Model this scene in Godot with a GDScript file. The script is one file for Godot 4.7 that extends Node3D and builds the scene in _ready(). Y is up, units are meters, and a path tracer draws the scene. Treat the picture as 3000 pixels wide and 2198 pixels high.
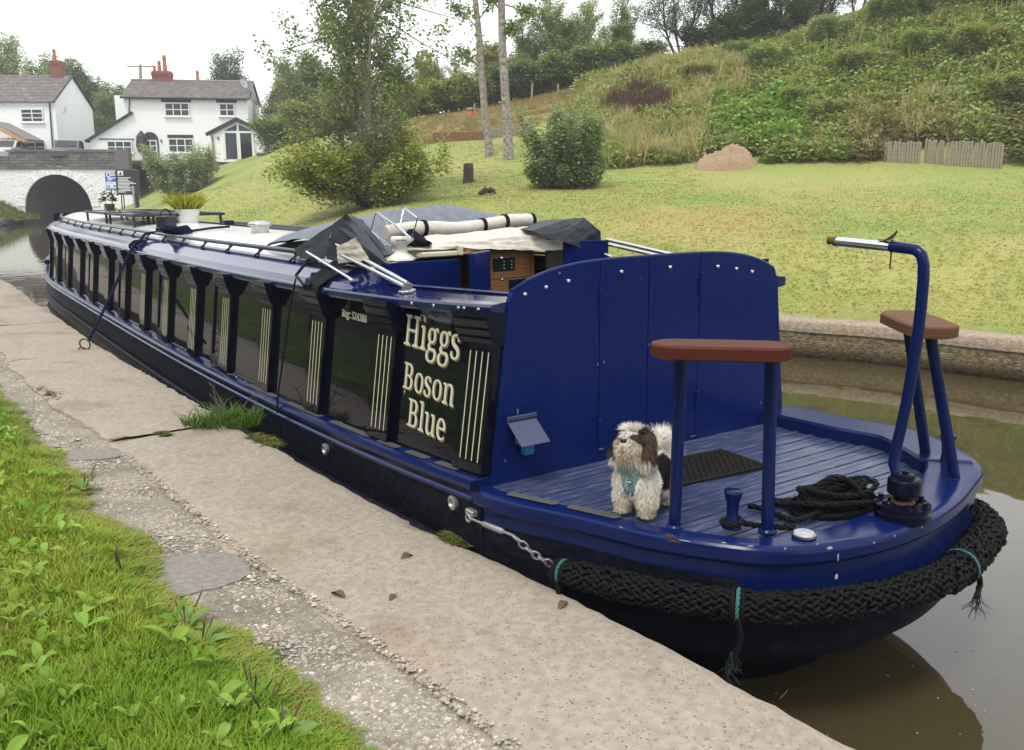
extends Node3D
# A blue narrowboat moored at a towpath near a canal tunnel, under a bright overcast sky.
# World: y up, metres, water at y = 0, the camera stands on the towpath looking along -z.

const FOCAL := 2560.0
const PITCH := 11.6
const CAM := Vector3(0, 1.95, 0)
const BOAT_AT := Vector3(0.704, 0.65, -4.204)
const BOAT_YAW := 34.0
const BOAT_HEEL := 0.8

var rng := RandomNumberGenerator.new()
var boat_xf: Transform3D
var mats := {}
var used_names := {}
var noise_a := FastNoiseLite.new()
var noise_b := FastNoiseLite.new()

# ---------------------------------------------------------------- mesh builder
class MB:
	var st := SurfaceTool.new()
	var tint := Color(1, 1, 1)
	var tinted := false
	func _init(c = null) -> void:
		st.begin(Mesh.PRIMITIVE_TRIANGLES)
		if c != null:
			tinted = true
			tint = c
	func v(p: Vector3) -> void:
		if tinted:
			st.set_color(tint)
		st.add_vertex(p)
	func tri(a: Vector3, b: Vector3, c: Vector3) -> void:      # counter-clockwise seen from outside
		v(a); v(c); v(b)
	func quad(a: Vector3, b: Vector3, c: Vector3, d: Vector3) -> void:
		tri(a, b, c); tri(a, c, d)
	func flat() -> void:
		st.set_smooth_group(-1)
	func smooth(n := 0) -> void:
		st.set_smooth_group(n)
	func box(c: Vector3, s: Vector3, bev := 0.0, bs := Basis()) -> void:
		flat()
		var h := s * 0.5
		var b: float = min(bev, min(h.x, min(h.y, h.z)) * 0.9)
		if b <= 0.0:
			var q := []
			for i in 8:
				q.append(c + bs * Vector3(h.x if i & 1 else -h.x, h.y if i & 2 else -h.y, h.z if i & 4 else -h.z))
			quad(q[4], q[5], q[7], q[6]); quad(q[1], q[0], q[2], q[3])
			quad(q[5], q[1], q[3], q[7]); quad(q[0], q[4], q[6], q[2])
			quad(q[6], q[7], q[3], q[2]); quad(q[0], q[1], q[5], q[4])
			return
		for ax in 3:
			for sg in [-1.0, 1.0]:
				var u := Vector3.ZERO; var w := Vector3.ZERO; var n := Vector3.ZERO
				n[ax] = sg * h[ax]
				var a1 := (ax + 1) % 3
				var a2 := (ax + 2) % 3
				u[a1] = (h[a1] - b); w[a2] = (h[a2] - b) * sg
				quad(c + bs * (n - u - w), c + bs * (n + u - w), c + bs * (n + u + w), c + bs * (n - u + w))
		for ax in 3:      # edges along ax
			var a1 := (ax + 1) % 3
			var a2 := (ax + 2) % 3
			for s1 in [-1.0, 1.0]:
				for s2 in [-1.0, 1.0]:
					var p := Vector3.ZERO; var q := Vector3.ZERO; var l := Vector3.ZERO
					p[a1] = s1 * h[a1]; p[a2] = s2 * (h[a2] - b)
					q[a1] = s1 * (h[a1] - b); q[a2] = s2 * h[a2]
					l[ax] = (h[ax] - b) * s1 * s2
					quad(c + bs * (p - l), c + bs * (q - l), c + bs * (q + l), c + bs * (p + l))
					for e in [-1.0, 1.0]:
						if ax == 0:
							var k := Vector3((h.x) * e, s1 * (h.y - b), s2 * (h.z - b))
							var pp := p; pp.x = (h.x - b) * e
							var qq := q; qq.x = (h.x - b) * e
							if s1 * s2 * e > 0:
								tri(c + bs * pp, c + bs * qq, c + bs * k)
							else:
								tri(c + bs * qq, c + bs * pp, c + bs * k)
	func tube(pts: Array, r, n := 8, caps := true, sg := 1) -> void:
		smooth(sg)
		var m := pts.size()
		var rings := []
		var up := Vector3.UP
		var t0: Vector3 = (pts[1] - pts[0]).normalized()
		if absf(t0.dot(up)) > 0.95:
			up = Vector3.RIGHT
		var nx := up.cross(t0).normalized()
		for i in m:
			var t: Vector3
			if i == 0:
				t = t0
			elif i == m - 1:
				t = (pts[i] - pts[i - 1]).normalized()
			else:
				t = ((pts[i + 1] - pts[i]).normalized() + (pts[i] - pts[i - 1]).normalized()).normalized()
			if t.length() < 0.5:
				t = t0
			nx = (nx - t * nx.dot(t)).normalized()
			var ny := t.cross(nx)
			var rad: float = r[i] if r is Array else r
			var ring := []
			for k in n:
				var a := TAU * k / n
				ring.append(pts[i] + (nx * cos(a) + ny * sin(a)) * rad)
			rings.append(ring)
		for i in m - 1:
			for k in n:
				var k2 := (k + 1) % n
				quad(rings[i][k], rings[i][k2], rings[i + 1][k2], rings[i + 1][k])
		if caps:
			flat()
			for k in range(1, n - 1):
				tri(rings[0][0], rings[0][k + 1], rings[0][k])
				tri(rings[m - 1][0], rings[m - 1][k], rings[m - 1][k + 1])
			smooth(sg)
	func lathe(o: Vector3, prof: Array, n := 16, bs := Basis(), group_each := true) -> void:   # prof: [radius, height], bottom to top along bs.y
		for i in prof.size() - 1:
			smooth(i + 2 if group_each else 2)
			var a: Array = prof[i]
			var b: Array = prof[i + 1]
			for k in n:
				var t0 := TAU * k / n
				var t1 := TAU * (k + 1) / n
				var p0 := o + bs * Vector3(cos(t0) * a[0], a[1], -sin(t0) * a[0])
				var p1 := o + bs * Vector3(cos(t1) * a[0], a[1], -sin(t1) * a[0])
				var q0 := o + bs * Vector3(cos(t0) * b[0], b[1], -sin(t0) * b[0])
				var q1 := o + bs * Vector3(cos(t1) * b[0], b[1], -sin(t1) * b[0])
				if a[0] > 0.0001:
					tri(p0, p1, q1)
				if b[0] > 0.0001:
					tri(p0, q1, q0)
		flat()
	func prism(poly: PackedVector2Array, z0: float, z1: float, xf := Transform3D()) -> void:   # polygon in xy, extruded along z (z1 > z0)
		flat()
		var pl := poly
		if Geometry2D.is_polygon_clockwise(pl):
			pl = pl.duplicate()
			pl.reverse()
		var n := pl.size()
		for i in n:
			var a := pl[i]
			var b := pl[(i + 1) % n]
			quad(xf * Vector3(a.x, a.y, z0), xf * Vector3(b.x, b.y, z0), xf * Vector3(b.x, b.y, z1), xf * Vector3(a.x, a.y, z1))
		var idx := Geometry2D.triangulate_polygon(pl)
		for i in range(0, idx.size(), 3):
			var a := pl[idx[i]]
			var b := pl[idx[i + 1]]
			var c := pl[idx[i + 2]]
			if (b - a).cross(c - a) < 0.0:
				var s := b
				b = c
				c = s
			tri(xf * Vector3(a.x, a.y, z1), xf * Vector3(b.x, b.y, z1), xf * Vector3(c.x, c.y, z1))
			tri(xf * Vector3(a.x, a.y, z0), xf * Vector3(c.x, c.y, z0), xf * Vector3(b.x, b.y, z0))
	func grid(rows: Array, sg := 1, hard := false) -> void:      # rows of equal length; hard keeps the edges between columns
		smooth(sg)
		for i in rows.size() - 1:
			var a: Array = rows[i]
			var b: Array = rows[i + 1]
			for k in a.size() - 1:
				if hard:
					smooth(sg + k)
				quad(a[k], b[k], b[k + 1], a[k + 1])
	func mesh() -> ArrayMesh:
		st.generate_normals()
		return st.commit()

# ---------------------------------------------------------------- pixels to places
func ray(px: float, py: float) -> Vector3:
	var p := deg_to_rad(PITCH)
	var d := Vector3((px - 1500.0) / FOCAL, -(py - 1099.0) / FOCAL, -1.0)
	return Vector3(d.x, d.y * cos(p) + d.z * sin(p), -d.y * sin(p) + d.z * cos(p))
func at_y(px: float, py: float, h: float) -> Vector3:
	var d := ray(px, py)
	return CAM + d * ((h - CAM.y) / d.y)
func at_d(px: float, py: float, dist: float) -> Vector3:       # at depth dist along -z
	var d := ray(px, py)
	return CAM + d * (dist / -d.z)
func bl(px: float, py: float, ax: int, val: float) -> Vector3:  # the boat's own axes
	var inv := boat_xf.affine_inverse()
	var c := inv * CAM
	var d := inv.basis * ray(px, py)
	return c + d * ((val - c[ax]) / d[ax])

# ---------------------------------------------------------------- nodes
func numbered(n: String) -> String:
	if not used_names.has(n):
		used_names[n] = 0
		return n
	used_names[n] += 1
	return "%s_%03d" % [n, used_names[n]]
func thing(called: String, label: String, category: String, at := Transform3D(), group := "") -> Node3D:
	var o := Node3D.new()
	o.name = numbered(called)
	add_child(o)
	o.transform = at
	tag(o, label, category, group)
	return o
func tag(o: Node, label: String, category: String, group := "") -> Node:
	o.set_meta("label", label)
	o.set_meta("category", category)
	if group != "":
		o.set_meta("group", group)
	return o
func part(parent: Node, called: String, mesh, m: Material, xf := Transform3D()) -> MeshInstance3D:
	var o := MeshInstance3D.new()
	o.name = called
	o.mesh = mesh.mesh() if mesh is MB else mesh
	o.material_override = m
	parent.add_child(o, true)
	o.transform = xf
	return o
func lone(called: String, mesh, m: Material, label: String, category: String, at := Transform3D(), group := "") -> MeshInstance3D:
	var o := part(self, numbered(called), mesh, m, at)
	tag(o, label, category, group)
	return o
func structure(called: String, mesh, m: Material) -> MeshInstance3D:
	var o := part(self, numbered(called), mesh, m)
	o.set_meta("kind", "structure")
	return o
func dup(o: Node3D, base: String, xf: Transform3D, label := "") -> Node3D:
	var c: Node3D = o.duplicate()
	c.name = numbered(base)
	add_child(c)
	c.transform = xf
	if label != "":
		c.set_meta("label", label)
	return c
func multi(parent: Node, called: String, mesh: Mesh, m: Material, xfs: Array, cols = null) -> MultiMeshInstance3D:
	var mm := MultiMesh.new()
	mm.transform_format = MultiMesh.TRANSFORM_3D
	mm.use_colors = cols != null
	mm.mesh = mesh
	mm.instance_count = xfs.size()
	for i in xfs.size():
		mm.set_instance_transform(i, xfs[i])
		if cols != null:
			mm.set_instance_color(i, cols[i])
	var o := MultiMeshInstance3D.new()
	o.name = called
	o.multimesh = mm
	o.material_override = m
	o.set_meta("kind", "stuff")
	parent.add_child(o, true)
	return o
func leafmesh(vs: PackedVector3Array, cs: PackedColorArray) -> ArrayMesh:      # triangles with flat normals
	var ns := PackedVector3Array()
	ns.resize(vs.size())
	for i in range(0, vs.size(), 3):
		var n := (vs[i + 2] - vs[i]).cross(vs[i + 1] - vs[i]).normalized()
		ns[i] = n; ns[i + 1] = n; ns[i + 2] = n
	var arr := []
	arr.resize(Mesh.ARRAY_MAX)
	arr[Mesh.ARRAY_VERTEX] = vs
	arr[Mesh.ARRAY_NORMAL] = ns
	if cs.size() == vs.size():
		arr[Mesh.ARRAY_COLOR] = cs
	var am := ArrayMesh.new()
	am.add_surface_from_arrays(Mesh.PRIMITIVE_TRIANGLES, arr)
	return am

# ---------------------------------------------------------------- materials
func lin(r: float, g: float, b: float) -> Color:
	return Color(r, g, b).linear_to_srgb()
func mat(key: String, c: Color, rough := 0.6, metal := 0.0) -> StandardMaterial3D:     # c: linear base colour
	if mats.has(key):
		return mats[key]
	var m := StandardMaterial3D.new()
	m.resource_name = key
	m.albedo_color = Color(c.r, c.g, c.b).linear_to_srgb()
	m.roughness = rough
	m.metallic = metal
	mats[key] = m
	return m
func vmat(key: String, rough := 0.7, back := 0.0) -> StandardMaterial3D:               # vertex or instance colours
	if mats.has(key):
		return mats[key]
	var m := StandardMaterial3D.new()
	m.resource_name = key
	m.vertex_color_use_as_albedo = true
	m.roughness = rough
	m.metallic_specular = 0.3
	if back > 0.0:
		m.backlight_enabled = true
		m.backlight = Color(back, back, back * 0.7)
		m.cull_mode = BaseMaterial3D.CULL_DISABLED
	mats[key] = m
	return m
func noise_tex(freq: float, stops: Array, size := 512, normal := false, bump := 4.0, seed_n := 1, kind := FastNoiseLite.TYPE_SIMPLEX_SMOOTH, oct := 5) -> NoiseTexture2D:
	var n := FastNoiseLite.new()
	n.noise_type = kind
	n.frequency = freq
	n.fractal_octaves = oct
	n.seed = seed_n
	var t := NoiseTexture2D.new()
	t.width = size
	t.height = size
	t.seamless = true
	t.noise = n
	t.generate_mipmaps = false
	if normal:
		t.as_normal_map = true
		t.bump_strength = bump
	else:
		var g := Gradient.new()
		g.offsets = PackedFloat32Array(stops.map(func(s): return s[0]))
		g.colors = PackedColorArray(stops.map(func(s): return (s[1] as Color).linear_to_srgb()))
		t.color_ramp = g
	return t
func textured(key: String, scale: float, albedo: Texture2D, rough: float, normal: Texture2D = null, nscale := 1.0, world := true) -> StandardMaterial3D:
	if mats.has(key):
		return mats[key]
	var m := StandardMaterial3D.new()
	m.resource_name = key
	m.albedo_texture = albedo
	m.roughness = rough
	m.uv1_triplanar = true
	m.uv1_world_triplanar = world
	m.uv1_scale = Vector3.ONE * scale
	if normal:
		m.normal_enabled = true
		m.normal_texture = normal
		m.normal_scale = nscale
	mats[key] = m
	return m
func rnd(a: float, b: float) -> float:
	return rng.randf_range(a, b)
func vary(c: Color, s: float) -> Color:
	var k := rnd(1.0 - s, 1.0 + s)
	return Color(c.r * k * rnd(1.0 - s * 0.4, 1.0 + s * 0.4), c.g * k, c.b * k * rnd(1.0 - s * 0.4, 1.0 + s * 0.4))

# ---------------------------------------------------------------- the scene
func _ready() -> void:
	rng.seed = 20240917
	noise_a.seed = 3
	noise_a.frequency = 0.35
	noise_b.seed = 11
	noise_b.frequency = 1.3
	boat_xf = Transform3D(Basis(Vector3.UP, deg_to_rad(BOAT_YAW)) * Basis(Vector3.BACK, deg_to_rad(BOAT_HEEL)), BOAT_AT)
	var cam := Camera3D.new()
	cam.name = "camera"
	cam.position = CAM
	cam.rotation_degrees = Vector3(-PITCH, 0, 0)
	cam.fov = rad_to_deg(2.0 * atan(1099.0 / FOCAL))
	cam.near = 0.05
	cam.far = 600.0
	add_child(cam)
	cam.current = true
	var env := Environment.new()
	env.background_mode = Environment.BG_SKY
	var sky := Sky.new()
	var sm := ProceduralSkyMaterial.new()
	sm.sky_top_color = lin(0.78, 0.82, 0.88)
	sm.sky_horizon_color = lin(0.93, 0.95, 0.96)
	sm.sky_curve = 0.25
	sm.ground_bottom_color = lin(0.20, 0.20, 0.16)
	sm.ground_horizon_color = lin(0.45, 0.46, 0.44)
	sm.energy_multiplier = 1.0
	sky.sky_material = sm
	env.sky = sky
	env.background_energy_multiplier = 1.25
	env.tonemap_mode = Environment.TONE_MAPPER_LINEAR
	env.tonemap_exposure = 1.5
	env.fog_enabled = true
	env.fog_density = 0.0013
	env.fog_light_color = Color(0.93, 0.95, 0.96)
	env.sdfgi_enabled = true
	env.ssao_enabled = true
	env.ssil_enabled = true
	var we := WorldEnvironment.new()
	we.environment = env
	add_child(we)
	var sun := DirectionalLight3D.new()
	sun.name = "sun"
	sun.light_energy = 0.5
	sun.light_angular_distance = 14.0
	sun.light_color = Color(1.0, 0.97, 0.92)
	sun.shadow_enabled = true
	sun.rotation_degrees = Vector3(-62, -28, 0)
	add_child(sun)

	make_materials()
	build_ground()
	build_tunnel_and_houses()
	build_hill_plants()
	build_trees()
	build_lawn_things()
	build_boat()
	build_deck_things()
	build_roof_things()
	build_path_things()
	build_dog()

# ================================================================ materials
func dots(im: Image, n: int, r0: float, r1: float, cols: Array, squash := 0.7) -> void:
	var w := im.get_width()
	for i in n:
		var r := rnd(r0, r1)
		var s := int(ceil(r * 2.0)) + 2
		var st := Image.create(s, s, false, Image.FORMAT_RGBA8)
		var c: Color = (cols[rng.randi() % cols.size()] as Color)
		c = (c * rnd(0.8, 1.2)).linear_to_srgb()
		var a := rnd(0, PI)
		for y in s:
			for x in s:
				var d := Vector2(x + 0.5 - s * 0.5, y + 0.5 - s * 0.5).rotated(a)
				d.y /= squash
				var k := clampf((r - d.length()) * 1.5, 0.0, 1.0)
				if k > 0.0:
					st.set_pixel(x, y, Color(c.r, c.g, c.b, k))
		for rep in 6:      # reuse each stamp
			var at := Vector2i(rng.randi() % w, rng.randi() % w)
			im.blend_rect(st, Rect2i(0, 0, s, s), at)
			if at.x + s > w:
				im.blend_rect(st, Rect2i(0, 0, s, s), at - Vector2i(w, 0))
			if at.y + s > w:
				im.blend_rect(st, Rect2i(0, 0, s, s), at - Vector2i(0, w))
func base_image(size: int, freq: float, a: Color, b: Color, seed_n: int) -> Image:
	var n := FastNoiseLite.new()
	n.seed = seed_n
	n.frequency = freq
	n.fractal_octaves = 5
	var g := n.get_seamless_image(size, size)
	var src := g.get_data()
	var step := src.size() / (size * size)
	var out := PackedByteArray()
	out.resize(size * size * 4)
	var lut := PackedByteArray()
	for i in 256:
		var c := a.lerp(b, smoothstep(0.2, 0.8, i / 255.0)).linear_to_srgb()
		lut.append(int(clampf(c.r, 0, 1) * 255)); lut.append(int(clampf(c.g, 0, 1) * 255)); lut.append(int(clampf(c.b, 0, 1) * 255))
	for i in size * size:
		var k := src[i * step] * 3
		out[i * 4] = lut[k]
		out[i * 4 + 1] = lut[k + 1]
		out[i * 4 + 2] = lut[k + 2]
		out[i * 4 + 3] = 255
	return Image.create_from_data(size, size, false, Image.FORMAT_RGBA8, out)
func bump_of(im: Image, strength: float) -> ImageTexture:
	var g: Image = im.duplicate()
	g.bump_map_to_normal_map(strength)
	return ImageTexture.create_from_image(g)

func make_materials() -> void:
	# towpath concrete
	var im := base_image(1024, 0.02, Color(0.295, 0.249, 0.202), Color(0.36, 0.310, 0.257), 5)
	dots(im, 620, 1.2, 4.5, [Color(0.18, 0.15, 0.12), Color(0.24, 0.2, 0.16), Color(0.15, 0.13, 0.11)])
	dots(im, 140, 1.0, 3.0, [Color(0.40, 0.355, 0.305), Color(0.37, 0.325, 0.275), Color(0.42, 0.38, 0.33)])
	dots(im, 90, 3.0, 8.0, [Color(0.36, 0.315, 0.265), Color(0.25, 0.21, 0.17)])
	var tx := ImageTexture.create_from_image(im)
	var m := textured("concrete", 0.8, tx, 0.92, bump_of(im, 2.6), 0.8)
	m.vertex_color_use_as_albedo = true
	# gravel
	var ig := base_image(1024, 0.02, Color(0.225, 0.19, 0.145), Color(0.32, 0.28, 0.22), 8)
	dots(ig, 900, 1.5, 5.5, [Color(0.42, 0.37, 0.3), Color(0.36, 0.32, 0.27), Color(0.3, 0.26, 0.2), Color(0.5, 0.45, 0.38), Color(0.22, 0.19, 0.15)])
	dots(ig, 260, 3.0, 8.0, [Color(0.5, 0.46, 0.4), Color(0.4, 0.36, 0.3), Color(0.55, 0.5, 0.43)], 0.6)
	m = textured("gravel", 1.1, ImageTexture.create_from_image(ig), 0.95, bump_of(ig, 7.0), 1.0)
	m.vertex_color_use_as_albedo = true
	textured("soil", 0.7, noise_tex(0.03, [[0.0, Color(0.035, 0.03, 0.014)], [0.5, Color(0.07, 0.075, 0.02)], [1.0, Color(0.12, 0.12, 0.04)]]), 1.0)
	# lawn: fine mottling multiplied by the sheet's own patches
	m = textured("lawn", 0.33, noise_tex(0.06, [[0.0, Color(0.5, 0.55, 0.42)], [0.40, Color(0.80, 0.84, 0.74)], [0.55, Color(0.96, 0.97, 0.9)], [1.0, Color(1.0, 0.96, 0.82)]], 1024, false, 1.0, 4, FastNoiseLite.TYPE_SIMPLEX, 6), 0.95, noise_tex(0.08, [], 512, true, 6.0, 9), 0.6)
	m.vertex_color_use_as_albedo = true
	# water: murky brown, glossy, with faint ripples
	m = StandardMaterial3D.new()
	m.resource_name = "canal_water"
	m.albedo_color = lin(0.056, 0.044, 0.020)
	m.roughness = 0.03
	m.metallic_specular = 0.55
	m.uv1_triplanar = true
	m.uv1_world_triplanar = true
	m.uv1_scale = Vector3.ONE * 0.22
	m.normal_enabled = true
	m.normal_texture = noise_tex(0.012, [], 512, true, 2.0, 21, FastNoiseLite.TYPE_SIMPLEX_SMOOTH, 3)
	m.normal_scale = 0.10
	mats["water"] = m
	# bank stone
	textured("bank_stone", 0.9, noise_tex(0.03, [[0.0, Color(0.05, 0.038, 0.018)], [0.4, Color(0.14, 0.105, 0.05)], [0.7, Color(0.24, 0.19, 0.11)], [1.0, Color(0.36, 0.31, 0.22)]], 512, false, 1.0, 31), 0.95, noise_tex(0.06, [], 512, true, 10.0, 32), 1.0)
	textured("coping_stone", 0.8, noise_tex(0.04, [[0.0, Color(0.16, 0.13, 0.09)], [0.5, Color(0.33, 0.26, 0.19)], [1.0, Color(0.45, 0.37, 0.29)]], 512, false, 1.0, 33), 0.95, noise_tex(0.08, [], 512, true, 6.0, 34), 0.8)
	# boat paints
	m = textured("blue_paint", 0.9, noise_tex(0.02, [[0.0, Color(0.0016, 0.0088, 0.080)], [0.55, Color(0.0022, 0.0118, 0.096)], [0.78, Color(0.003, 0.014, 0.106)], [0.88, Color(0.009, 0.022, 0.115)], [1.0, Color(0.025, 0.04, 0.13)]], 1024, false, 1.0, 46, FastNoiseLite.TYPE_SIMPLEX_SMOOTH, 7), 0.22, noise_tex(0.004, [], 512, true, 1.2, 47, FastNoiseLite.TYPE_SIMPLEX_SMOOTH, 2), 0.10)
	m.metallic_specular = 0.26
	m = mat("shaded_blue_gloss", Color(0.0020, 0.0024, 0.009), 0.03)  # the boat's blue, with the cabin side's shade put into the colour
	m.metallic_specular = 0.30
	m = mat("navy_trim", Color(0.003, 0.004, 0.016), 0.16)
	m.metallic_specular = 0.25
	m = mat("rail_blue", Color(0.0022, 0.0105, 0.072), 0.20)
	m.metallic_specular = 0.32
	m = mat("roof_edge_blue", Color(0.004, 0.0095, 0.07), 0.09)
	m.metallic_specular = 0.42
	m = textured("hull_black", 1.4, noise_tex(0.02, [[0.0, Color(0.004, 0.005, 0.010)], [0.55, Color(0.008, 0.009, 0.017)], [0.75, Color(0.016, 0.016, 0.023)], [1.0, Color(0.04, 0.035, 0.034)]], 512, false, 1.0, 41), 0.38, noise_tex(0.03, [], 512, true, 2.0, 42), 0.35)
	m.metallic_specular = 0.10
	m = textured("deck_blue", 1.1, noise_tex(0.012, [[0.0, Color(0.020, 0.032, 0.09)], [0.45, Color(0.036, 0.05, 0.115)], [0.6, Color(0.052, 0.066, 0.13)], [0.75, Color(0.085, 0.097, 0.155)], [1.0, Color(0.15, 0.16, 0.20)]], 1024, false, 1.0, 43, FastNoiseLite.TYPE_SIMPLEX_SMOOTH, 7), 0.34, noise_tex(0.05, [], 512, true, 2.0, 44), 0.25, false)
	m.uv1_scale = Vector3(0.45, 1.0, 3.2)
	mat("grip_grey", Color(0.062, 0.064, 0.058), 0.9)
	m = textured("roof_white", 0.5, noise_tex(0.02, [[0.0, Color(0.60, 0.60, 0.58)], [0.5, Color(0.74, 0.74, 0.72)], [1.0, Color(0.80, 0.80, 0.78)]], 512, false, 1.0, 45), 0.17)
	mat("steel", Color(0.50, 0.50, 0.49), 0.30, 1.0)
	mat("chrome", Color(0.62, 0.62, 0.62), 0.08, 1.0)
	mat("galv", Color(0.38, 0.38, 0.38), 0.45, 0.8)
	mat("cream_line", Color(0.56, 0.54, 0.36), 0.5)
	mat("cream", Color(0.62, 0.58, 0.42), 0.5)
	mat("cream_shade", Color(0.17, 0.165, 0.10), 0.55)
	mat("seat_red", Color(0.085, 0.022, 0.014), 0.5).metallic_specular = 0.2
	mat("seat_tan", Color(0.13, 0.062, 0.034), 0.6).metallic_specular = 0.2
	mat("rubber", Color(0.02, 0.018, 0.017), 0.8).metallic_specular = 0.15
	mat("rope_black", Color(0.009, 0.009, 0.010), 0.6).metallic_specular = 0.22
	mat("rope_navy", Color(0.011, 0.016, 0.05), 0.8).metallic_specular = 0.15
	mat("rope_teal", Color(0.035, 0.15, 0.15), 0.9)
	mat("cloth_black", Color(0.010, 0.011, 0.014), 0.8).metallic_specular = 0.2
	mat("white_plastic", Color(0.68, 0.66, 0.58), 0.35)
	mat("rust", Color(0.12, 0.05, 0.022), 0.9)
	mat("dark", Color(0.006, 0.006, 0.007), 0.8)
	mat("black_metal", Color(0.012, 0.012, 0.014), 0.45)
	m = textured("wood", 3.0, noise_tex(0.02, [[0.0, Color(0.20, 0.075, 0.02)], [0.5, Color(0.38, 0.16, 0.045)], [1.0, Color(0.48, 0.22, 0.075)]], 256, false, 1.0, 51), 0.45, null, 1.0, false)
	m.uv1_scale = Vector3(2.5, 14.0, 2.5)
	textured("canvas_cream", 2.0, noise_tex(0.03, [[0.0, Color(0.50, 0.45, 0.38)], [0.6, Color(0.60, 0.56, 0.49)], [1.0, Color(0.66, 0.62, 0.55)]], 256, false, 1.0, 52), 0.7, noise_tex(0.02, [], 256, true, 3.0, 53), 0.5)
	textured("canvas_navy", 2.0, noise_tex(0.03, [[0.0, Color(0.012, 0.018, 0.026)], [0.6, Color(0.02, 0.028, 0.04)], [1.0, Color(0.032, 0.042, 0.055)]], 256, false, 1.0, 54), 0.62, noise_tex(0.02, [], 256, true, 3.0, 55), 0.4)
	textured("canvas_grey", 1.3, noise_tex(0.03, [[0.0, Color(0.11, 0.125, 0.155)], [0.6, Color(0.15, 0.165, 0.195)], [1.0, Color(0.22, 0.235, 0.26)]], 256, false, 1.0, 56), 0.75, noise_tex(0.02, [], 256, true, 3.0, 57), 0.4)
	# buildings
	textured("whitewash", 0.4, noise_tex(0.02, [[0.0, Color(0.78, 0.79, 0.78)], [0.5, Color(0.84, 0.85, 0.84)], [1.0, Color(0.87, 0.88, 0.87)]], 512, false, 1.0, 61), 0.9, noise_tex(0.02, [], 256, true, 1.0, 62), 0.2)
	textured("worn_whitewash", 0.3, noise_tex(0.03, [[0.0, Color(0.34, 0.28, 0.22)], [0.24, Color(0.58, 0.55, 0.5)], [0.36, Color(0.76, 0.76, 0.74)], [1.0, Color(0.84, 0.84, 0.82)]], 512, false, 1.0, 63), 0.95, noise_tex(0.04, [], 256, true, 2.0, 64), 0.4)
	mat("slate_a", Color(0.18, 0.16, 0.155), 0.8)
	mat("slate_b", Color(0.15, 0.135, 0.135), 0.8)
	mat("slate_c", Color(0.21, 0.185, 0.175), 0.8)
	textured("brick_red", 1.0, noise_tex(0.05, [[0.0, Color(0.16, 0.05, 0.035)], [0.5, Color(0.28, 0.09, 0.06)], [1.0, Color(0.36, 0.14, 0.1)]], 256, false, 1.0, 65), 0.9)
	mat("terracotta", Color(0.42, 0.12, 0.06), 0.8)
	mat("dark_trim", Color(0.02, 0.022, 0.03), 0.6)
	mat("white_frame", Color(0.78, 0.78, 0.78), 0.5)
	m = mat("pane", Color(0.012, 0.014, 0.02), 0.05)
	mat("stone_a", Color(0.135, 0.118, 0.115), 0.9)
	mat("stone_b", Color(0.105, 0.094, 0.094), 0.9)
	mat("stone_c", Color(0.17, 0.145, 0.137), 0.9)
	mat("oak", Color(0.45, 0.24, 0.10), 0.7)
	# bark and timber
	textured("birch_bark", 0.8, noise_tex(0.03, [[0.0, Color(0.08, 0.07, 0.055)], [0.35, Color(0.22, 0.19, 0.16)], [0.6, Color(0.34, 0.30, 0.26)], [1.0, Color(0.44, 0.40, 0.35)]], 256, false, 1.0, 71), 0.9, noise_tex(0.06, [], 256, true, 5.0, 72), 0.6)
	textured("bark", 1.0, noise_tex(0.04, [[0.0, Color(0.03, 0.024, 0.017)], [0.5, Color(0.075, 0.06, 0.045)], [1.0, Color(0.14, 0.12, 0.09)]], 256, false, 1.0, 73), 0.95, noise_tex(0.06, [], 256, true, 8.0, 74), 0.8)
	m = textured("pale_timber", 3.0, noise_tex(0.03, [[0.0, Color(0.13, 0.105, 0.075)], [0.5, Color(0.27, 0.225, 0.165)], [1.0, Color(0.38, 0.33, 0.25)]], 256, false, 1.0, 75), 0.95)
	m.uv1_scale = Vector3(9, 1.5, 9)
	m = textured("red_timber", 3.0, noise_tex(0.03, [[0.0, Color(0.11, 0.05, 0.028)], [0.5, Color(0.22, 0.11, 0.06)], [1.0, Color(0.34, 0.2, 0.12)]], 256, false, 1.0, 76), 0.95)
	m.uv1_scale = Vector3(9, 1.5, 9)
	textured("earth", 1.2, noise_tex(0.03, [[0.0, Color(0.18, 0.12, 0.07)], [0.5, Color(0.35, 0.245, 0.15)], [1.0, Color(0.46, 0.34, 0.22)]], 512, false, 1.0, 77), 1.0, noise_tex(0.06, [], 256, true, 9.0, 78), 1.0)
	vmat("leaf", 0.65, 0.85)
	vmat("blade", 0.6, 0.7)
	vmat("stone_v", 0.95)

# ================================================================ ground
var edge_pts: Array = []        # towpath edge along the water, near to far
var edge_nrm: Array = []        # pointing away from the water
var edge_len: Array = []
var bank_pts: Array = []
var ctrl: Array = []
var rbf_w: PackedFloat64Array

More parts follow.
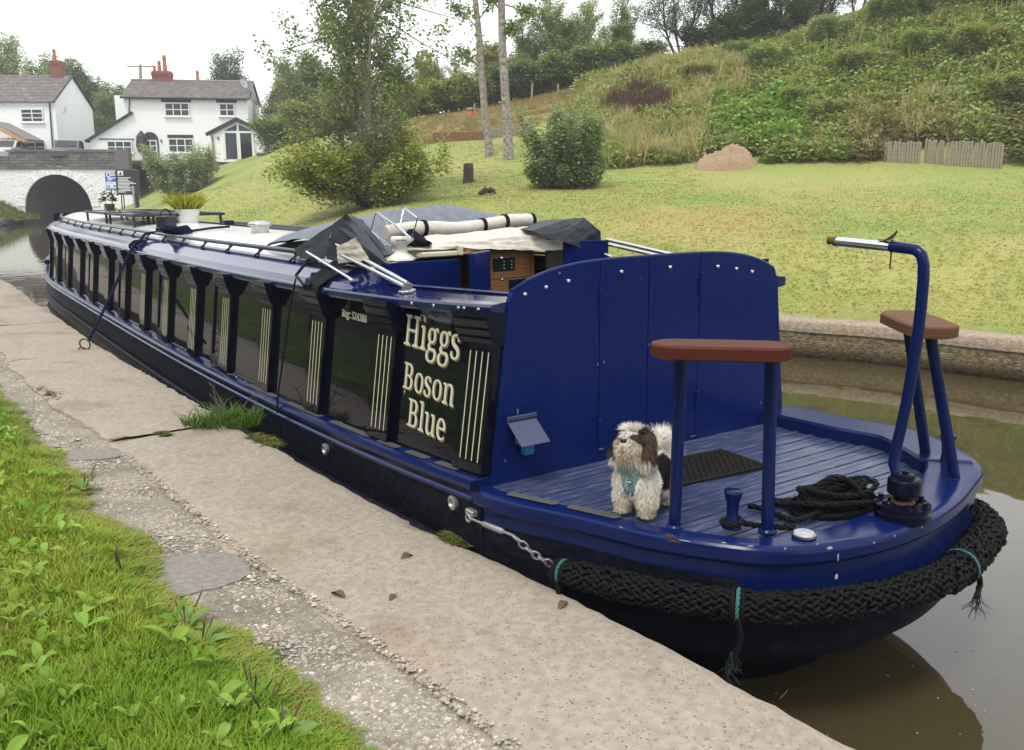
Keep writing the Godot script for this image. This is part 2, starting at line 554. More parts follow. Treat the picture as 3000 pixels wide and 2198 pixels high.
func rbf_fit() -> void:
	var n := ctrl.size()
	var a := []
	for i in n:
		var row := PackedFloat64Array()
		row.resize(n + 2)
		for k in n:
			row[k] = Vector2(ctrl[i].x, ctrl[i].z).distance_to(Vector2(ctrl[k].x, ctrl[k].z)) + (0.6 if i == k else 0.0) * -1.0
		row[n] = 1.0
		row[n + 1] = ctrl[i].y
		a.append(row)
	var last := PackedFloat64Array()
	last.resize(n + 2)
	for k in n:
		last[k] = 1.0
	a.append(last)
	var m := n + 1
	for c in m:
		var piv := c
		for r in range(c, m):
			if absf(a[r][c]) > absf(a[piv][c]):
				piv = r
		var t = a[c]
		a[c] = a[piv]
		a[piv] = t
		for r in m:
			if r != c:
				var f: float = a[r][c] / a[c][c]
				if f != 0.0:
					for k in range(c, m + 1):
						a[r][k] -= f * a[c][k]
	rbf_w = PackedFloat64Array()
	for c in m:
		rbf_w.append(a[c][m] / a[c][c])
func land(x: float, z: float) -> float:
	var y := rbf_w[ctrl.size()]
	for i in ctrl.size():
		y += rbf_w[i] * Vector2(x, z).distance_to(Vector2(ctrl[i].x, ctrl[i].z))
	return y
func on_land(x: float, z: float, dy := 0.0) -> Vector3:
	return Vector3(x, land(x, z) + dy, z)
func seen_on_land(px: float, py: float) -> Vector3:      # the place on the far bank's ground that a pixel shows
	var d := ray(px, py)
	var best := CAM
	for i in 900:
		var t := 9.0 + i * 0.1
		var p := CAM + d * t
		if p.y < land(p.x, p.z):
			return on_land(p.x, p.z)
		best = p
	return best

func build_ground() -> void:
	# ---- canal water
	var wb := MB.new()
	wb.flat()
	wb.quad(Vector3(-110, 0, 14), Vector3(40, 0, 14), Vector3(40, 0, -120), Vector3(-110, 0, -120))
	structure("canal_water", wb, mats.water)
	# ---- towpath edge
	var cv := Curve3D.new()
	var raw := [Vector3(6.2, 0.4, 4.6), Vector3(3.4, 0.4, 0.9), Vector3(1.9, 0.4, -1.05)]
	for q in [[2510, 2198], [2090, 1970], [1650, 1743], [1400, 1622], [1200, 1530], [960, 1400], [760, 1290], [570, 1180], [420, 1095], [290, 1015], [190, 945], [100, 885], [10, 822]]:
		raw.append(at_y(q[0], q[1], 0.4))
	raw.append_array([Vector3(-15.5, 0.4, -23.5), Vector3(-23.5, 0.4, -34), Vector3(-30.5, 0.4, -45), Vector3(-33.6, 0.4, -54), Vector3(-34.6, 0.4, -63.4)])
	for i in raw.size():
		var p0: Vector3 = raw[max(i - 1, 0)]
		var p1: Vector3 = raw[min(i + 1, raw.size() - 1)]
		var tn := (p1 - p0).normalized()
		var l0 := (raw[i] as Vector3).distance_to(p0) / 3.0
		var l1 := (raw[i] as Vector3).distance_to(p1) / 3.0
		cv.add_point(raw[i], -tn * l0, tn * l1)
	var total := cv.get_baked_length()
	var s := 0.0
	while s < total:
		edge_pts.append(cv.sample_baked(s))
		edge_len.append(s)
		s += 0.07 if s < 16.0 else 0.4
	for i in edge_pts.size():
		var t: Vector3 = (edge_pts[min(i + 1, edge_pts.size() - 1)] - edge_pts[max(i - 1, 0)]).normalized()
		edge_nrm.append(Vector3(t.z, 0, -t.x))
	# verge sheet (soil below the grass) and gravel
	var vb := MB.new()
	var rows := []
	var offs := [1.0, 1.3, 1.7, 2.2, 3.0, 4.5, 7.0, 12.0, 24.0]
	for i in range(0, edge_pts.size(), 3):
		var r := []
		for k in offs.size():
			var p: Vector3 = edge_pts[i] + edge_nrm[i] * offs[k]
			p.y = 0.392 + 0.012 * k + 0.03 * noise_a.get_noise_2d(p.x * 4, p.z * 4) * min(k, 3)
			r.append(p)
		rows.append(r)
	vb.grid(rows)
	structure("grass_verge", vb, mats.soil)
	var gb := MB.new(Color(1, 1, 1))
	gb.smooth()
	var grows := []
	var gcols := []
	for i in range(0, edge_pts.size(), 1):
		var r := []
		var cc := []
		for k in 26:
			var o := 0.02 + k * 0.0625
			var p: Vector3 = edge_pts[i] + edge_nrm[i] * o
			p.y = 0.4 + 0.012 * noise_a.get_noise_2d(p.x * 6, p.z * 6) + 0.006 * noise_b.get_noise_2d(p.x * 14, p.z * 14) - max(0.0, (o - 1.15)) * 0.06
			r.append(p)
			var w := 0.86 + 0.5 * noise_b.get_noise_2d(p.x * 1.6, p.z * 1.6)
			var dirt := smoothstep(0.0, 0.5, noise_a.get_noise_2d(p.x * 5 + 40, p.z * 5) + 0.1)
			cc.append(Color(w, w, w).lerp(Color(0.52, 0.50, 0.40), dirt * 0.5))
		grows.append(r)
		gcols.append(cc)
	for i in grows.size() - 1:
		for k in 25:
			var pq := [[i, k], [i + 1, k], [i + 1, k + 1], [i, k + 1]]
			for t in [0, 2, 1, 0, 3, 2]:
				gb.st.set_color(gcols[pq[t][0]][pq[t][1]])
				gb.st.add_vertex(grows[pq[t][0]][pq[t][1]])
	var tow := structure("towpath", gb, mats.gravel)
	# concrete slabs along the edge, each its own piece
	var joints := [0.0, 3.35, 7.05, 9.75, 12.6, 15.4, 19.0, 24.0, 30.0, 40.0, 54.0, 68.0, 84.0]
	# the two joints that the photograph shows
	var c1 := cv.get_closest_offset(at_y(560, 1262, 0.4))
	var c2 := cv.get_closest_offset(at_y(330, 1035, 0.4))
	joints = [0.0, c1 - 7.6, c1, c2, c2 + 2.7, c2 + 5.4, c2 + 9.0, c2 + 14.0, c2 + 24.0, c2 + 40.0, total]
	for j in joints.size() - 1:
		var s0: float = joints[j]
		var s1: float = joints[j + 1]
		var sb := MB.new(Color(1, 1, 1))
		sb.smooth(1)
		var pr := []
		var pc := []
		var ss := [s0 + 0.005]
		var sv := s0 + 0.03
		while sv < s1 - 0.02:
			ss.append(sv)
			sv += 0.06 if sv < 19.0 else 0.4
		ss.append(s1 - 0.005)
		for at in ss:
			var ep := cv.sample_baked(at)
			var et := (cv.sample_baked(minf(at + 0.05, total)) - cv.sample_baked(maxf(at - 0.05, 0.0))).normalized()
			var en := Vector3(et.z, 0, -et.x)
			var endgap: float = min(at - s0, s1 - at)
			var wide := 0.80 + 0.05 * noise_a.get_noise_1d(at * 3.0) + 0.035 * noise_b.get_noise_1d(at * 6.0) + 0.012 * noise_b.get_noise_1d(at * 30.0)
			if at > c1:
				wide += 0.10 * smoothstep(0.0, 1.5, at - c1)
			if endgap < 0.10:
				wide -= (0.10 - endgap) * 0.35
			var lip := 0.014 * noise_b.get_noise_1d(at * 9.0 + 50.0) + 0.016 * noise_a.get_noise_1d(at * 4.0) - 0.05 * smoothstep(0.28, 0.5, noise_b.get_noise_1d(at * 2.3 + 11.0))
			var r := []
			var cc := []
			var lift := 0.42 + (0.008 if j == 2 else 0.0)
			var cols_n := 18
			var prof := [[-lip, -0.10]]
			for k in cols_n + 1:
				var o := lerpf(0.012, wide, k / float(cols_n)) - (lip if k == 0 else 0.0)
				var drop := 0.0
				if k == 0:
					drop = 0.012
				if k >= cols_n - 1:
					drop = 0.006 * (k - cols_n + 2)
				prof.append([o, lift - drop])
			prof.append([wide + 0.012, 0.38])
			for q in prof:
				var p: Vector3 = ep + en * q[0]
				p.y = q[1] + (0.007 * noise_a.get_noise_2d(p.x * 5, p.z * 5) + 0.003 * noise_b.get_noise_2d(p.x * 12, p.z * 12) if q[1] > 0.3 else 0.0)
				if endgap < 0.02 and q[1] > 0.3:
					p.y -= 0.008
					p += et * (1.0 if at - s0 < 0.1 else -1.0) * (0.002 + 0.02 * maxf(0.0, noise_b.get_noise_2d(q[0] * 7.0, at * 3.0)) + 0.035 * smoothstep(0.5, 0.85, q[0]))
				r.append(p)
				var w := 0.98 + 0.10 * noise_b.get_noise_2d(p.x * 1.1, p.z * 1.1) + 0.12 * noise_b.get_noise_2d(p.x * 5.0, p.z * 5.0)
				var c := Color(w, w * 0.985, w * 0.945)
				var damp := smoothstep(0.15, 0.5, noise_a.get_noise_2d(p.x * 3.5 + 9, p.z * 3.5 - 4) + 0.25 * noise_b.get_noise_2d(p.x * 6.0, p.z * 6.0))
				c = c.lerp(Color(0.64, 0.56, 0.45), damp * 0.6)
				var pinkish := smoothstep(0.1, 0.5, noise_a.get_noise_2d(p.x * 1.8 - 30, p.z * 1.8))
				c = c.lerp(Color(c.r * 1.02, c.g * 0.985, c.b * 0.95), pinkish)
				if q[1] < 0.3:
					c = Color(0.3, 0.28, 0.2)
				cc.append(c)
			pr.append(r)
			pc.append(cc)
		for i in pr.size() - 1:
			for k in pr[i].size() - 1:
				var pq := [[i, k], [i + 1, k], [i + 1, k + 1], [i, k + 1]]
				sb.smooth(1 if k > 0 and k < pr[i].size() - 2 else 2)
				for t in [0, 2, 1, 0, 3, 2]:
					sb.st.set_color(pc[pq[t][0]][pq[t][1]])
					sb.st.add_vertex(pr[pq[t][0]][pq[t][1]])
		if pr.size() > 1:
			part(tow, "slab", sb, mats.concrete)
	# wall below the slabs, down into the water
	var ww := MB.new()
	rows = []
	for i in range(0, edge_pts.size(), 2):
		var e: Vector3 = edge_pts[i]
		var n: Vector3 = edge_nrm[i]
		rows.append([Vector3(e.x, 0, e.z) + n * 0.03 + Vector3.DOWN * 0.6, Vector3(e.x, 0, e.z) + n * (0.03 + 0.02 * noise_b.get_noise_1d(i * 1.0)) + Vector3.UP * 0.05, Vector3(e.x, 0.36, e.z) + n * 0.03])
	ww.grid(rows)
	structure("canal_wall", ww, mats.bank_stone)

	# ---- far bank: terrain through points read off the photograph
	var bank_raw := [Vector3(30, 0.45, 12), Vector3(14, 0.45, -2), Vector3(9, 0.45, -6), Vector3(5.39, 0.45, -9.1), Vector3(4.36, 0.45, -10.05), Vector3(3.24, 0.45, -10.76), Vector3(0.5, 0.45, -13.2), Vector3(-3, 0.45, -16.8), Vector3(-7.6, 0.45, -23.5), Vector3(-14.5, 0.45, -34), Vector3(-21.3, 0.45, -47), Vector3(-29.0, 0.45, -63.0)]
	var bc := Curve3D.new()
	for i in bank_raw.size():
		var p0: Vector3 = bank_raw[max(i - 1, 0)]
		var p1: Vector3 = bank_raw[min(i + 1, bank_raw.size() - 1)]
		var tn := (p1 - p0).normalized()
		bc.add_point(bank_raw[i], -tn * (bank_raw[i] as Vector3).distance_to(p0) / 3.0, tn * (bank_raw[i] as Vector3).distance_to(p1) / 3.0)
	var bs := 0.0
	while bs < bc.get_baked_length():
		bank_pts.append(bc.sample_baked(bs))
		bs += 0.25 if bs < 50.0 else 0.8
	for p in bank_raw:
		ctrl.append(p)
	for q in [[1080, 612, 22.0], [1372, 536, 27.0], [1425, 572, 24.0], [1660, 552, 24.5], [1440, 457, 32.0], [1490, 468, 31.0], [1800, 497, 29.5], [2000, 492, 29.0], [2250, 482, 28.5], [2580, 478, 27.0], [2800, 492, 25.5], [2940, 497, 25.0], [3150, 505, 24.0],
			[1272, 415, 38.0], [1424, 409, 37.5], [1556, 392, 36.5], [1757, 368, 34.5], [1160, 354, 44.0], [1330, 350, 44.0], [1420, 334, 43.5], [1502, 318, 43.0], [1632, 282, 42.0], [1800, 252, 40.5], [2000, 185, 40.0], [2200, 172, 41.0], [2382, 125, 41.0], [2527, 58, 39.0], [2672, 38, 38.0], [2817, 2, 37.0], [3050, -70, 36.0], [3400, -120, 34.0],
			[620, 474, 66.0], [760, 452, 64.0], [650, 560, 40.0], [820, 600, 28.0], [500, 600, 50.0], [430, 604, 58.0], [851, 418, 55.0], [1000, 402, 49.0], [1130, 400, 42.0], [800, 500, 44.0], [2300, 640, 17.5], [2700, 700, 14.5], [2000, 600, 20.0], [1400, 640, 19.0], [2200, 330, 34.5], [2600, 270, 32.0], [2900, 260, 30.0], [1950, 350, 34.0]]:
		ctrl.append(at_d(q[0], q[1], q[2]))
	for q in [Vector3(-10, 7.5, -95), Vector3(10, 9.0, -85), Vector3(30, 11.0, -70), Vector3(50, 12.5, -50), Vector3(-25, 5.2, -85), Vector3(60, 8.0, -10), Vector3(70, 8.0, 15), Vector3(30, 12.0, -48), Vector3(10, 9.0, -58), Vector3(-60, 6.0, -100), Vector3(0, 8.0, -125), Vector3(60, 12.0, -110)]:
		ctrl.append(q)
	rbf_fit()
	var az0 := deg_to_rad(-24.7)
	var az1 := deg_to_rad(112.0)
	var trows := []
	var tcols := []
	var na := 170
	var nr := 84
	for i in na + 1:
		var az := lerpf(az0, az1, pow(i / float(na), 1.15))
		var dir := Vector2(sin(az), -cos(az))
		var rb := 0.0
		for k in bank_pts.size() - 1:
			var h = Geometry2D.segment_intersects_segment(Vector2.ZERO, dir * 200.0, Vector2(bank_pts[k].x, bank_pts[k].z), Vector2(bank_pts[k + 1].x, bank_pts[k + 1].z))
			if h != null:
				rb = (h as Vector2).length()
				break
		if rb == 0.0:
			continue
		var r := []
		var cc := []
		for k in nr + 1:
			var t := k / float(nr)
			var rr := rb + 0.12 + (135.0 - rb) * (t * 0.18 + 0.82 * pow(t, 2.4))
			var p := Vector3(dir.x * rr, 0, dir.y * rr)
			p.y = land(p.x, p.z)
			p.y = lerpf(0.44, p.y, smoothstep(0.0, 1.6, rr - rb - 0.12)) + 0.04 * noise_a.get_noise_2d(p.x * 1.5, p.z * 1.5) * smoothstep(0.3, 2.0, rr - rb)
			r.append(p)
			cc.append(land_color(p))
		trows.append(r)
		tcols.append(cc)
	var tb := MB.new(Color(1, 1, 1))
	tb.smooth(1)
	for i in trows.size() - 1:
		for k in nr:
			var pq := [[i, k], [i, k + 1], [i + 1, k + 1], [i + 1, k]]
			for t in [0, 1, 2, 0, 2, 3]:
				tb.st.set_color(tcols[pq[t][0]][pq[t][1]])
				tb.st.add_vertex(trows[pq[t][0]][pq[t][1]])
	structure("lawn", tb, mats.lawn)
	# coping and wall of the far bank
	var cb := MB.new()
	var wr := []
	var cr := []
	for i in bank_pts.size():
		var t: Vector3 = (bank_pts[min(i + 1, bank_pts.size() - 1)] - bank_pts[max(i - 1, 0)]).normalized()
		var n := Vector3(-t.z, 0, t.x)      # away from the water
		if n.dot(bank_pts[i] - Vector3(-6, 0, -6)) < 0.0:
			n = -n
		var b: Vector3 = bank_pts[i]
		var jg := 0.015 * noise_b.get_noise_1d(i * 0.9)
		var under := 0.05 + 0.06 * noise_b.get_noise_1d(i * 1.7 + 20.0)
		cr.append([b + n * (0.0 + jg) + Vector3.DOWN * 0.13, b + n * (jg - 0.005) + Vector3.DOWN * 0.02, b + n * (0.03 + jg) + Vector3.UP * 0.012, b + n * 0.20 + Vector3.UP * (0.018 + jg * 0.4), b + n * 0.40 + Vector3.UP * (0.008 + jg), b + n * 0.46 + Vector3.DOWN * 0.05])
		wr.append([b + n * (under + 0.10) + Vector3.DOWN * 0.9, b + n * (under + 0.04) + Vector3.DOWN * 0.43, b + n * (0.0 + jg * 2.0) + Vector3.DOWN * (0.36 + jg), b + n * (0.015 + 0.02 * noise_b.get_noise_1d(i * 2.3)) + Vector3.DOWN * 0.24, b + n * 0.02 + Vector3.DOWN * 0.11])
	cb.grid(cr)
	structure("bank_coping", flip_up(cr), mats.coping_stone)
	structure("bank_wall", flip_up(wr), mats.bank_stone)
	grass_and_stones(cv, c1)

func flip_up(rows: Array) -> MB:
	var m := MB.new()
	var a: Vector3 = rows[0][2]
	var b: Vector3 = rows[1][2]
	var c: Vector3 = rows[0][3]
	if (b - a).cross(c - a).y < 0.0:
		rows.reverse()
	m.grid(rows)
	return m

func hill_amount(p: Vector3) -> float:      # 0 on the mown lawn, 1 on the overgrown bank
	var q := (p - CAM)
	var u := 1500.0 + 2613.0 * q.x / maxf(-q.z, 1.0)      # bearing, as the photograph's column
	var toe := 29.3
	if u < 1760.0:
		toe = 34.0 + (1760.0 - u) * 0.012
	elif u > 2250.0:
		toe = 28.4 - (u - 2250.0) * 0.0048
	if p.z > -6.0:
		toe = 25.0
	var d := Vector2(p.x, p.z).length() * cos(atan2(p.x, -p.z)) if -p.z > 6.0 else Vector2(p.x, p.z).length()
	return smoothstep(toe - 0.5, toe + 0.8, d)
func land_color(p: Vector3) -> Color:
	var n := noise_a.get_noise_2d(p.x * 0.5, p.z * 0.5)
	var n2 := noise_b.get_noise_2d(p.x * 1.0, p.z * 1.0)
	var dry := Color(0.345, 0.32, 0.105)
	var green := Color(0.24, 0.295, 0.07)
	var c := dry.lerp(green, clampf(0.42 + n * 1.3 + n2 * 0.5, 0, 1))
	var bare := smoothstep(0.30, 0.55, noise_a.get_noise_2d(p.x * 0.8 + 70.0, p.z * 0.8))
	c = c.lerp(Color(0.37, 0.285, 0.125), bare * 0.4)
	var band := sin((p.x * 0.83 + p.z * 0.55) * 5.2 + 2.0 * n)      # mowing bands
	c = c.lerp(green, 0.10 + 0.10 * band)
	var tanp := 1.0 - smoothstep(0.4, 1.0, Vector2((p.x - 3.6) / 3.2, (p.z + 17.5) / 3.0).length() + 0.5 * n2)      # worn tan patch in the middle of the lawn
	c = c.lerp(Color(0.40, 0.29, 0.115), 0.55 * tanp)
	var h := hill_amount(p)
	var under := Color(0.33, 0.28, 0.12).lerp(Color(0.26, 0.30, 0.085), clampf(0.5 + n, 0, 1))
	# the raked soil terrace behind the middle log edging
	var u := 1500.0 + 2613.0 * p.x / maxf(-p.z, 1.0)
	var terrace := smoothstep(1020.0, 1150.0, u) * (1.0 - smoothstep(1720.0, 1850.0, u)) * smoothstep(37.2, 38.4, -p.z) * (1.0 - smoothstep(45.0, 48.0, -p.z))
	c = c.lerp(under, h * (1.0 if u > 1000.0 else 0.0))
	if u < 1000.0:
		c = c.lerp(under, smoothstep(58.0, 62.0, -p.z) * smoothstep(760.0, 820.0, u))
	c = c.lerp(Color(0.33, 0.235, 0.12).lerp(Color(0.26, 0.21, 0.09), clampf(0.5 + n2 * 2.0, 0, 1)), terrace)
	return c

# ---------------------------------------------------------------- grass, verge plants, loose stones
func blade_mesh(n: int, h: float, w: float, spread: float, lean: float) -> ArrayMesh:
	var vs := PackedVector3Array()
	for i in n:
		var a := rnd(0, TAU)
		var o := Vector3(cos(a), 0, sin(a)) * rnd(0, spread)
		var d := Vector3(cos(a + rnd(-1, 1)), 0, sin(a + rnd(-1, 1)))
		var s := Vector3(-d.z, 0, d.x) * w * rnd(0.7, 1.2)
		var hh := h * rnd(0.55, 1.15)
		var l := lean * rnd(0.3, 1.3) * hh
		var m := o + d * l * 0.35 + Vector3.UP * hh * 0.6
		var t := o + d * l + Vector3.UP * hh * rnd(0.75, 1.0)
		vs.append_array([o - s, m - s * 0.8, o + s, o + s, m - s * 0.8, m + s * 0.8, m - s * 0.8, t, m + s * 0.8])
	return leafmesh(vs, PackedColorArray())
func round_leaf_mesh(n: int, l: float, w: float, rise: float) -> ArrayMesh:      # a rosette of broad leaves
	var vs := PackedVector3Array()
	for i in n:
		var a := TAU * i / n + rnd(-0.4, 0.4)
		var d := Vector3(cos(a), 0, sin(a))
		var s := Vector3(-d.z, 0, d.x)
		var ll := l * rnd(0.6, 1.15)
		var ww := w * rnd(0.7, 1.15)
		var up := rise * rnd(0.5, 1.3)
		var tilt := rnd(-0.4, 0.4)
		var c0 := Vector3.ZERO
		var pts := []
		for k in 6:
			var t := k / 5.0
			var mid := d * (ll * t) + Vector3.UP * (up * ll * (t * 1.5 - 0.9 * t * t))
			var half := ww * sin(PI * clampf(0.08 + t * 0.92, 0, 1)) * 0.5
			pts.append([mid - s * half + Vector3.UP * half * (0.3 + tilt), mid, mid + s * half + Vector3.UP * half * (0.3 - tilt)])
		for k in 5:
			for e in 2:
				var p = pts[k][e]
				var q = pts[k][e + 1]
				var p2 = pts[k + 1][e]
				var q2 = pts[k + 1][e + 1]
				vs.append_array([p, p2, q, q, p2, q2])
	return leafmesh(vs, PackedColorArray())
func pebble_mesh() -> ArrayMesh:
	var m := MB.new()
	m.flat()
	var top := []
	var mid := []
	var n := 6
	for k in n:
		var a := TAU * k / n + rnd(-0.3, 0.3)
		mid.append(Vector3(cos(a) * rnd(0.7, 1.1), rnd(0.0, 0.15), sin(a) * rnd(0.5, 0.9)))
		top.append(Vector3(cos(a) * rnd(0.4, 0.7), rnd(0.4, 0.55), sin(a) * rnd(0.3, 0.55)))
	for k in n:
		var k2 := (k + 1) % n
		m.quad(mid[k2], mid[k], top[k], top[k2])
		m.tri(top[k], top[0], top[k2])
	return m.mesh()

func verge_edge(s: float) -> float:
	return 1.20 + 0.10 * noise_a.get_noise_1d(s * 2.2 + 7.0) + 0.06 * noise_b.get_noise_1d(s * 5.0)
func grass_and_stones(cv: Curve3D, c1: float) -> void:
	# near verge: blades, then broad leaves, over the strip that the photograph shows
	var xs := []
	var cs := []
	var lx := []
	var lc := []
	var total := 24.0
	var i := 0
	while i < 90000:
		i += 1
		var s := 7.2 + pow(rng.randf(), 1.25) * 11.0
		if i % 9 == 0:
			s = rnd(1.0, 30.0)
		var e := cv.sample_baked(s)
		var t := (cv.sample_baked(s + 0.1) - e).normalized()
		var n := Vector3(t.z, 0, -t.x)
		var ve := verge_edge(s)
		var o := ve + pow(rng.randf(), 1.15) * (2.4 if s < 13.0 else 3.4) - 0.06
		var p := e + n * o
		p.y = 0.395 + 0.012 * min(6.0, (o - 1.0) * 1.8)
		var clump := noise_b.get_noise_2d(p.x * 1.2, p.z * 1.2)
		var k := rnd(0.7, 1.25) * (0.85 + 0.55 * clump) * smoothstep(ve - 0.08, ve + 0.25, o) + 0.25
		xs.append(Transform3D(Basis(Vector3.UP, rnd(0, TAU)).scaled(Vector3(1, clampf(k, 0.3, 1.5), 1)), p))
		var c := Color(0.165, 0.29, 0.020).lerp(Color(0.28, 0.345, 0.038), clampf(0.5 + noise_a.get_noise_2d(p.x * 1.4, p.z * 1.4) * 1.4, 0, 1))
		if rng.randf() < 0.03 or o < ve + 0.05 and rng.randf() < 0.4:
			c = Color(0.30, 0.26, 0.08)
		cs.append(vary(c, 0.25))
		if i % 9 == 0 and o > ve + 0.06 and s < 16.0:
			var dens := noise_a.get_noise_2d(p.x * 2.2 + 100, p.z * 2.2)
			if dens > -0.15 or rng.randf() < 0.25:
				lx.append(Transform3D(Basis(Vector3(rnd(-1, 1), 0, rnd(-1, 1)).normalized(), rnd(0, 0.7)) * Basis(Vector3.UP, rnd(0, TAU)).scaled(Vector3(rnd(0.7, 1.1), 1.0, rnd(0.7, 1.1)) * (0.35 + 1.15 * pow(rng.randf(), 1.6))), p + Vector3.UP * rnd(0.035, 0.08)))
				lc.append(vary(Color(0.17, 0.31, 0.03).lerp(Color(0.32, 0.45, 0.09), rng.randf()), 0.28))
	var vg := multi(self, "verge_grass", blade_mesh(6, 0.085, 0.0032, 0.03, 0.8), mats.blade, xs, cs)
	tag(vg, "thick green grass growing along the gravel side of the towpath", "grass")
	var bl1 := multi(self, "broad_leaf_weeds", round_leaf_mesh(3, 0.066, 0.030, 0.8), mats.leaf, lx, lc)
	tag(bl1, "broad dandelion and plantain leaves low among the towpath grass", "weeds")
	# loose stones
	var px := []
	var pc := []
	for q in 36000:
		var s := 7.0 + pow(rng.randf(), 1.4) * 12.0
		var e := cv.sample_baked(s)
		var t := (cv.sample_baked(s + 0.1) - e).normalized()
		var n := Vector3(t.z, 0, -t.x)
		var o := rnd(0.76, 1.34)
		if q % 150 == 0:
			o = rnd(0.03, 0.8)
		var p := e + n * o
		var wide := 0.78
		p.y = 0.398 if o > wide + 0.03 else 0.418
		if s > c1 - 0.3 and o < wide + 0.1 and o > wide - 0.1:
			continue
		var sz := rnd(0.003, 0.0085) * (1.0 + 1.3 * pow(rng.randf(), 6.0))
		if o < 0.75:
			sz = rnd(0.0012, 0.0028)
		px.append(Transform3D(Basis(Vector3.UP, rnd(0, TAU)).scaled(Vector3(sz, sz * 0.8, sz)), p))
		var c: Color = [Color(0.42, 0.37, 0.30), Color(0.34, 0.30, 0.25), Color(0.50, 0.46, 0.40), Color(0.26, 0.22, 0.17), Color(0.38, 0.32, 0.25)][rng.randi() % 5]
		if o < 0.75:
			c = c * 0.62
		pc.append(vary(c, 0.2))
	var gs := multi(self, "loose_gravel", pebble_mesh(), mats.stone_v, px, pc)
	tag(gs, "loose pale stones scattered over the gravel side of the towpath", "gravel")
	# lawn tufts on the near part of the far bank
	var tx := []
	var tc := []
	for q in 78000:
		var az := deg_to_rad(rnd(-14.0, 47.0))
		var rr := 7.4 + pow(rng.randf(), 1.2) * 22.0
		var p := Vector3(sin(az) * rr / cos(az), 0, -rr)
		if rng.randf() < smoothstep(20.0, 29.0, rr) or p.x < bank_x(p.z) + 0.5 or hill_amount(p) > 0.3:
			continue
		p.y = land(p.x, p.z) + 0.005
		tx.append(Transform3D(Basis(Vector3.UP, rnd(0, TAU)).scaled(Vector3(1, rnd(0.5, 1.3), 1)), p))
		tc.append(vary(land_color(p) * 1.2, 0.13))
	var ftx := []
	var ftc := []
	for q in 26000:
		var az := deg_to_rad(rnd(-24.0, 12.0))
		var rr := 22.0 + rng.randf() * 44.0
		var p := Vector3(sin(az) * rr / cos(az), 0, -rr)
		if p.x < bank_x(p.z) + 0.8 or hill_amount(p) > 0.3 or rng.randf() > smoothstep(20.0, 28.0, rr):
			continue
		p.y = land(p.x, p.z) - 0.005
		ftx.append(Transform3D(Basis(Vector3.UP, rnd(0, TAU)).scaled(Vector3(1, rnd(0.4, 1.1), 1)), p))
		ftc.append(vary(land_color(p) * 1.15, 0.2))
	tag(multi(self, "upper_lawn_grass", blade_mesh(8, 0.035, 0.012, 0.14, 1.6), mats.blade, ftx, ftc), "mown grass of the upper lawn rising towards the white cottage", "grass")
	var lt := multi(self, "lawn_grass", blade_mesh(6, 0.030, 0.0045, 0.05, 1.6), mats.blade, tx, tc)
	tag(lt, "short dry mown grass of the sloping lawn across the canal", "grass")
var bank_table := {}
func bank_x(zz: float) -> float:      # the far bank's edge at a given z
	var key := int(round(zz * 4.0))
	if not bank_table.has(key):
		bank_table[key] = bank_x_at(key / 4.0)
	return bank_table[key]
func bank_x_at(z: float) -> float:
	for k in bank_pts.size() - 1:
		var a: Vector3 = bank_pts[k]
		var b: Vector3 = bank_pts[k + 1]
		if (a.z - z) * (b.z - z) <= 0.0 and absf(a.z - b.z) > 0.0001:
			return lerpf(a.x, b.x, (z - a.z) / (b.z - a.z))
	return -100.0

# ================================================================ tunnel, cottages and what stands by them
func zp(a: float, b: float, d: float) -> Vector3:      # a point of the enlarged left part of the photograph, at depth d
	return at_d(a * 0.36314, 50.0 + b * 0.36314, d)
func facing_box(m: MB, a0: float, b0: float, a1: float, b1: float, d: float, thick: float, bev := 0.0) -> void:
	var p := zp(a0, b1, d)
	var q := zp(a1, b0, d)
	m.box((p + q) * 0.5 + Vector3(0, 0, -thick * 0.5), Vector3(absf(q.x - p.x), absf(q.y - p.y), thick), bev)
func window_at(house: Node3D, a0: float, b0: float, a1: float, b1: float, nx: int, ny: int, d: float, called := "window") -> void:
	var p := zp(a0, b1, d)
	var q := zp(a1, b0, d)
	var w := q.x - p.x
	var h := q.y - p.y
	var fm := MB.new()
	var c := (p + q) * 0.5
	var bar := 0.075
	fm.box(Vector3(c.x, p.y + bar * 0.5, c.z + 0.02), Vector3(w, bar, 0.07), 0.008)
	fm.box(Vector3(c.x, q.y - bar * 0.5, c.z + 0.02), Vector3(w, bar, 0.07), 0.008)
	for i in nx + 1:
		fm.box(Vector3(p.x + bar * 0.5 + (w - bar) * i / nx, c.y, c.z + 0.018), Vector3(bar * (1.0 if i == 0 or i == nx else 0.9), h - bar * 2.0 - 0.004, 0.07), 0.008)
	for j in range(1, ny):
		for i in nx:
			fm.box(Vector3(p.x + bar * 0.5 + (w - bar) * (i + 0.5) / nx, p.y + h * j / ny, c.z + 0.016), Vector3((w - bar) / nx - bar - 0.004, bar * 0.8, 0.06), 0.006)
	var wn := part(house, called, fm, mats.white_frame)
	for j in ny:
		for i in nx:
			var gm := MB.new()
			gm.box(Vector3(p.x + bar * 0.5 + (w - bar) * (i + 0.5) / nx, p.y + h * (j + 0.5) / ny, c.z + 0.004), Vector3((w - bar) / nx - bar * 0.6, h / ny - bar * 0.6, 0.01))
			part(wn, "pane", gm, mats.pane)
	var sm := MB.new()
	sm.box(Vector3(c.x, p.y - 0.04, c.z + 0.05), Vector3(w + 0.16, 0.07, 0.16), 0.01)
	part(wn, "sill", sm, mats.white_frame)
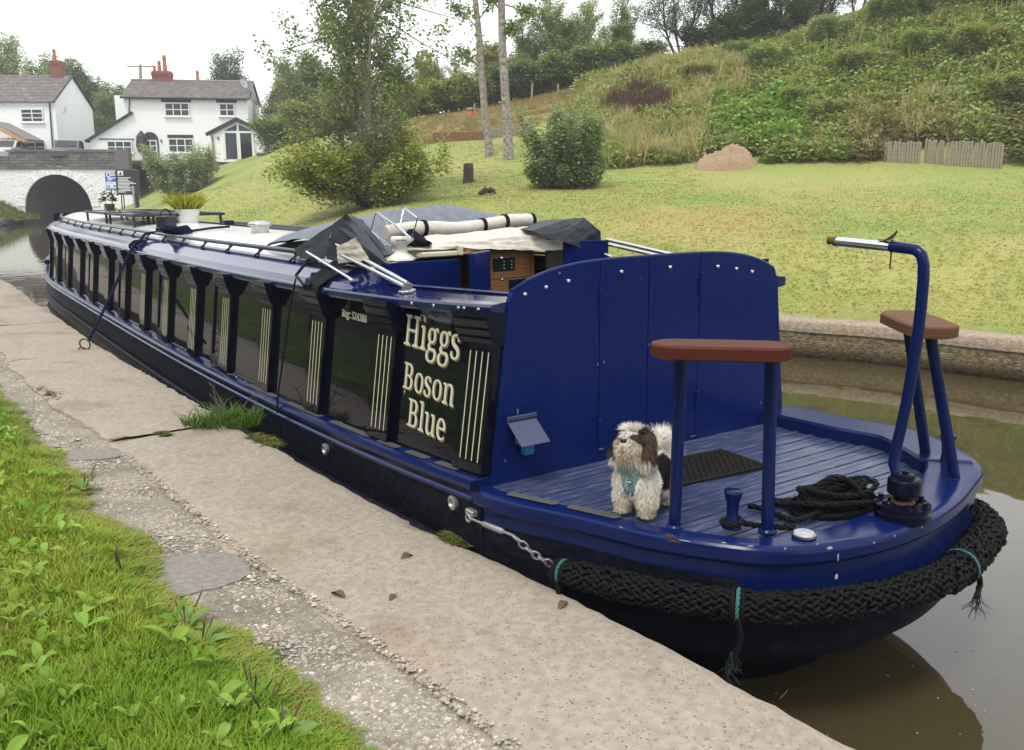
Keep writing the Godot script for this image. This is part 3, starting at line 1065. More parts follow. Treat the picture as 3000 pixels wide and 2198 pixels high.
func slate_roof(house: Node3D, e0: Vector3, e1: Vector3, r0: Vector3, r1: Vector3, courses: int, per: int) -> void:
	var m := MB.new(Color(1, 1, 1))
	var n := (e1 - e0).cross(r0 - e0).normalized()
	if n.y < 0.0:
		n = -n
	for i in courses:
		var t0 := i / float(courses)
		var t1 := minf((i + 1.25) / courses, 1.0)
		for k in per:
			var u0 := clampf((k + (0.5 if i % 2 else 0.0)) / per, 0.0, 1.0)
			var u1 := clampf((k + 1 + (0.5 if i % 2 else 0.0) - 0.05) / per, 0.0, 1.0)
			if k == 0 and i % 2:
				u0 = 0.0
			if u1 <= u0:
				continue
			var g := rnd(0.8, 1.15)
			m.tint = Color(0.195 * g, 0.172 * g * rnd(0.95, 1.05), 0.166 * g)
			if rng.randf() < 0.06:
				m.tint = m.tint * 1.35
			var lo := e0.lerp(r0, t0)
			var lo1 := e1.lerp(r1, t0)
			var hi := e0.lerp(r0, t1)
			var hi1 := e1.lerp(r1, t1)
			var lift := n * (0.045 + rnd(-0.004, 0.006))
			var a := lo.lerp(lo1, u0) + lift
			var b := lo.lerp(lo1, u1) + lift
			var c := hi.lerp(hi1, u1) + n * 0.012
			var d := hi.lerp(hi1, u0) + n * 0.012
			m.flat()
			m.quad(a, b, c, d)
			m.quad(a - lift * 0.9, b - lift * 0.9, b, a)
	var o := part(house, "slates", m, mats.stone_v)
	o.set_meta("kind", "stuff")
func brick_stack(parent: Node3D, a0: float, b0: float, a1: float, b1: float, d: float, depth: float) -> MeshInstance3D:
	# a chimney of brick courses, built course by course
	var p := zp(a0, b1, d)
	var q := zp(a1, b0, d)
	var core := MB.new()
	core.box((p + q) * 0.5 + Vector3(0, -0.1, -depth * 0.5), Vector3(q.x - p.x - 0.05, q.y - p.y + 0.2, depth - 0.05))
	var st := part(parent, "chimney", core, mats.stone_a)
	var y := p.y - 0.05
	var i := 0
	while y < q.y - 0.04:
		var grow := 0.05 if y > q.y - 0.35 and y < q.y - 0.12 else 0.0
		var m := MB.new()
		var nb := int(round((q.x - p.x) / 0.24))
		for k in nb:
			var x0 := p.x - grow + (q.x - p.x + grow * 2.0) * (k + (0.0 if i % 2 else 0.0)) / nb
			m.box(Vector3(x0 + (q.x - p.x) / nb * 0.5, y + 0.035, p.z - depth * 0.5 + (rnd(-0.004, 0.004))), Vector3((q.x - p.x) / nb - 0.015, 0.066, depth + grow * 2.0), 0.006)
		var o := part(st, "brick_course", m, mats.brick_red)
		o.set_meta("kind", "stuff")
		y += 0.08
		i += 1
	return st
func pot(parent: Node3D, a: float, b0: float, b1: float, w: float, d: float, m: Material) -> void:
	var p := zp(a, b1, d)
	var h := zp(a, b0, d).y - p.y
	var r := w * 0.36314 / 2613.0 * d * 0.5
	var pm := MB.new()
	pm.lathe(p, [[r * 0.95, -0.1], [r, h * 0.1], [r * 0.72, h * 0.72], [r * 0.95, h * 0.76], [r * 0.95, h * 0.84], [r * 0.7, h * 0.86], [r * 0.75, h], [r * 0.6, h], [r * 0.55, h * 0.9], [0.0, h * 0.88]], 14)
	part(parent, "chimney_pot", pm, m)

func build_tunnel_and_houses() -> void:
	# ---- ground behind the portal
	var gm := MB.new(Color(0.16, 0.17, 0.06))
	gm.flat()
	var y0 := 4.35
	var gz := -63.6
	gm.quad(Vector3(-90, y0, gz), Vector3(-25.8, y0, gz), Vector3(-20, y0 + 0.2, -66.5), Vector3(-90, y0, -66.5))
	gm.quad(Vector3(-90, y0, -66.5), Vector3(-20, y0 + 0.2, -66.5), Vector3(-18, 6.5, -120), Vector3(-90, 6.5, -120))
	structure("cottage_ground", gm, mats.lawn)
	# ---- portal
	var d := 63.0
	var portal := thing("tunnel_portal", "whitewashed canal tunnel mouth with dark arch and stone parapet", "tunnel")
	var cx := zp(470, 1500, d).x
	var rad := 2.38
	var spring := 1.05
	var left := -60.0
	var right := zp(1065, 1400, d).x
	var top := zp(500, 1228, d).y
	var wm := MB.new()
	wm.flat()
	var n := 40
	var prev := Vector3(cx - rad, -0.8, -d)
	wm.quad(Vector3(left, -0.8, -d), prev, Vector3(cx - rad, top, -d), Vector3(left, top, -d))
	for i in n + 1:
		var a := PI - PI * i / n
		var p := Vector3(cx + cos(a) * rad, spring + sin(a) * rad, -d)
		if i == 0:
			p = Vector3(cx - rad, spring, -d)
		else:
			wm.quad(prev, p, Vector3(p.x, top, -d), Vector3(prev.x, top, -d))
		prev = p
	wm.quad(Vector3(cx + rad, -0.8, -d), Vector3(right, -0.8, -d), Vector3(right, top, -d), Vector3(cx + rad, top, -d))
	wm.quad(Vector3(right, -0.8, -d), Vector3(right, -0.8, -d - 1.2), Vector3(right, top, -d - 1.2), Vector3(right, top, -d))
	part(portal, "portal_wall", wm, mats.worn_whitewash)
	# lining of the bore
	var lm := MB.new()
	var rows := []
	for z in [0.0, 6.0, 14.0, 24.0, 44.0]:
		var r := []
		for i in n + 3:
			var p: Vector3
			if i == 0:
				p = Vector3(cx - rad, -0.8, -d - z)
			elif i == n + 2:
				p = Vector3(cx + rad, -0.8, -d - z)
			else:
				var a := PI - PI * (i - 1) / n
				p = Vector3(cx + cos(a) * rad, spring + sin(a) * rad, -d - z)
			r.append(p)
		rows.append(r)
	lm.grid(rows)
	part(portal, "tunnel_lining", lm, mat("old_brick", Color(0.15, 0.11, 0.095), 0.95))
	var em := MB.new()
	em.box(Vector3(cx, 1.5, -d - 44.0), Vector3(6, 6, 0.1))
	part(portal, "far_end", em, mats.old_brick)
	# voussoirs
	for i in 29:
		var a0 := PI * (0.02 + 0.96 * i / 29.0)
		var a1 := PI * (0.02 + 0.96 * (i + 0.93) / 29.0)
		var vm := MB.new()
		var ro := rad + (0.62 if i % 2 else 0.52)
		var poly := PackedVector2Array([Vector2(cos(a0), sin(a0)) * (rad - 0.02), Vector2(cos(a0), sin(a0)) * ro, Vector2(cos(a1), sin(a1)) * ro, Vector2(cos(a1), sin(a1)) * (rad - 0.02)])
		vm.prism(poly, -0.1, 0.055 + 0.012 * (i % 3), Transform3D(Basis(), Vector3(cx, spring, -d)))
		part(portal, "voussoir", vm, mats.worn_whitewash if i % 4 else mats.whitewash)
	# parapet: courses of stone blocks
	var pt := zp(500, 1066, d).y
	var ph := pt - top
	for c in 7:
		var yy := top + ph * c / 7.0
		var hh := ph / 7.0 - 0.015
		var x := -47.0 + (0.3 if c % 2 else 0.0)
		var pr := zp(1012, 1100, d).x
		while x < pr - 0.05:
			var wdt := minf(rnd(0.45, 0.8) if c > 0 and c < 6 else rnd(0.9, 1.3), pr - x)
			if x > -39.5:
				var bm := MB.new()
				bm.box(Vector3(x + wdt * 0.5, yy + hh * 0.5, -d - 0.15 + (0.05 if c == 6 or c == 0 else rnd(-0.01, 0.012))), Vector3(wdt - 0.018, hh, 0.45), 0.012)
				part(portal, "coping_stone" if c == 6 else "stone_block", bm, mats[["stone_a", "stone_b", "stone_c"][rng.randi() % 3]])
			x += wdt
	var bkm := MB.new()
	bkm.box(Vector3(-38.0, top + ph * 0.5 - 0.02, -d - 0.3), Vector3(2.0 * (zp(1012, 1100, d).x + 38.0), ph - 0.06, 0.5))
	part(portal, "parapet_core", bkm, mats.stone_b)
	var pl := MB.new()
	var pc := zp(990, 1140, d)
	pl.box(Vector3(pc.x, top + ph * 0.48, -d - 0.1), Vector3(0.95, ph * 1.02, 0.62), 0.03)
	part(portal, "parapet_pier", pl, mats.stone_a)
	# rough bank at the portal's left
	var lbk := MB.new(Color(0.2, 0.2, 0.08))
	var lrows := []
	for i in 9:
		var rr := []
		for k in 7:
			var z := lerpf(-52.0, -62.9, i / 8.0)
			var x := lerpf(-33.4, -40.0, k / 6.0) - 1.2 * (1.0 - i / 8.0)
			rr.append(Vector3(x, 0.35 + 1.25 * smoothstep(0.0, 0.5, k / 6.0) * smoothstep(0.0, 0.6, i / 8.0) + 0.25 * noise_a.get_noise_2d(x * 3.0, z * 3.0), z))
		lrows.append(rr)
	lbk.grid(flip_top(lrows))
	structure("rough_bank", lbk, mats.lawn)
	var tx := []
	var tc := []
	for k in 2600:
		var i := rng.randi() % 8
		var j := rng.randi() % 6
		var p: Vector3 = (lrows[i][j] as Vector3).lerp(lrows[i + 1][j], rng.randf()).lerp((lrows[i][j + 1] as Vector3).lerp(lrows[i + 1][j + 1], rng.randf()), rng.randf())
		tx.append(Transform3D(Basis(Vector3.UP, rnd(0, TAU)).scaled(Vector3.ONE * rnd(0.6, 1.3)), p))
		tc.append(vary(Color(0.17, 0.2, 0.05), 0.3))
	tag(multi(self, "rough_grass", blade_mesh(8, 0.3, 0.02, 0.12, 0.7), mats.blade, tx, tc), "rough grass on the bank at the left of the tunnel mouth", "grass")
	for k in 5:
		var sm9 := MB.new()
		sm9.box(Vector3.ZERO, Vector3(rnd(0.5, 0.9), rnd(0.35, 0.5), 0.6), 0.08)
		lone("edge_stone", sm9, mats.stone_a, "rough stone block in the water's edge left of the tunnel mouth", "stone", Transform3D(Basis(Vector3.UP, rnd(-0.2, 0.2)), Vector3(-33.9 - 0.28 * k, 0.2 + 0.1 * (k % 2), -58.2 - k * 0.95)), "stones at the tunnel's left bank")
	# ---- white cottage with glazed porch
	var hd := 66.0
	var house := thing("white_cottage", "white rendered cottage with glazed gable porch and red chimney on slate roof", "house")
	var hb := MB.new()
	var bl0 := zp(1062, 1200, hd)
	var tr0 := zp(1978, 652, hd)
	var floor_y := 4.2
	var hdeep := 5.6
	hb.flat()
	hb.box(Vector3((bl0.x + tr0.x) * 0.5, (floor_y + tr0.y) * 0.5, -hd - hdeep * 0.5), Vector3(tr0.x - bl0.x, tr0.y - floor_y, hdeep))
	var ridge_y := zp(1400, 528, hd + hdeep * 0.5).y
	for x in [bl0.x, tr0.x]:
		var a := Vector3(x, tr0.y - 0.01, -hd)
		var b := Vector3(x, tr0.y - 0.01, -hd - hdeep)
		var c := Vector3(x, ridge_y, -hd - hdeep * 0.5)
		hb.tri(a, b, c)
		hb.tri(a, c, b)
	part(house, "wall", hb, mats.whitewash)
	var e0 := Vector3(bl0.x - 0.15, tr0.y - 0.02, -hd + 0.28)
	var e1 := Vector3(tr0.x + 0.15, tr0.y - 0.02, -hd + 0.28)
	var r0 := Vector3(bl0.x - 0.15, ridge_y + 0.08, -hd - hdeep * 0.5)
	var r1 := Vector3(tr0.x + 0.15, ridge_y + 0.08, -hd - hdeep * 0.5)
	slate_roof(house, e0, e1, r0, r1, 15, 34)
	var rb := MB.new()
	rb.flat()
	rb.quad(r1, r0, Vector3(e0.x, e0.y, -hd - hdeep - 0.2), Vector3(e1.x, e1.y, -hd - hdeep - 0.2))
	rb.quad(e0, e1, r1, r0)
	part(house, "roof_deck", rb, mats.slate_b)
	var rt := MB.new()
	rt.tube([r0 + Vector3.UP * 0.03, r1 + Vector3.UP * 0.03], 0.10, 8)
	part(house, "ridge_tiles", rt, mats.slate_c)
	var gu := MB.new()
	gu.tube([e0 + Vector3(0, -0.05, 0.05), e1 + Vector3(0, -0.05, 0.05)], 0.065, 6)
	part(house, "gutter", gu, mats.dark_trim)
	for q in [[1305, 660, 1535, 688], [1735, 660, 1893, 686], [1355, 950, 1552, 977], [828, 984, 1097, 992]]:
		var lm2 := MB.new()
		facing_box(lm2, q[0], q[1], q[2], q[3], hd - 0.07, 0.12, 0.01)
		part(house, "lintel", lm2, mats.dark_trim)
	window_at(house, 1338, 692, 1522, 803, 3, 2, hd - 0.05)
	window_at(house, 1762, 692, 1876, 798, 2, 2, hd - 0.05)
	window_at(house, 1368, 980, 1556, 1096, 3, 2, hd - 0.05)
	# lean-to on its left
	var lt := MB.new()
	lt.flat()
	var la := zp(762, 1000, hd)
	var lb := zp(1075, 792, hd)
	for k in 2:
		var z := -hd + 0.003 if k == 0 else -hd - 3.0
		if k == 0:
			lt.quad(Vector3(la.x, floor_y, z), Vector3(lb.x, floor_y, z), Vector3(lb.x, lb.y, z), Vector3(la.x, la.y, z))
	lt.quad(Vector3(la.x, floor_y, -hd - 3.0), Vector3(la.x, floor_y, -hd), Vector3(la.x, la.y, -hd), Vector3(la.x, la.y, -hd - 3.0))
	part(house, "lean_to_wall", lt, mats.whitewash)
	var lr := MB.new()
	var dv := (lb - la)
	dv.z = 0
	lr.box((la + lb) * 0.5 + Vector3(-0.08, 0.03, -1.4), Vector3(dv.length() + 0.5, 0.16, 3.3), 0.02, Basis(Vector3.BACK, atan2(dv.y, dv.x)))
	part(house, "lean_to_roof", lr, mats.dark_trim)
	window_at(house, 897, 1003, 1080, 1102, 3, 2, hd - 0.06)
	# arched door
	var ad := MB.new()
	var dc := zp(1225, 1010, hd - 0.05)
	var dw := (zp(1285, 1010, hd).x - zp(1165, 1010, hd).x) * 0.5
	var apex := zp(1225, 930, hd).y
	var poly := PackedVector2Array([Vector2(-dw, floor_y - dc.y + 0.2), Vector2(dw, floor_y - dc.y + 0.2)])
	for i in 13:
		var a := PI * i / 12.0
		poly.append(Vector2(cos(a) * dw, apex - dc.y - dw + sin(a) * dw))
	ad.prism(poly, -0.05, 0.03, Transform3D(Basis(), dc))
	var dp := part(house, "arched_doorway", ad, mats.dark_trim)
	window_at(house, 1178, 995, 1272, 1130, 2, 3, hd - 0.10, "door")
	# porch
	var pd := 63.6
	var pa := zp(1655, 930, pd)
	var pb := zp(2082, 930, pd)
	var pap := zp(1862, 822, pd)
	var pm := MB.new()
	var fy := zp(1800, 1168, pd).y
	pm.flat()
	var front := PackedVector2Array([Vector2(pa.x, fy), Vector2(pb.x, fy), Vector2(pb.x, pb.y), Vector2(pap.x, pap.y), Vector2(pa.x, pa.y)])
	pm.prism(front, -hd - 0.0, -pd, Transform3D())
	part(house, "porch", pm, mats.whitewash)
	for sgn in [-1.0, 1.0]:
		var ev := Vector3(pa.x - 0.25, pa.y - 0.10, 0) if sgn < 0 else Vector3(pb.x + 0.25, pb.y - 0.10, 0)
		var apx := Vector3(pap.x, pap.y + 0.05, 0)
		slate_roof(house, Vector3(ev.x, ev.y, -pd + 0.2) if sgn < 0 else Vector3(ev.x, ev.y, -hd), Vector3(ev.x, ev.y, -hd) if sgn < 0 else Vector3(ev.x, ev.y, -pd + 0.2), Vector3(apx.x, apx.y, -pd + 0.2) if sgn < 0 else Vector3(apx.x, apx.y, -hd), Vector3(apx.x, apx.y, -hd) if sgn < 0 else Vector3(apx.x, apx.y, -pd + 0.2), 8, 8)
		var bm := MB.new()
		var mid := (ev + apx) * 0.5
		var dd := apx - ev
		bm.box(Vector3(mid.x, mid.y - 0.04, -pd + 0.16), Vector3(dd.length() + 0.1, 0.26, 0.06), 0.01, Basis(Vector3.BACK, atan2(dd.y, dd.x)))
		part(house, "bargeboard", bm, mats.dark_trim)
	for k in 2:
		var gm2 := MB.new()
		var x0 := 1765.0 if k == 0 else 1883.0
		facing_box(gm2, x0, 932, x0 + 105, 1143, pd - 0.03, 0.04)
		var dr := part(house, "glass_door", gm2, mats.pane)
		var tm := MB.new()
		var t0 := zp(1760 if k == 0 else 1876, 914, pd - 0.02)
		var t1 := zp(1860 if k == 0 else 1982, 914, pd - 0.02)
		var t2 := zp(1860 if k == 0 else 1876, 860, pd - 0.02)
		tm.prism(PackedVector2Array([Vector2(t0.x, t0.y), Vector2(t1.x, t1.y), Vector2(t2.x, t2.y)]), -pd - 0.05, -pd + 0.03)
		part(house, "gable_light", tm, mats.pane)
		var fr := MB.new()
		facing_box(fr, x0 - 8, 926, x0 + 1, 1146, pd - 0.06, 0.06, 0.01)
		facing_box(fr, x0 + 104, 926, x0 + 112, 1146, pd - 0.06, 0.06, 0.01)
		facing_box(fr, x0 + 2, 922, x0 + 103, 932, pd - 0.058, 0.06, 0.01)
		part(dr, "frame", fr, mats.white_frame)
	for q in [[1640, 935, 1682, 1165, pd - 0.12], [1050, 650, 1058, 775, hd - 0.1], [1975, 660, 2008, 600, hd - 0.1], [2085, 930, 2092, 1130, pd - 0.1]]:
		var pp := MB.new()
		pp.tube([zp(q[0], q[1], q[4]), zp((q[0] + q[2]) * 0.5 + 8, lerpf(q[1], q[3], 0.15), q[4]), zp(q[2], q[3], q[4])], 0.045, 6)
		part(house, "downpipe", pp, mats.dark_trim)
	for q in [[1305, 1000], [1712, 975], [2037, 970]]:
		var wl := MB.new()
		facing_box(wl, q[0] - 4, q[1] - 12, q[0] + 4, q[1] + 12, (hd if q[0] < 1500 else pd) - 0.1, 0.1, 0.02)
		part(house, "wall_lamp", wl, mats.dark_trim)
	var st := brick_stack(house, 1272, 438, 1415, 525, hd + 2.6, 0.75)
	pot(house, 1297, 398, 438, 26, hd + 2.9, mats.terracotta)
	pot(house, 1335, 358, 438, 32, hd + 2.9, mats.terracotta)
	pot(house, 1378, 313, 438, 36, hd + 2.9, mats.terracotta)
	pot(house, 1632, 430, 530, 28, hd + 2.8, mats.terracotta)
	# wing behind, seen at its left
	var wg := MB.new()
	var wa := zp(995, 640, hd + 3.5)
	var wb := zp(1064, 560, hd + 3.5)
	wg.box(Vector3((wa.x + wb.x) * 0.5 + 0.6, (floor_y + wa.y) * 0.5, -hd - 5.0), Vector3(wb.x - wa.x + 1.2, wa.y - floor_y, 3.0))
	part(house, "rear_wing", wg, mats.whitewash)
	dish(house, zp(1960, 527, hd + 0.6), 0.36, mats.galv)
	var turn := Basis(Vector3.UP, deg_to_rad(7.0))
	var hc := zp(1520, 1100, hd)
	house.transform = Transform3D(turn, hc - turn * hc)
	# closed parasol by the door
	var pr := thing("closed_parasol", "closed dark parasol standing beside the arched cottage door", "parasol")
	var um := MB.new()
	var ub := zp(1150, 1090, hd - 0.8)
	var ut := zp(1155, 912, hd - 0.8)
	um.lathe(Vector3(ub.x, ub.y, ub.z), [[0.3, 0.0], [0.42, (ut.y - ub.y) * 0.3], [0.34, (ut.y - ub.y) * 0.72], [0.12, (ut.y - ub.y) * 0.92], [0.0, ut.y - ub.y]], 9)
	part(pr, "canopy", um, mats.dark_trim)
	var up := MB.new()
	up.tube([Vector3(ub.x, floor_y, ub.z), ub + Vector3.UP * 0.5], 0.03, 6)
	part(pr, "pole", up, mats.dark_trim)
	# ---- left cottage
	var h1 := thing("gabled_cottage", "white gabled cottage with red end chimney and oak porch above the tunnel", "house")
	var d1 := 67.5
	var c0 := zp(437, 684, d1)
	var hm := MB.new()
	var dep := 6.0
	hm.box(Vector3(c0.x - 5.0, (floor_y + c0.y) * 0.5, -d1 - dep * 0.5), Vector3(10.0, c0.y - floor_y, dep))
	hm.flat()
	var rdg := zp(440, 478, d1 + dep * 0.5).y
	hm.tri(Vector3(c0.x, c0.y - 0.01, -d1), Vector3(c0.x, c0.y - 0.01, -d1 - dep), Vector3(c0.x, rdg, -d1 - dep * 0.5))
	hm.tri(Vector3(c0.x - 10.0, c0.y - 0.01, -d1 - dep), Vector3(c0.x - 10.0, c0.y - 0.01, -d1), Vector3(c0.x - 10.0, rdg, -d1 - dep * 0.5))
	part(h1, "wall", hm, mats.whitewash)
	slate_roof(h1, Vector3(c0.x - 10.2, c0.y - 0.03, -d1 + 0.25), Vector3(c0.x + 0.12, c0.y - 0.03, -d1 + 0.25), Vector3(c0.x - 10.2, rdg + 0.07, -d1 - dep * 0.5), Vector3(c0.x + 0.12, rdg + 0.07, -d1 - dep * 0.5), 18, 40)
	var rd := MB.new()
	rd.flat()
	rd.quad(Vector3(c0.x + 0.12, rdg + 0.05, -d1 - dep * 0.5), Vector3(c0.x - 10.2, rdg + 0.05, -d1 - dep * 0.5), Vector3(c0.x - 10.2, c0.y - 0.03, -d1 - dep - 0.25), Vector3(c0.x + 0.12, c0.y - 0.03, -d1 - dep - 0.25))
	rd.quad(Vector3(c0.x - 10.2, c0.y - 0.03, -d1 + 0.25), Vector3(c0.x + 0.12, c0.y - 0.03, -d1 + 0.25), Vector3(c0.x + 0.12, rdg + 0.05, -d1 - dep * 0.5), Vector3(c0.x - 10.2, rdg + 0.05, -d1 - dep * 0.5))
	part(h1, "roof_deck", rd, mats.slate_b)
	for sgn in [0.0, 1.0]:
		var vb := MB.new()
		var a := Vector3(c0.x + 0.1, c0.y - 0.05, -d1 + 0.3 - sgn * (dep + 0.6))
		var b := Vector3(c0.x + 0.1, rdg + 0.02, -d1 - dep * 0.5)
		vb.tube([a, b], 0.09, 4)
		part(h1, "verge", vb, mats.dark_trim)
	var dt := MB.new()      # dentil course under the eaves
	for k in 40:
		dt.box(Vector3(c0.x - 0.15 - k * 0.24, c0.y - 0.22, -d1 + 0.05), Vector3(0.12, 0.14, 0.1), 0.01)
	part(h1, "dentil_course", dt, mats.whitewash).set_meta("kind", "stuff")
	window_at(h1, 175, 740, 342, 850, 2, 3, d1 - 0.05)
	window_at(h1, 203, 1008, 362, 1090, 2, 2, d1 - 0.05)
	var dp1 := MB.new()
	dp1.tube([zp(396, 690, d1 - 0.1), zp(405, 800, d1 - 0.1), zp(425, 1080, d1 - 0.1)], 0.05, 6)
	part(h1, "downpipe", dp1, mats.dark_trim)
	brick_stack(h1, 414, 348, 480, 520, d1 + dep * 0.5 - 0.4, 0.8)
	pot(h1, 441, 258, 348, 30, d1 + dep * 0.5, mats.terracotta)
	dish(h1, zp(472, 733, d1 + 1.2) + Vector3(0.2, 0, 0), 0.4, mats.galv)
	var ext := MB.new()
	var xa := zp(640, 800, d1 + 10.0)
	ext.box(Vector3(xa.x - 1.6, (floor_y + xa.y) * 0.5, -d1 - dep - 3.0), Vector3(3.2, xa.y - floor_y, 6.0))
	part(h1, "rear_extension", ext, mats.whitewash)
	for k in 3:
		var wn := MB.new()
		wn.box(Vector3(xa.x + 0.01, xa.y - 1.3, -d1 - dep - 1.0 - k * 1.7), Vector3(0.04, 1.2, 0.6), 0.01)
		part(h1, "side_window", wn, mats.pane)
	# oak porch
	var op := MB.new()
	var o0 := zp(212, 990, d1 - 2.2)
	var o1 := zp(-60, 855, d1 - 2.2)
	var od := o1 - o0
	od.z = 0
	op.box((o0 + o1) * 0.5 + Vector3(0, 0.06, -1.1), Vector3(od.length() + 0.3, 0.14, 2.5), 0.02, Basis(Vector3.BACK, atan2(od.y, od.x) + PI))
	part(h1, "porch_roof", op, mats.slate_c)
	var ob := MB.new()
	ob.box((o0 + o1) * 0.5 + Vector3(0, -0.17, 0.12), Vector3(od.length(), 0.2, 0.12), 0.02, Basis(Vector3.BACK, atan2(od.y, od.x) + PI))
	part(h1, "porch_rafter", ob, mats.oak)
	for q in [[150, 1000, 165, 1080], [45, 985, 60, 1080], [0, 975, 160, 990]]:
		var om := MB.new()
		facing_box(om, q[0], q[1], q[2], q[3], d1 - 2.2, 0.15, 0.02)
		part(h1, "porch_beam", om, mats.oak)
	# ---- cars behind the parapet
	car(zp(548, 1062, 64.8), "grey_estate_car", "dark grey estate car parked behind the parapet below the gable end", Color(0.10, 0.10, 0.10), 4.35, -1.25)
	car(zp(60, 1100, 64.8), "silver_car", "pale silver car parked behind the parapet by the oak porch", Color(0.45, 0.46, 0.46), 4.35, -1.35)
	# ---- signs on the bank
	sign_at("blue_notice_board", "small blue and white canal notice board on a thin post", 856, 1256, 950, 1397, 58.0, Color(0.015, 0.10, 0.42), [[905, 1530]], true)
	sign_at("black_notice_board", "tall black notice board with rows of white text by the tunnel", 942, 1233, 1118, 1435, 57.0, Color(0.012, 0.012, 0.013), [[985, 1560], [1003, 1560], [1118, 1560]], false)
	for q in [[1078, 1365, 1560], [1098, 1410, 1560], [1112, 1410, 1560]]:
		var m := MB.new()
		var a := zp(q[0], q[1], 56.0)
		var b := zp(q[0] + 8, q[2] + 40, 56.0)
		m.box((a + b) * 0.5, Vector3(0.14 if q[0] == 1078 else 0.10, a.y - b.y, 0.12), 0.02)
		lone("bank_post", m, mats.galv if q[0] == 1078 else mats.dark_trim, "grey post standing just in front of the black notice board" if q[0] == 1078 else "short dark post standing just in front of the black notice board", "post", Transform3D(), "posts by the notice boards")
	# ---- utility pole
	var up2 := thing("utility_pole", "grey wooden power pole with crossarm rising behind the white cottage", "pole")
	var pmx := MB.new()
	pmx.tube([zp(1140, 700, 82), zp(1130, 385, 82)], [0.16, 0.13], 8)
	part(up2, "pole", pmx, mats.pale_timber)
	var px2 := MB.new()
	px2.box((zp(1030, 403, 82) + zp(1232, 396, 82)) * 0.5, Vector3((zp(1232, 400, 82) - zp(1030, 400, 82)).x, 0.12, 0.12), 0.01)
	part(up2, "crossarm", px2, mats.pale_timber)
	for a in [1030, 1130, 1228]:
		var im := MB.new()
		im.lathe(zp(a, 398, 82), [[0.06, 0.0], [0.09, 0.08], [0.05, 0.12], [0.08, 0.2], [0.03, 0.26], [0.0, 0.3]], 8)
		part(up2, "insulator", im, mats.white_frame)

func dish(parent: Node3D, p: Vector3, r: float, m: Material) -> void:
	var dm := MB.new()
	dm.lathe(p, [[0.0, -r * 0.15], [r * 0.5, -r * 0.1], [r, r * 0.08]], 16, Basis(Vector3.UP, 1.0) * Basis(Vector3(1, 0, 0), deg_to_rad(70)), false)
	dm.tube([p + Vector3(-0.1, -0.3, -0.2), p], 0.03, 5)
	part(parent, "satellite_dish", dm, m)

func car(p: Vector3, called: String, label: String, c: Color, ground: float, turn: float) -> void:
	var o := thing(called, label, "car", Transform3D(Basis(Vector3.UP, turn), Vector3(p.x, ground, p.z)))
	var side := PackedVector2Array([Vector2(-2.1, 0.3), Vector2(2.05, 0.3), Vector2(2.1, 0.65), Vector2(1.95, 0.85), Vector2(1.0, 0.98), Vector2(0.35, 1.46), Vector2(-0.4, 1.52), Vector2(-1.6, 1.48), Vector2(-2.0, 1.0), Vector2(-2.12, 0.9)])
	var b := MB.new()
	b.prism(side, -0.82, 0.82)
	var pm := mat(called + "_paint", c, 0.25)
	part(o, "body", b, pm)
	for s in [-1.0, 1.0]:
		var w := MB.new()
		w.prism(PackedVector2Array([Vector2(0.85, 1.0), Vector2(0.32, 1.40), Vector2(-1.5, 1.40), Vector2(-1.75, 1.0)]), 0.825 if s > 0 else -0.84, 0.84 if s > 0 else -0.825)
		part(o, "side_window", w, mats.pane)
		for x in [-1.35, 1.3]:
			var t := MB.new()
			t.lathe(Vector3(x, 0.32, s * 0.72), [[0.0, -0.1], [0.3, -0.1], [0.32, -0.05], [0.32, 0.1], [0.2, 0.12], [0.0, 0.11]], 16, Basis(Vector3.RIGHT, PI / 2 * s))
			part(o, "wheel", t, mats.rubber)
	var rw := MB.new()
	rw.prism(PackedVector2Array([Vector2(-2.06, 1.02), Vector2(-1.66, 1.44), Vector2(-1.68, 1.45), Vector2(-2.08, 1.03)]), -0.68, 0.68)
	part(o, "rear_window", rw, mats.pane)
	var fw := MB.new()
	fw.prism(PackedVector2Array([Vector2(0.98, 1.01), Vector2(0.40, 1.44), Vector2(0.42, 1.45), Vector2(1.0, 1.02)]), -0.68, 0.68)
	part(o, "windscreen", fw, mats.pane)

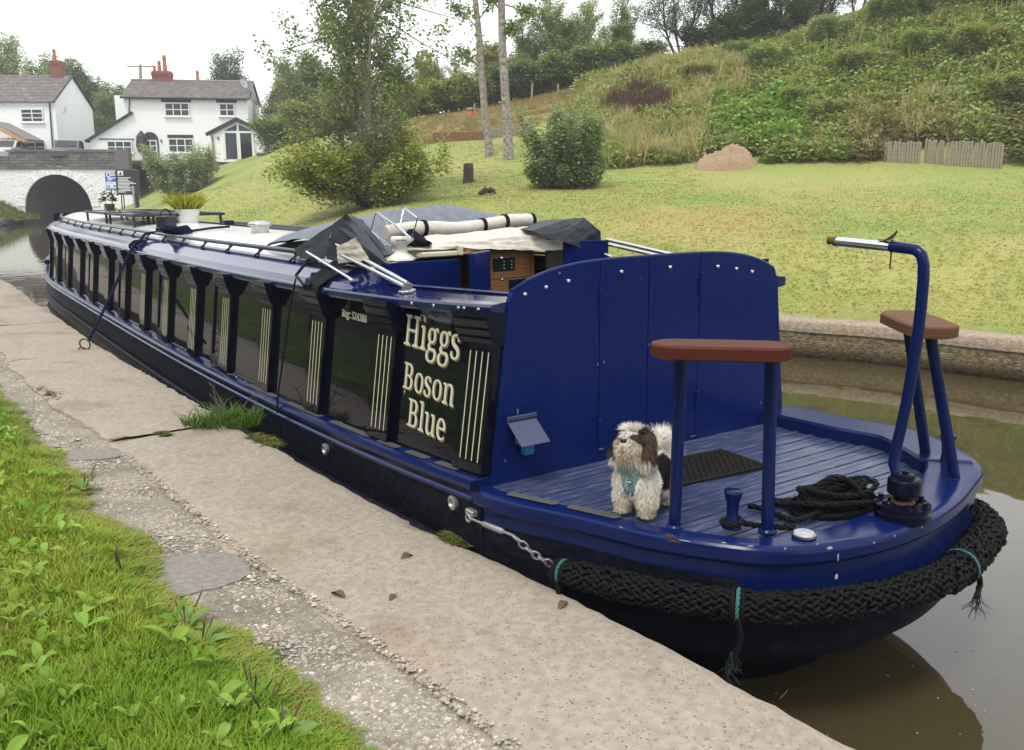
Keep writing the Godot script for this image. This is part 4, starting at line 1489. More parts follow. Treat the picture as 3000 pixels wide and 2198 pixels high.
func sign_at(called: String, label: String, a0: float, b0: float, a1: float, b1: float, d: float, c: Color, feet: Array, blue: bool) -> void:
	var o := thing(called, label, "sign")
	var m := MB.new()
	facing_box(m, a0, b0, a1, b1, d, 0.05, 0.006)
	part(o, "board", m, mat(called + "_face", c, 0.5))
	for f in feet:
		var pm := MB.new()
		var t := zp(f[0] - 6, b1, d + 0.03)
		var b := zp(f[0] + 4, f[1] + 45, d + 0.03)
		pm.tube([b, t + Vector3.UP * 0.4], 0.035, 6)
		part(o, "post", pm, mats.dark_trim)
	var w := a1 - a0
	var lines := []
	if blue:
		lines = [[0.36, 0.05, 0.72, 0.10], [0.36, 0.12, 0.85, 0.17], [0.10, 0.27, 0.92, 0.33], [0.10, 0.36, 0.5, 0.41], [0.10, 0.47, 0.45, 0.49], [0.08, 0.92, 0.9, 0.94]]
		var pm := MB.new()
		facing_box(pm, a0 + w * 0.05, b0 + (b1 - b0) * 0.52, a0 + w * 0.97, b0 + (b1 - b0) * 0.88, d - 0.006, 0.008)
		part(o, "white_panel", pm, mats.white_frame)
		for q in [[0.12, 0.72, 0.28, 0.83], [0.62, 0.72, 0.74, 0.82], [0.82, 0.70, 0.92, 0.83], [0.12, 0.58, 0.6, 0.60]]:
			var im := MB.new()
			facing_box(im, a0 + w * q[0], b0 + (b1 - b0) * q[1], a0 + w * q[2], b0 + (b1 - b0) * q[3], d - 0.016, 0.008)
			part(o, "pictogram", im, mat("sign_blue", Color(0.015, 0.10, 0.42), 0.5))
		var rm := MB.new()
		rm.lathe(zp(a0 + w * 0.18, b0 + 16, d - 0.01), [[0.15, 0.0], [0.15, 0.01], [0.09, 0.012], [0.09, 0.0]], 18, Basis(Vector3.RIGHT, PI / 2))
		part(o, "emblem", rm, mats.white_frame)
	else:
		for k in 11:
			lines.append([0.05, 0.30 + k * 0.057, [0.62, 0.50, 0.55, 0.72, 0.88, 0.60, 0.55, 0.70, 0.62, 0.66, 0.40][k], 0.328 + k * 0.057])
		var im := MB.new()
		facing_box(im, a0 + w * 0.04, b0 + 8, a0 + w * 0.27, b0 + 46, d - 0.006, 0.008)
		part(o, "pictogram_panel", im, mats.white_frame)
		var tm := MB.new()
		var t0 := zp(a0 + w * 0.08, b0 + 40, d - 0.016)
		var t1 := zp(a0 + w * 0.23, b0 + 40, d - 0.016)
		var t2 := zp(a0 + w * 0.155, b0 + 14, d - 0.016)
		tm.prism(PackedVector2Array([Vector2(t0.x, t0.y), Vector2(t1.x, t1.y), Vector2(t2.x, t2.y)]), -d, -d + 0.014)
		part(o, "pictogram", tm, mats.dark)
	for q in lines:
		var lm := MB.new()
		facing_box(lm, a0 + w * q[0], b0 + (b1 - b0) * q[1], a0 + w * q[2], b0 + (b1 - b0) * q[3], d - 0.006, 0.008)
		part(o, "text_line", lm, mats.white_frame)

# ================================================================ trees and plants
func leaf_mat(key: String, r: float, g: float, b: float) -> StandardMaterial3D:      # a leaf colour times the leaves' own variation
	if mats.has(key):
		return mats[key]
	var m: StandardMaterial3D = mats.leaf.duplicate()
	m.resource_name = key
	m.albedo_color = lin(r, g, b)
	mats[key] = m
	return m
func add_leaf(vs: PackedVector3Array, cs: PackedColorArray, p: Vector3, size: float, c: Color, droop := 0.0) -> void:
	var a := rnd(0, TAU)
	var d := Vector3(cos(a), rnd(-0.7, 0.5) - droop, sin(a)).normalized()
	var s := d.cross(Vector3(rnd(-0.6, 0.6), 1, rnd(-0.6, 0.6))).normalized()
	var l := size * rnd(0.7, 1.3)
	var w := l * 0.32
	var q0 := p
	var q1 := p + d * l * 0.5 + s * w
	var q2 := p + d * l
	var q3 := p + d * l * 0.5 - s * w
	vs.append(q0); vs.append(q1); vs.append(q2); vs.append(q0); vs.append(q2); vs.append(q3)
	for k in 6:
		cs.append(c)
class Twig:
	var wood: MB
	var vs := PackedVector3Array()
	var cs := PackedColorArray()
func grow(t: Twig, p: Vector3, dir: Vector3, length: float, r: float, level: int, o: Dictionary) -> void:
	var segs := 5 if level == 0 else 4
	var pts := [p]
	var rad := [r]
	var d := dir.normalized()
	var q := p
	for i in segs:
		var wob: float = o.get("wander", 0.25)
		d = (d + Vector3(rnd(-wob, wob), rnd(-wob, wob) * 0.6 + o.get("lift", 0.08) * (1.0 if level > 0 else 0.3), rnd(-wob, wob))).normalized()
		q = q + d * length / segs
		pts.append(q)
		rad.append(maxf(r * (1.0 - 0.72 * (i + 1.0) / segs), 0.004))
	if r > o.get("min_r", 0.008):
		t.wood.tube(pts, rad, 8 if level == 0 else (6 if level == 1 else 4), false)
	var depth: int = o.get("depth", 3)
	if level < depth:
		var kids: Array = o.get("kids", [9, 5, 4])
		var n: int = kids[min(level, kids.size() - 1)]
		var from: float = o.get("clear", 0.25) if level == 0 else 0.2
		for k in n:
			var f := from + (1.0 - from) * (k + rnd(0.2, 0.9)) / n
			var i := int(clampf(f * segs, 0, segs - 1))
			var b: Vector3 = (pts[i] as Vector3).lerp(pts[i + 1], clampf(f * segs - i, 0, 1))
			var along: Vector3 = (pts[i + 1] - pts[i]).normalized()
			var az := rnd(0, TAU) if level > 0 else (TAU * k * 0.381966 * 1.0 + rnd(-0.4, 0.4))
			var side := along.cross(Vector3(cos(az), 0.05, sin(az))).normalized()
			var ang: float = o.get("angle", 0.9) * rnd(0.7, 1.25) * (1.15 - 0.45 * f if level == 0 else 1.0)
			var nd := (along * cos(ang) + side * sin(ang)).normalized()
			var shape: float = 1.0 if level > 0 else lerpf(o.get("low", 1.0), o.get("high", 0.45), f)
			grow(t, b, nd, length * o.get("ratio", 0.5) * shape * rnd(0.75, 1.2), maxf(r * 0.45 * (1.0 - f * 0.5), 0.004), level + 1, o)
	if level >= depth - 1:
		var nl: int = o.get("leaves", 12) if level == depth else int(o.get("leaves", 12) * 0.4)
		for k in nl:
			var f := rnd(0.15, 1.05)
			var i := int(clampf(f * segs, 0, segs - 1))
			var b: Vector3 = (pts[i] as Vector3).lerp(pts[i + 1], clampf(f * segs - i, 0, 1.2))
			var sp: float = o.get("spread", 0.22)
			add_leaf(t.vs, t.cs, b + Vector3(rnd(-sp, sp), rnd(-sp, sp), rnd(-sp, sp)), o.get("leaf", 0.13), vary(Color(1, 1, 1), 0.3), o.get("droop", 0.2))
func tree_thing(called: String, label: String, category: String, stems: Array, o: Dictionary, bark: Material, leaf: Material, at: Transform3D, group := "") -> Node3D:
	var t := Twig.new()
	t.wood = MB.new()
	for s in stems:      # [offset, direction, length, radius]
		grow(t, s[0], s[1], s[2], s[3], 0, o)
	var n := thing(called, label, category, at, group)
	part(n, "trunk", t.wood, bark)
	if t.vs.size() > 0:
		part(n, "crown", leafmesh(t.vs, t.cs), leaf)
	return n
func put_tree(src: Node3D, base: String, label: String, p: Vector3, sc: Vector3, leaf: Material) -> Node3D:
	var c := dup(src, base, Transform3D(Basis(Vector3.UP, rnd(0, TAU)).scaled(sc), p), label)
	for k in c.get_children():
		if String(k.name).begins_with("crown"):
			(k as MeshInstance3D).material_override = leaf
	return c

func build_trees() -> void:
	var dark := leaf_mat("leaf_dark", 0.173, 0.235, 0.101)
	var olive := leaf_mat("leaf_olive", 0.341, 0.366, 0.106)
	var mid := leaf_mat("leaf_mid", 0.26, 0.341, 0.13)
	var yellow := leaf_mat("leaf_yellow", 0.377, 0.364, 0.091)
	var grey := leaf_mat("leaf_grey", 0.227, 0.276, 0.146)
	var pale := leaf_mat("leaf_pale", 0.374, 0.431, 0.204)
	# ---- the multi-stemmed tree on the lawn with a leafy skirt
	var b := seen_on_land(1080, 606)
	var o := {"depth": 3, "kids": [22, 7, 5], "leaves": 11, "leaf": 0.105, "spread": 0.22, "ratio": 0.29, "angle": 0.8, "clear": 0.04, "low": 0.85, "high": 0.75, "wander": 0.10, "lift": 0.05, "droop": 0.5, "min_r": 0.006}
	var bt := tree_thing("birch_tree", "tall multi-stemmed pale-barked tree with dense dark crown on the lawn", "tree",
		[[Vector3(0.05, 0, 0), Vector3(0.02, 1, 0.0), 8.8, 0.14], [Vector3(-0.12, 0, 0.08), Vector3(-0.05, 1, 0.03), 7.6, 0.11], [Vector3(-0.15, 0, -0.12), Vector3(-0.14, 1, -0.08), 6.8, 0.08]], o, mats.birch_bark, leaf_mat("leaf_birch", 0.25, 0.306, 0.138), Transform3D(Basis(), b))
	# long arching branches out to the right
	var t2 := Twig.new()
	t2.wood = MB.new()
	var o2 := {"depth": 2, "kids": [7, 4], "leaves": 12, "leaf": 0.10, "spread": 0.16, "ratio": 0.30, "angle": 0.8, "clear": 0.12, "wander": 0.12, "lift": 0.0, "droop": 0.5, "low": 0.8, "high": 0.8, "min_r": 0.004}
	var s0 := at_d(1095, 40, 22.0) - b
	grow(t2, s0, at_d(1345, 150, 22.0) - b - s0, 2.35, 0.02, 0, o2)
	s0 = at_d(1095, -20, 22.0) - b
	grow(t2, s0, at_d(1360, 90, 21.5) - b - s0, 2.5, 0.02, 0, o2)
	s0 = at_d(1050, 190, 22.0) - b
	grow(t2, s0, at_d(850, 80, 22.0) - b - s0, 2.0, 0.018, 0, o2)
	s0 = at_d(1050, 90, 22.0) - b
	grow(t2, s0, at_d(800, 130, 22.0) - b - s0, 2.3, 0.018, 0, o2)
	part(bt, "arching_branches", t2.wood, mats.bark)
	part(bt, "branch_leaves", leafmesh(t2.vs, t2.cs), mats.leaf_birch)
	var os := {"depth": 2, "kids": [11, 6], "leaves": 20, "leaf": 0.10, "spread": 0.17, "ratio": 0.42, "angle": 0.65, "clear": 0.12, "wander": 0.2, "lift": 0.04, "droop": 0.2, "low": 1.0, "high": 0.6}
	var st := []
	for k in 22:
		var a := TAU * k / 22.0 + rnd(-0.2, 0.2)
		st.append([Vector3(cos(a), 0, sin(a)) * 0.12, Vector3(cos(a) * rnd(0.4, 1.6), rnd(0.3, 1.3), sin(a) * rnd(0.4, 1.6)), rnd(1.5, 2.5), 0.03])
	tree_thing("spreading_shrub", "olive green spreading shrub round the foot of the multi-stemmed tree", "shrub", st, os, mats.bark, leaf_mat("leaf_skirt", 0.341, 0.381, 0.098), Transform3D(Basis(), b + Vector3(0.05, 0, 0.25)))
	# ---- two tall bare trunks
	for k in 2:
		var px: Array = [[[1436, 458], [1429, 400], [1420, 334], [1410, 197], [1404, 106], [1392, 0], [1380, -140], [1372, -260]], [[1491, 468], [1487, 400], [1483, 323], [1473, 157], [1471, 98], [1469, 0], [1466, -140], [1463, -280]]][k]
		var base := seen_on_land(px[0][0], px[0][1])
		var dd := -base.z
		var pts := []
		var rad := []
		for i in px.size():
			pts.append(at_d(px[i][0], px[i][1], dd) - base)
			rad.append([0.165, 0.135, 0.125, 0.115, 0.11, 0.10, 0.08, 0.06][i] * (1.0 if k == 0 else 1.18))
		pts[0] = Vector3(0, -0.15, 0)
		var tw := Twig.new()
		tw.wood = MB.new()
		tw.wood.tube(pts, rad, 12, true)
		var oo := {"depth": 2, "kids": [6, 4], "leaves": 12, "leaf": 0.13, "spread": 0.18, "ratio": 0.4, "angle": 0.8, "clear": 0.4, "wander": 0.2, "lift": 0.1, "droop": 0.4}
		var brs: Array = [[[1408, 200, 1375, 170, 0.9], [1402, 90, 1360, 20, 1.3], [1388, -30, 1340, -60, 1.6], [1398, 60, 1440, 0, 1.0]], [[1471, 40, 1440, 5, 0.9], [1470, 10, 1530, 30, 1.0], [1468, -60, 1540, -40, 1.6], [1472, 110, 1500, 80, 0.5], [1465, -150, 1420, -220, 1.6]]][k]
		for q in brs:
			var p0 := at_d(q[0], q[1], dd) - base
			grow(tw, p0, at_d(q[2], q[3], dd) - base - p0, q[4], 0.035, 0, oo)
		var n := thing("tall_bare_trunk_tree", ["slender leaning tree with bare grey trunk and a small green side branch", "straight thicker tree with bare grey trunk beside the leaning one"][k], "tree", Transform3D(Basis(), base))
		part(n, "trunk", tw.wood, mats.birch_bark)
		part(n, "crown", leafmesh(tw.vs, tw.cs), mid)
	# ---- archetypes for the trees behind
	var oa := {"depth": 3, "kids": [18, 8, 5], "leaves": 16, "leaf": 0.19, "spread": 0.34, "ratio": 0.42, "angle": 0.95, "clear": 0.16, "low": 1.0, "high": 0.5, "wander": 0.2, "lift": 0.10, "min_r": 0.012}
	var ob := {"depth": 3, "kids": [15, 7, 4], "leaves": 13, "leaf": 0.15, "spread": 0.25, "ratio": 0.38, "angle": 0.7, "clear": 0.2, "low": 0.9, "high": 0.6, "wander": 0.18, "lift": 0.14, "min_r": 0.010}
	var oc := {"depth": 2, "kids": [12, 7], "leaves": 26, "leaf": 0.14, "spread": 0.24, "ratio": 0.5, "angle": 0.8, "clear": 0.08, "low": 0.9, "high": 0.7, "wander": 0.2, "lift": 0.12, "min_r": 0.008}
	var od := {"depth": 3, "kids": [9, 6, 4], "leaves": 15, "leaf": 0.14, "spread": 0.24, "ratio": 0.5, "angle": 0.75, "clear": 0.30, "low": 0.9, "high": 0.7, "wander": 0.22, "lift": 0.10, "min_r": 0.006}
	var grp := "trees behind the lawn and along the hilltop"
	var specs := [
		["a", "round_tree", "dark green tree rising behind the gap between the two cottages", 265, 440, 82.0, 200, dark],
		["a", "round_tree", "bushy green tree just left of the white cottage's lean-to", 330, 420, 76.0, 245, mid],
		["a", "round_tree", "pale tree above the left end of the gabled cottage's roof", 20, 300, 88.0, 105, pale],
		["a", "round_tree", "low dark tree behind the ridge of the gabled cottage", 105, 300, 90.0, 185, mid],
		["a", "round_tree", "dark tree touching the gabled cottage's chimney", 195, 420, 84.0, 172, mid],
		["a", "round_tree", "blue-green rounded tree above the right of the cottage's slate roof", 640, 330, 88.0, 168, dark],
		["a", "round_tree", "tall green tree beside the right gable of the white cottage", 870, 440, 78.0, 185, mid],
		["a", "round_tree", "deep green tree behind the multi-stemmed tree, towards the cottage", 880, 420, 62.0, 175, dark],
		["a", "round_tree", "olive tree behind the crown of the multi-stemmed tree", 1010, 405, 58.0, 190, olive],
		["b", "airy_tree", "thin olive tree behind the raked soil terrace", 1190, 385, 56.0, 150, olive],
		["b", "airy_tree", "bare-branched pale tree left of the leaning trunk", 1310, 350, 50.0, 140, yellow],
		["a", "round_tree", "yellow-green tree seen between the two bare trunks", 1450, 330, 52.0, 115, yellow],
		["b", "airy_tree", "pale airy tree just right of the straight bare trunk", 1565, 290, 48.0, 20, pale],
		["b", "airy_tree", "tall pale green tree in the hedge above the soil terrace", 1690, 275, 47.0, -40, pale],
		["a", "round_tree", "rounded dense green tree at the right end of the hedge", 1815, 250, 46.0, 72, mid],
		["a", "round_tree", "leafy green tree filling the hedge behind the fence posts", 1640, 280, 50.0, 60, pale],
		["a", "round_tree", "olive tree filling the gap left of the leaning trunk", 1250, 370, 54.0, 190, olive],
		["a", "round_tree", "light green tree right of the straight trunk, low in the hedge", 1530, 305, 51.0, 110, yellow],
		["a", "round_tree", "light green tree beyond the tall stump", 800, 425, 70.0, 235, olive],
		["a", "round_tree", "broad pale green tree beyond the multi-stemmed tree's left side", 940, 412, 64.0, 165, mid],
		["a", "round_tree", "broad olive tree beyond the multi-stemmed tree's right side", 1110, 395, 60.0, 185, olive],
		["a", "round_tree", "low mid-green tree at the start of the soil terrace", 1180, 375, 58.0, 215, mid],
		["b", "airy_tree", "feathery green tree behind the hedge's rounded tree", 1745, 262, 52.0, -20, pale],
		["d", "spreading_tree", "many-stemmed sparse tree on the saddle of the hill", 2005, 172, 44.0, -90, dark],
		["d", "spreading_tree", "wide dark thorn tree on the hilltop beside the many-stemmed one", 2130, 165, 44.5, -80, dark],
		["d", "spreading_tree", "dark spreading tree fanning its limbs above the green hilltop", 2300, 140, 44.0, -120, dark],
		["d", "spreading_tree", "dark sparse tree on the right shoulder of the hilltop", 2420, 100, 43.5, -150, grey],
		["a", "round_tree", "leafy dark tree closing the gap on the hilltop", 2225, 150, 46.0, -40, mid],
		["a", "round_tree", "leafy tree behind the spreading tree on the hilltop", 2370, 115, 45.5, -90, mid],
		["b", "airy_tree", "ivy-clad tree trunk poking above the right of the hill", 2545, 50, 41.5, -220, mid],
		["d", "spreading_tree", "thin dark tree at the top right of the hill", 2680, 38, 42.0, -170, dark],
	]
	var proto := {}
	var tall := {"a": 8.0, "b": 9.0, "d": 7.0}
	for s in specs:
		var top := at_d(s[3], s[6], s[5])
		var y := land(top.x, top.z) if s[3] > 700 else 4.4
		var h: float = maxf(top.y - y, 2.5)
		var p := Vector3(top.x, y - 0.2, top.z)
		var kind: String = s[0]
		if not proto.has(kind):
			var n: Node3D
			if kind == "a":
				n = tree_thing(s[1], s[2], "tree", [[Vector3.ZERO, Vector3(0, 1, 0), 7.0, 0.2], [Vector3(0.3, 0, 0.2), Vector3(0.25, 1, 0.1), 6.0, 0.15]], oa, mats.bark, s[7], Transform3D(), grp)
			elif kind == "b":
				n = tree_thing(s[1], s[2], "tree", [[Vector3.ZERO, Vector3(0.1, 1, 0), 8.2, 0.13], [Vector3(0.4, 0, 0.1), Vector3(0.35, 1, 0.1), 7.0, 0.10], [Vector3(-0.4, 0, 0), Vector3(-0.3, 1, 0.0), 7.0, 0.10]], ob, mats.bark, s[7], Transform3D(), grp)
			else:
				n = tree_thing(s[1], s[2], "tree", [[Vector3.ZERO, Vector3(0.35, 1, 0), 6.5, 0.17], [Vector3(0.1, 0, 0.1), Vector3(-0.4, 1, 0.1), 6.0, 0.14], [Vector3(-0.1, 0, 0), Vector3(0.05, 1, -0.2), 6.5, 0.13], [Vector3(0.2, 0, -0.1), Vector3(0.9, 1, 0.1), 5.5, 0.12]], od, mats.bark, s[7], Transform3D(), grp)
			proto[kind] = n
			n.transform = Transform3D(Basis().scaled(Vector3.ONE * h / tall[kind]), p)
		else:
			var sc: float = h / tall[kind]
			var wide := clampf(1.0 / sqrt(sc), 0.75, 1.3)
			put_tree(proto[kind], s[1], s[2], p, Vector3(sc * wide, sc, sc * wide), s[7])
	# hedge shrubs at the foot of the trees
	var hedge := [[860, 440, 76, 3.0, mid, "green shrub at the cottage end of the hedge"], [880, 425, 68, 2.4, olive, "shrub at the lawn's top edge below the cottage trees"], [830, 420, 60, 2.2, mid, "shrub behind the tall stump"], [930, 410, 57, 2.4, olive, "shrub at the back of the lawn behind the multi-stemmed tree"], [1040, 402, 53, 2.2, olive, "shrub right behind the multi-stemmed tree's trunk"], [1130, 380, 50, 2.0, olive, "olive shrub where the soil terrace begins"], [1230, 352, 48, 1.9, yellow, "yellowing shrub on the soil terrace"], [1330, 345, 48, 1.7, mid, "green shrub beside the terracotta pot"], [1400, 332, 47, 1.8, olive, "olive shrub between the bare trunks"], [1520, 312, 46.5, 1.9, grey, "grey-green shrub right of the straight trunk"], [1600, 292, 46, 1.8, mid, "green shrub on the terrace's upper edge"], [1680, 275, 45.5, 1.9, mid, "leafy shrub in the hedge below the pale tree"], [1760, 258, 45, 1.8, mid, "green shrub below the rounded tree"], [1870, 225, 44, 1.6, mid, "green shrub where hedge and hill meet"], [2080, 175, 44, 1.7, dark, "dark low shrub below the thorn tree"], [2190, 165, 44, 1.9, dark, "dark low shrub beside the spreading tree"], [2270, 150, 44, 1.6, dark, "dark low shrub under the spreading tree"]]
	var hp: Node3D = null
	for s in hedge:
		var p := at_d(s[0], s[1], s[2])
		p.y = land(p.x, p.z) - 0.15 if s[0] > 720 else 4.4
		if hp == null:
			var sts := []
			for k in 7:
				var a := TAU * k / 7.0
				sts.append([Vector3(cos(a), 0, sin(a)) * 0.25, Vector3(cos(a) * 0.7, 1, sin(a) * 0.7), 1.7, 0.04])
			hp = tree_thing("hedge_shrub", s[5], "shrub", sts, oc, mats.bark, s[4], Transform3D(Basis().scaled(Vector3.ONE * s[3] / 2.2), p), "shrubs of the hedge")
		else:
			var k: float = s[3] / 2.2
			put_tree(hp, "hedge_shrub", s[5], p, Vector3(k * 1.35, k, k * 1.35), s[4])
	for q in [[2050, 250, 37.5, 0.7, olive], [1960, 330, 34.0, 0.5, olive], [2250, 240, 37.0, 0.9, mid], [2330, 330, 33.0, 0.7, mid], [2420, 190, 38.0, 0.9, pale], [2500, 280, 34.0, 0.8, olive], [2600, 150, 37.0, 1.0, mid], [2690, 240, 33.5, 0.8, mid], [2780, 130, 36.0, 1.0, pale], [2850, 250, 32.0, 0.9, olive], [2940, 140, 34.5, 1.1, mid], [2960, 330, 28.5, 0.8, olive], [2420, 380, 31.0, 0.7, olive], [2160, 190, 40.0, 0.7, mid], [2880, 60, 36.5, 1.1, mid], [2740, 60, 37.0, 0.9, mid]]:
		var p := at_d(q[0], q[1], q[2])
		p.y = land(p.x, p.z) - 0.1
		var k: float = q[3] * 0.55
		var c := put_tree(hp, "bank_shrub", "low leafy shrub growing among the brambles on the steep bank", p, Vector3(k * 1.25, k * 1.1, k * 1.25), leaf_mat("leaf_bank", 0.31, 0.39, 0.125) if q[4] == mid else (leaf_mat("leaf_bank_olive", 0.36, 0.375, 0.13) if q[4] == olive else pale))
		c.set_meta("group", "low shrubs among the brambles")
	# glossy bush on the lawn
	var gb := seen_on_land(1665, 548)
	var og := {"depth": 2, "kids": [9, 5], "leaves": 13, "leaf": 0.10, "spread": 0.14, "ratio": 0.34, "angle": 0.65, "clear": 0.05, "wander": 0.14, "lift": 0.14, "droop": 0.0, "low": 0.9, "high": 0.6}
	var gst := []
	for k in 24:
		var a := TAU * k / 24.0
		gst.append([Vector3(cos(a), 0, sin(a)) * rnd(0.1, 0.75), Vector3(cos(a) * rnd(0.1, 0.4), 1, sin(a) * rnd(0.1, 0.4)), rnd(1.3, 2.0), 0.025])
	for k in 14:
		var a := TAU * k / 14.0
		gst.append([Vector3(cos(a), 0, sin(a)) * rnd(0.35, 0.7), Vector3(cos(a) * rnd(0.4, 0.9), 0.6, sin(a) * rnd(0.4, 0.9)), rnd(0.5, 0.8), 0.015])
	var gl := leaf_mat("leaf_gloss", 0.276, 0.35, 0.163)
	gl.roughness = 0.4
	tree_thing("evergreen_bush", "upright grey-green leafy bush standing alone on the lawn", "bush", gst, og, mats.bark, gl, Transform3D(Basis(), gb))
	# broad bush by the notice boards
	var lb := at_d(535, 600, 52.0)
	lb.y = land(lb.x, lb.z)
	var lst := []
	for k in 16:
		var a := TAU * k / 16.0
		lst.append([Vector3(cos(a) * 1.0, 0, sin(a) * 0.8) * rnd(0.3, 1.0), Vector3(cos(a) * 0.6, 1, sin(a) * 0.6), rnd(1.7, 2.6), 0.04])
	var ol := {"depth": 2, "kids": [11, 6], "leaves": 22, "leaf": 0.14, "spread": 0.2, "ratio": 0.42, "angle": 0.8, "clear": 0.0, "wander": 0.2, "lift": 0.05, "low": 1.0, "high": 0.7}
	tree_thing("broad_bush", "broad rounded grey-green bush below the white cottage", "bush", lst, ol, mats.bark, leaf_mat("leaf_bush", 0.357, 0.406, 0.236), Transform3D(Basis(), lb))
	# the row of trees along the towpath behind the camera, which the glossy cabin side mirrors
	var oh := {"depth": 3, "kids": [15, 7, 4], "leaves": 12, "leaf": 0.30, "spread": 0.4, "ratio": 0.42, "angle": 0.95, "clear": 0.08, "low": 1.0, "high": 0.5, "wander": 0.2, "lift": 0.08, "min_r": 0.02}
	var hedge_t: Node3D = null
	var spots := [[-10.5, 2.0], [-12.5, -2.5], [-15.5, -7.5], [-18.5, -12.5], [-22.0, -18.0], [-8.0, 6.5], [-4.5, 10.0], [0.0, 12.5], [4.5, 14.5], [9.0, 16.0]]
	for i in spots.size():
		var p := Vector3(spots[i][0], 0.4, spots[i][1])
		if hedge_t == null:
			hedge_t = tree_thing("towpath_tree", "dense green tree of the row beside the towpath", "tree", [[Vector3.ZERO, Vector3(0, 1, 0), 6.5, 0.2], [Vector3(1.2, 0, 0.2), Vector3(0.3, 1, 0.1), 5.5, 0.15]], oh, mats.bark, dark, Transform3D(Basis(), p), "trees beside the towpath")
		else:
			put_tree(hedge_t, "towpath_tree", "dense green tree of the row beside the towpath", p, Vector3(rnd(0.9, 1.2), rnd(0.85, 1.15), rnd(0.9, 1.2)), dark)

func clump_mesh(n: int, r: float, h: float, leaf: float) -> ArrayMesh:
	var vs := PackedVector3Array()
	var cs := PackedColorArray()
	for i in n:
		var a := rnd(0, TAU)
		var k := sqrt(rng.randf())
		var p := Vector3(cos(a) * r * k, h * (1.0 - k * k * 0.7) * rnd(0.15, 1.0), sin(a) * r * k)
		add_leaf(vs, cs, p, leaf, vary(Color(1, 1, 1), 0.35), -0.1)
	return leafmesh(vs, cs)
func stalk_mesh(n: int, h: float, w: float, spread: float) -> ArrayMesh:
	var vs := PackedVector3Array()
	for i in n:
		var a := rnd(0, TAU)
		var o := Vector3(cos(a), 0, sin(a)) * rnd(0, spread)
		var s := Vector3(-sin(a + 0.7), 0, cos(a + 0.7)) * w
		var hh := h * rnd(0.5, 1.1)
		var tip := o + Vector3(rnd(-0.3, 0.3), 0.92, rnd(-0.3, 0.3)) * hh
		var md := o.lerp(tip, 0.6) + Vector3(0, 0.05 * hh, 0)
		vs.append_array([o - s, md - s, o + s, o + s, md - s, md + s, md - s, tip, md + s])
		for k in 3:      # seed heads
			var q := md.lerp(tip, rng.randf())
			var e := Vector3(rnd(-1, 1), rnd(-0.3, 1), rnd(-1, 1)) * w * 4.0
			vs.append_array([q - s * 1.5, q + e, q + s * 1.5])
	return leafmesh(vs, PackedColorArray())
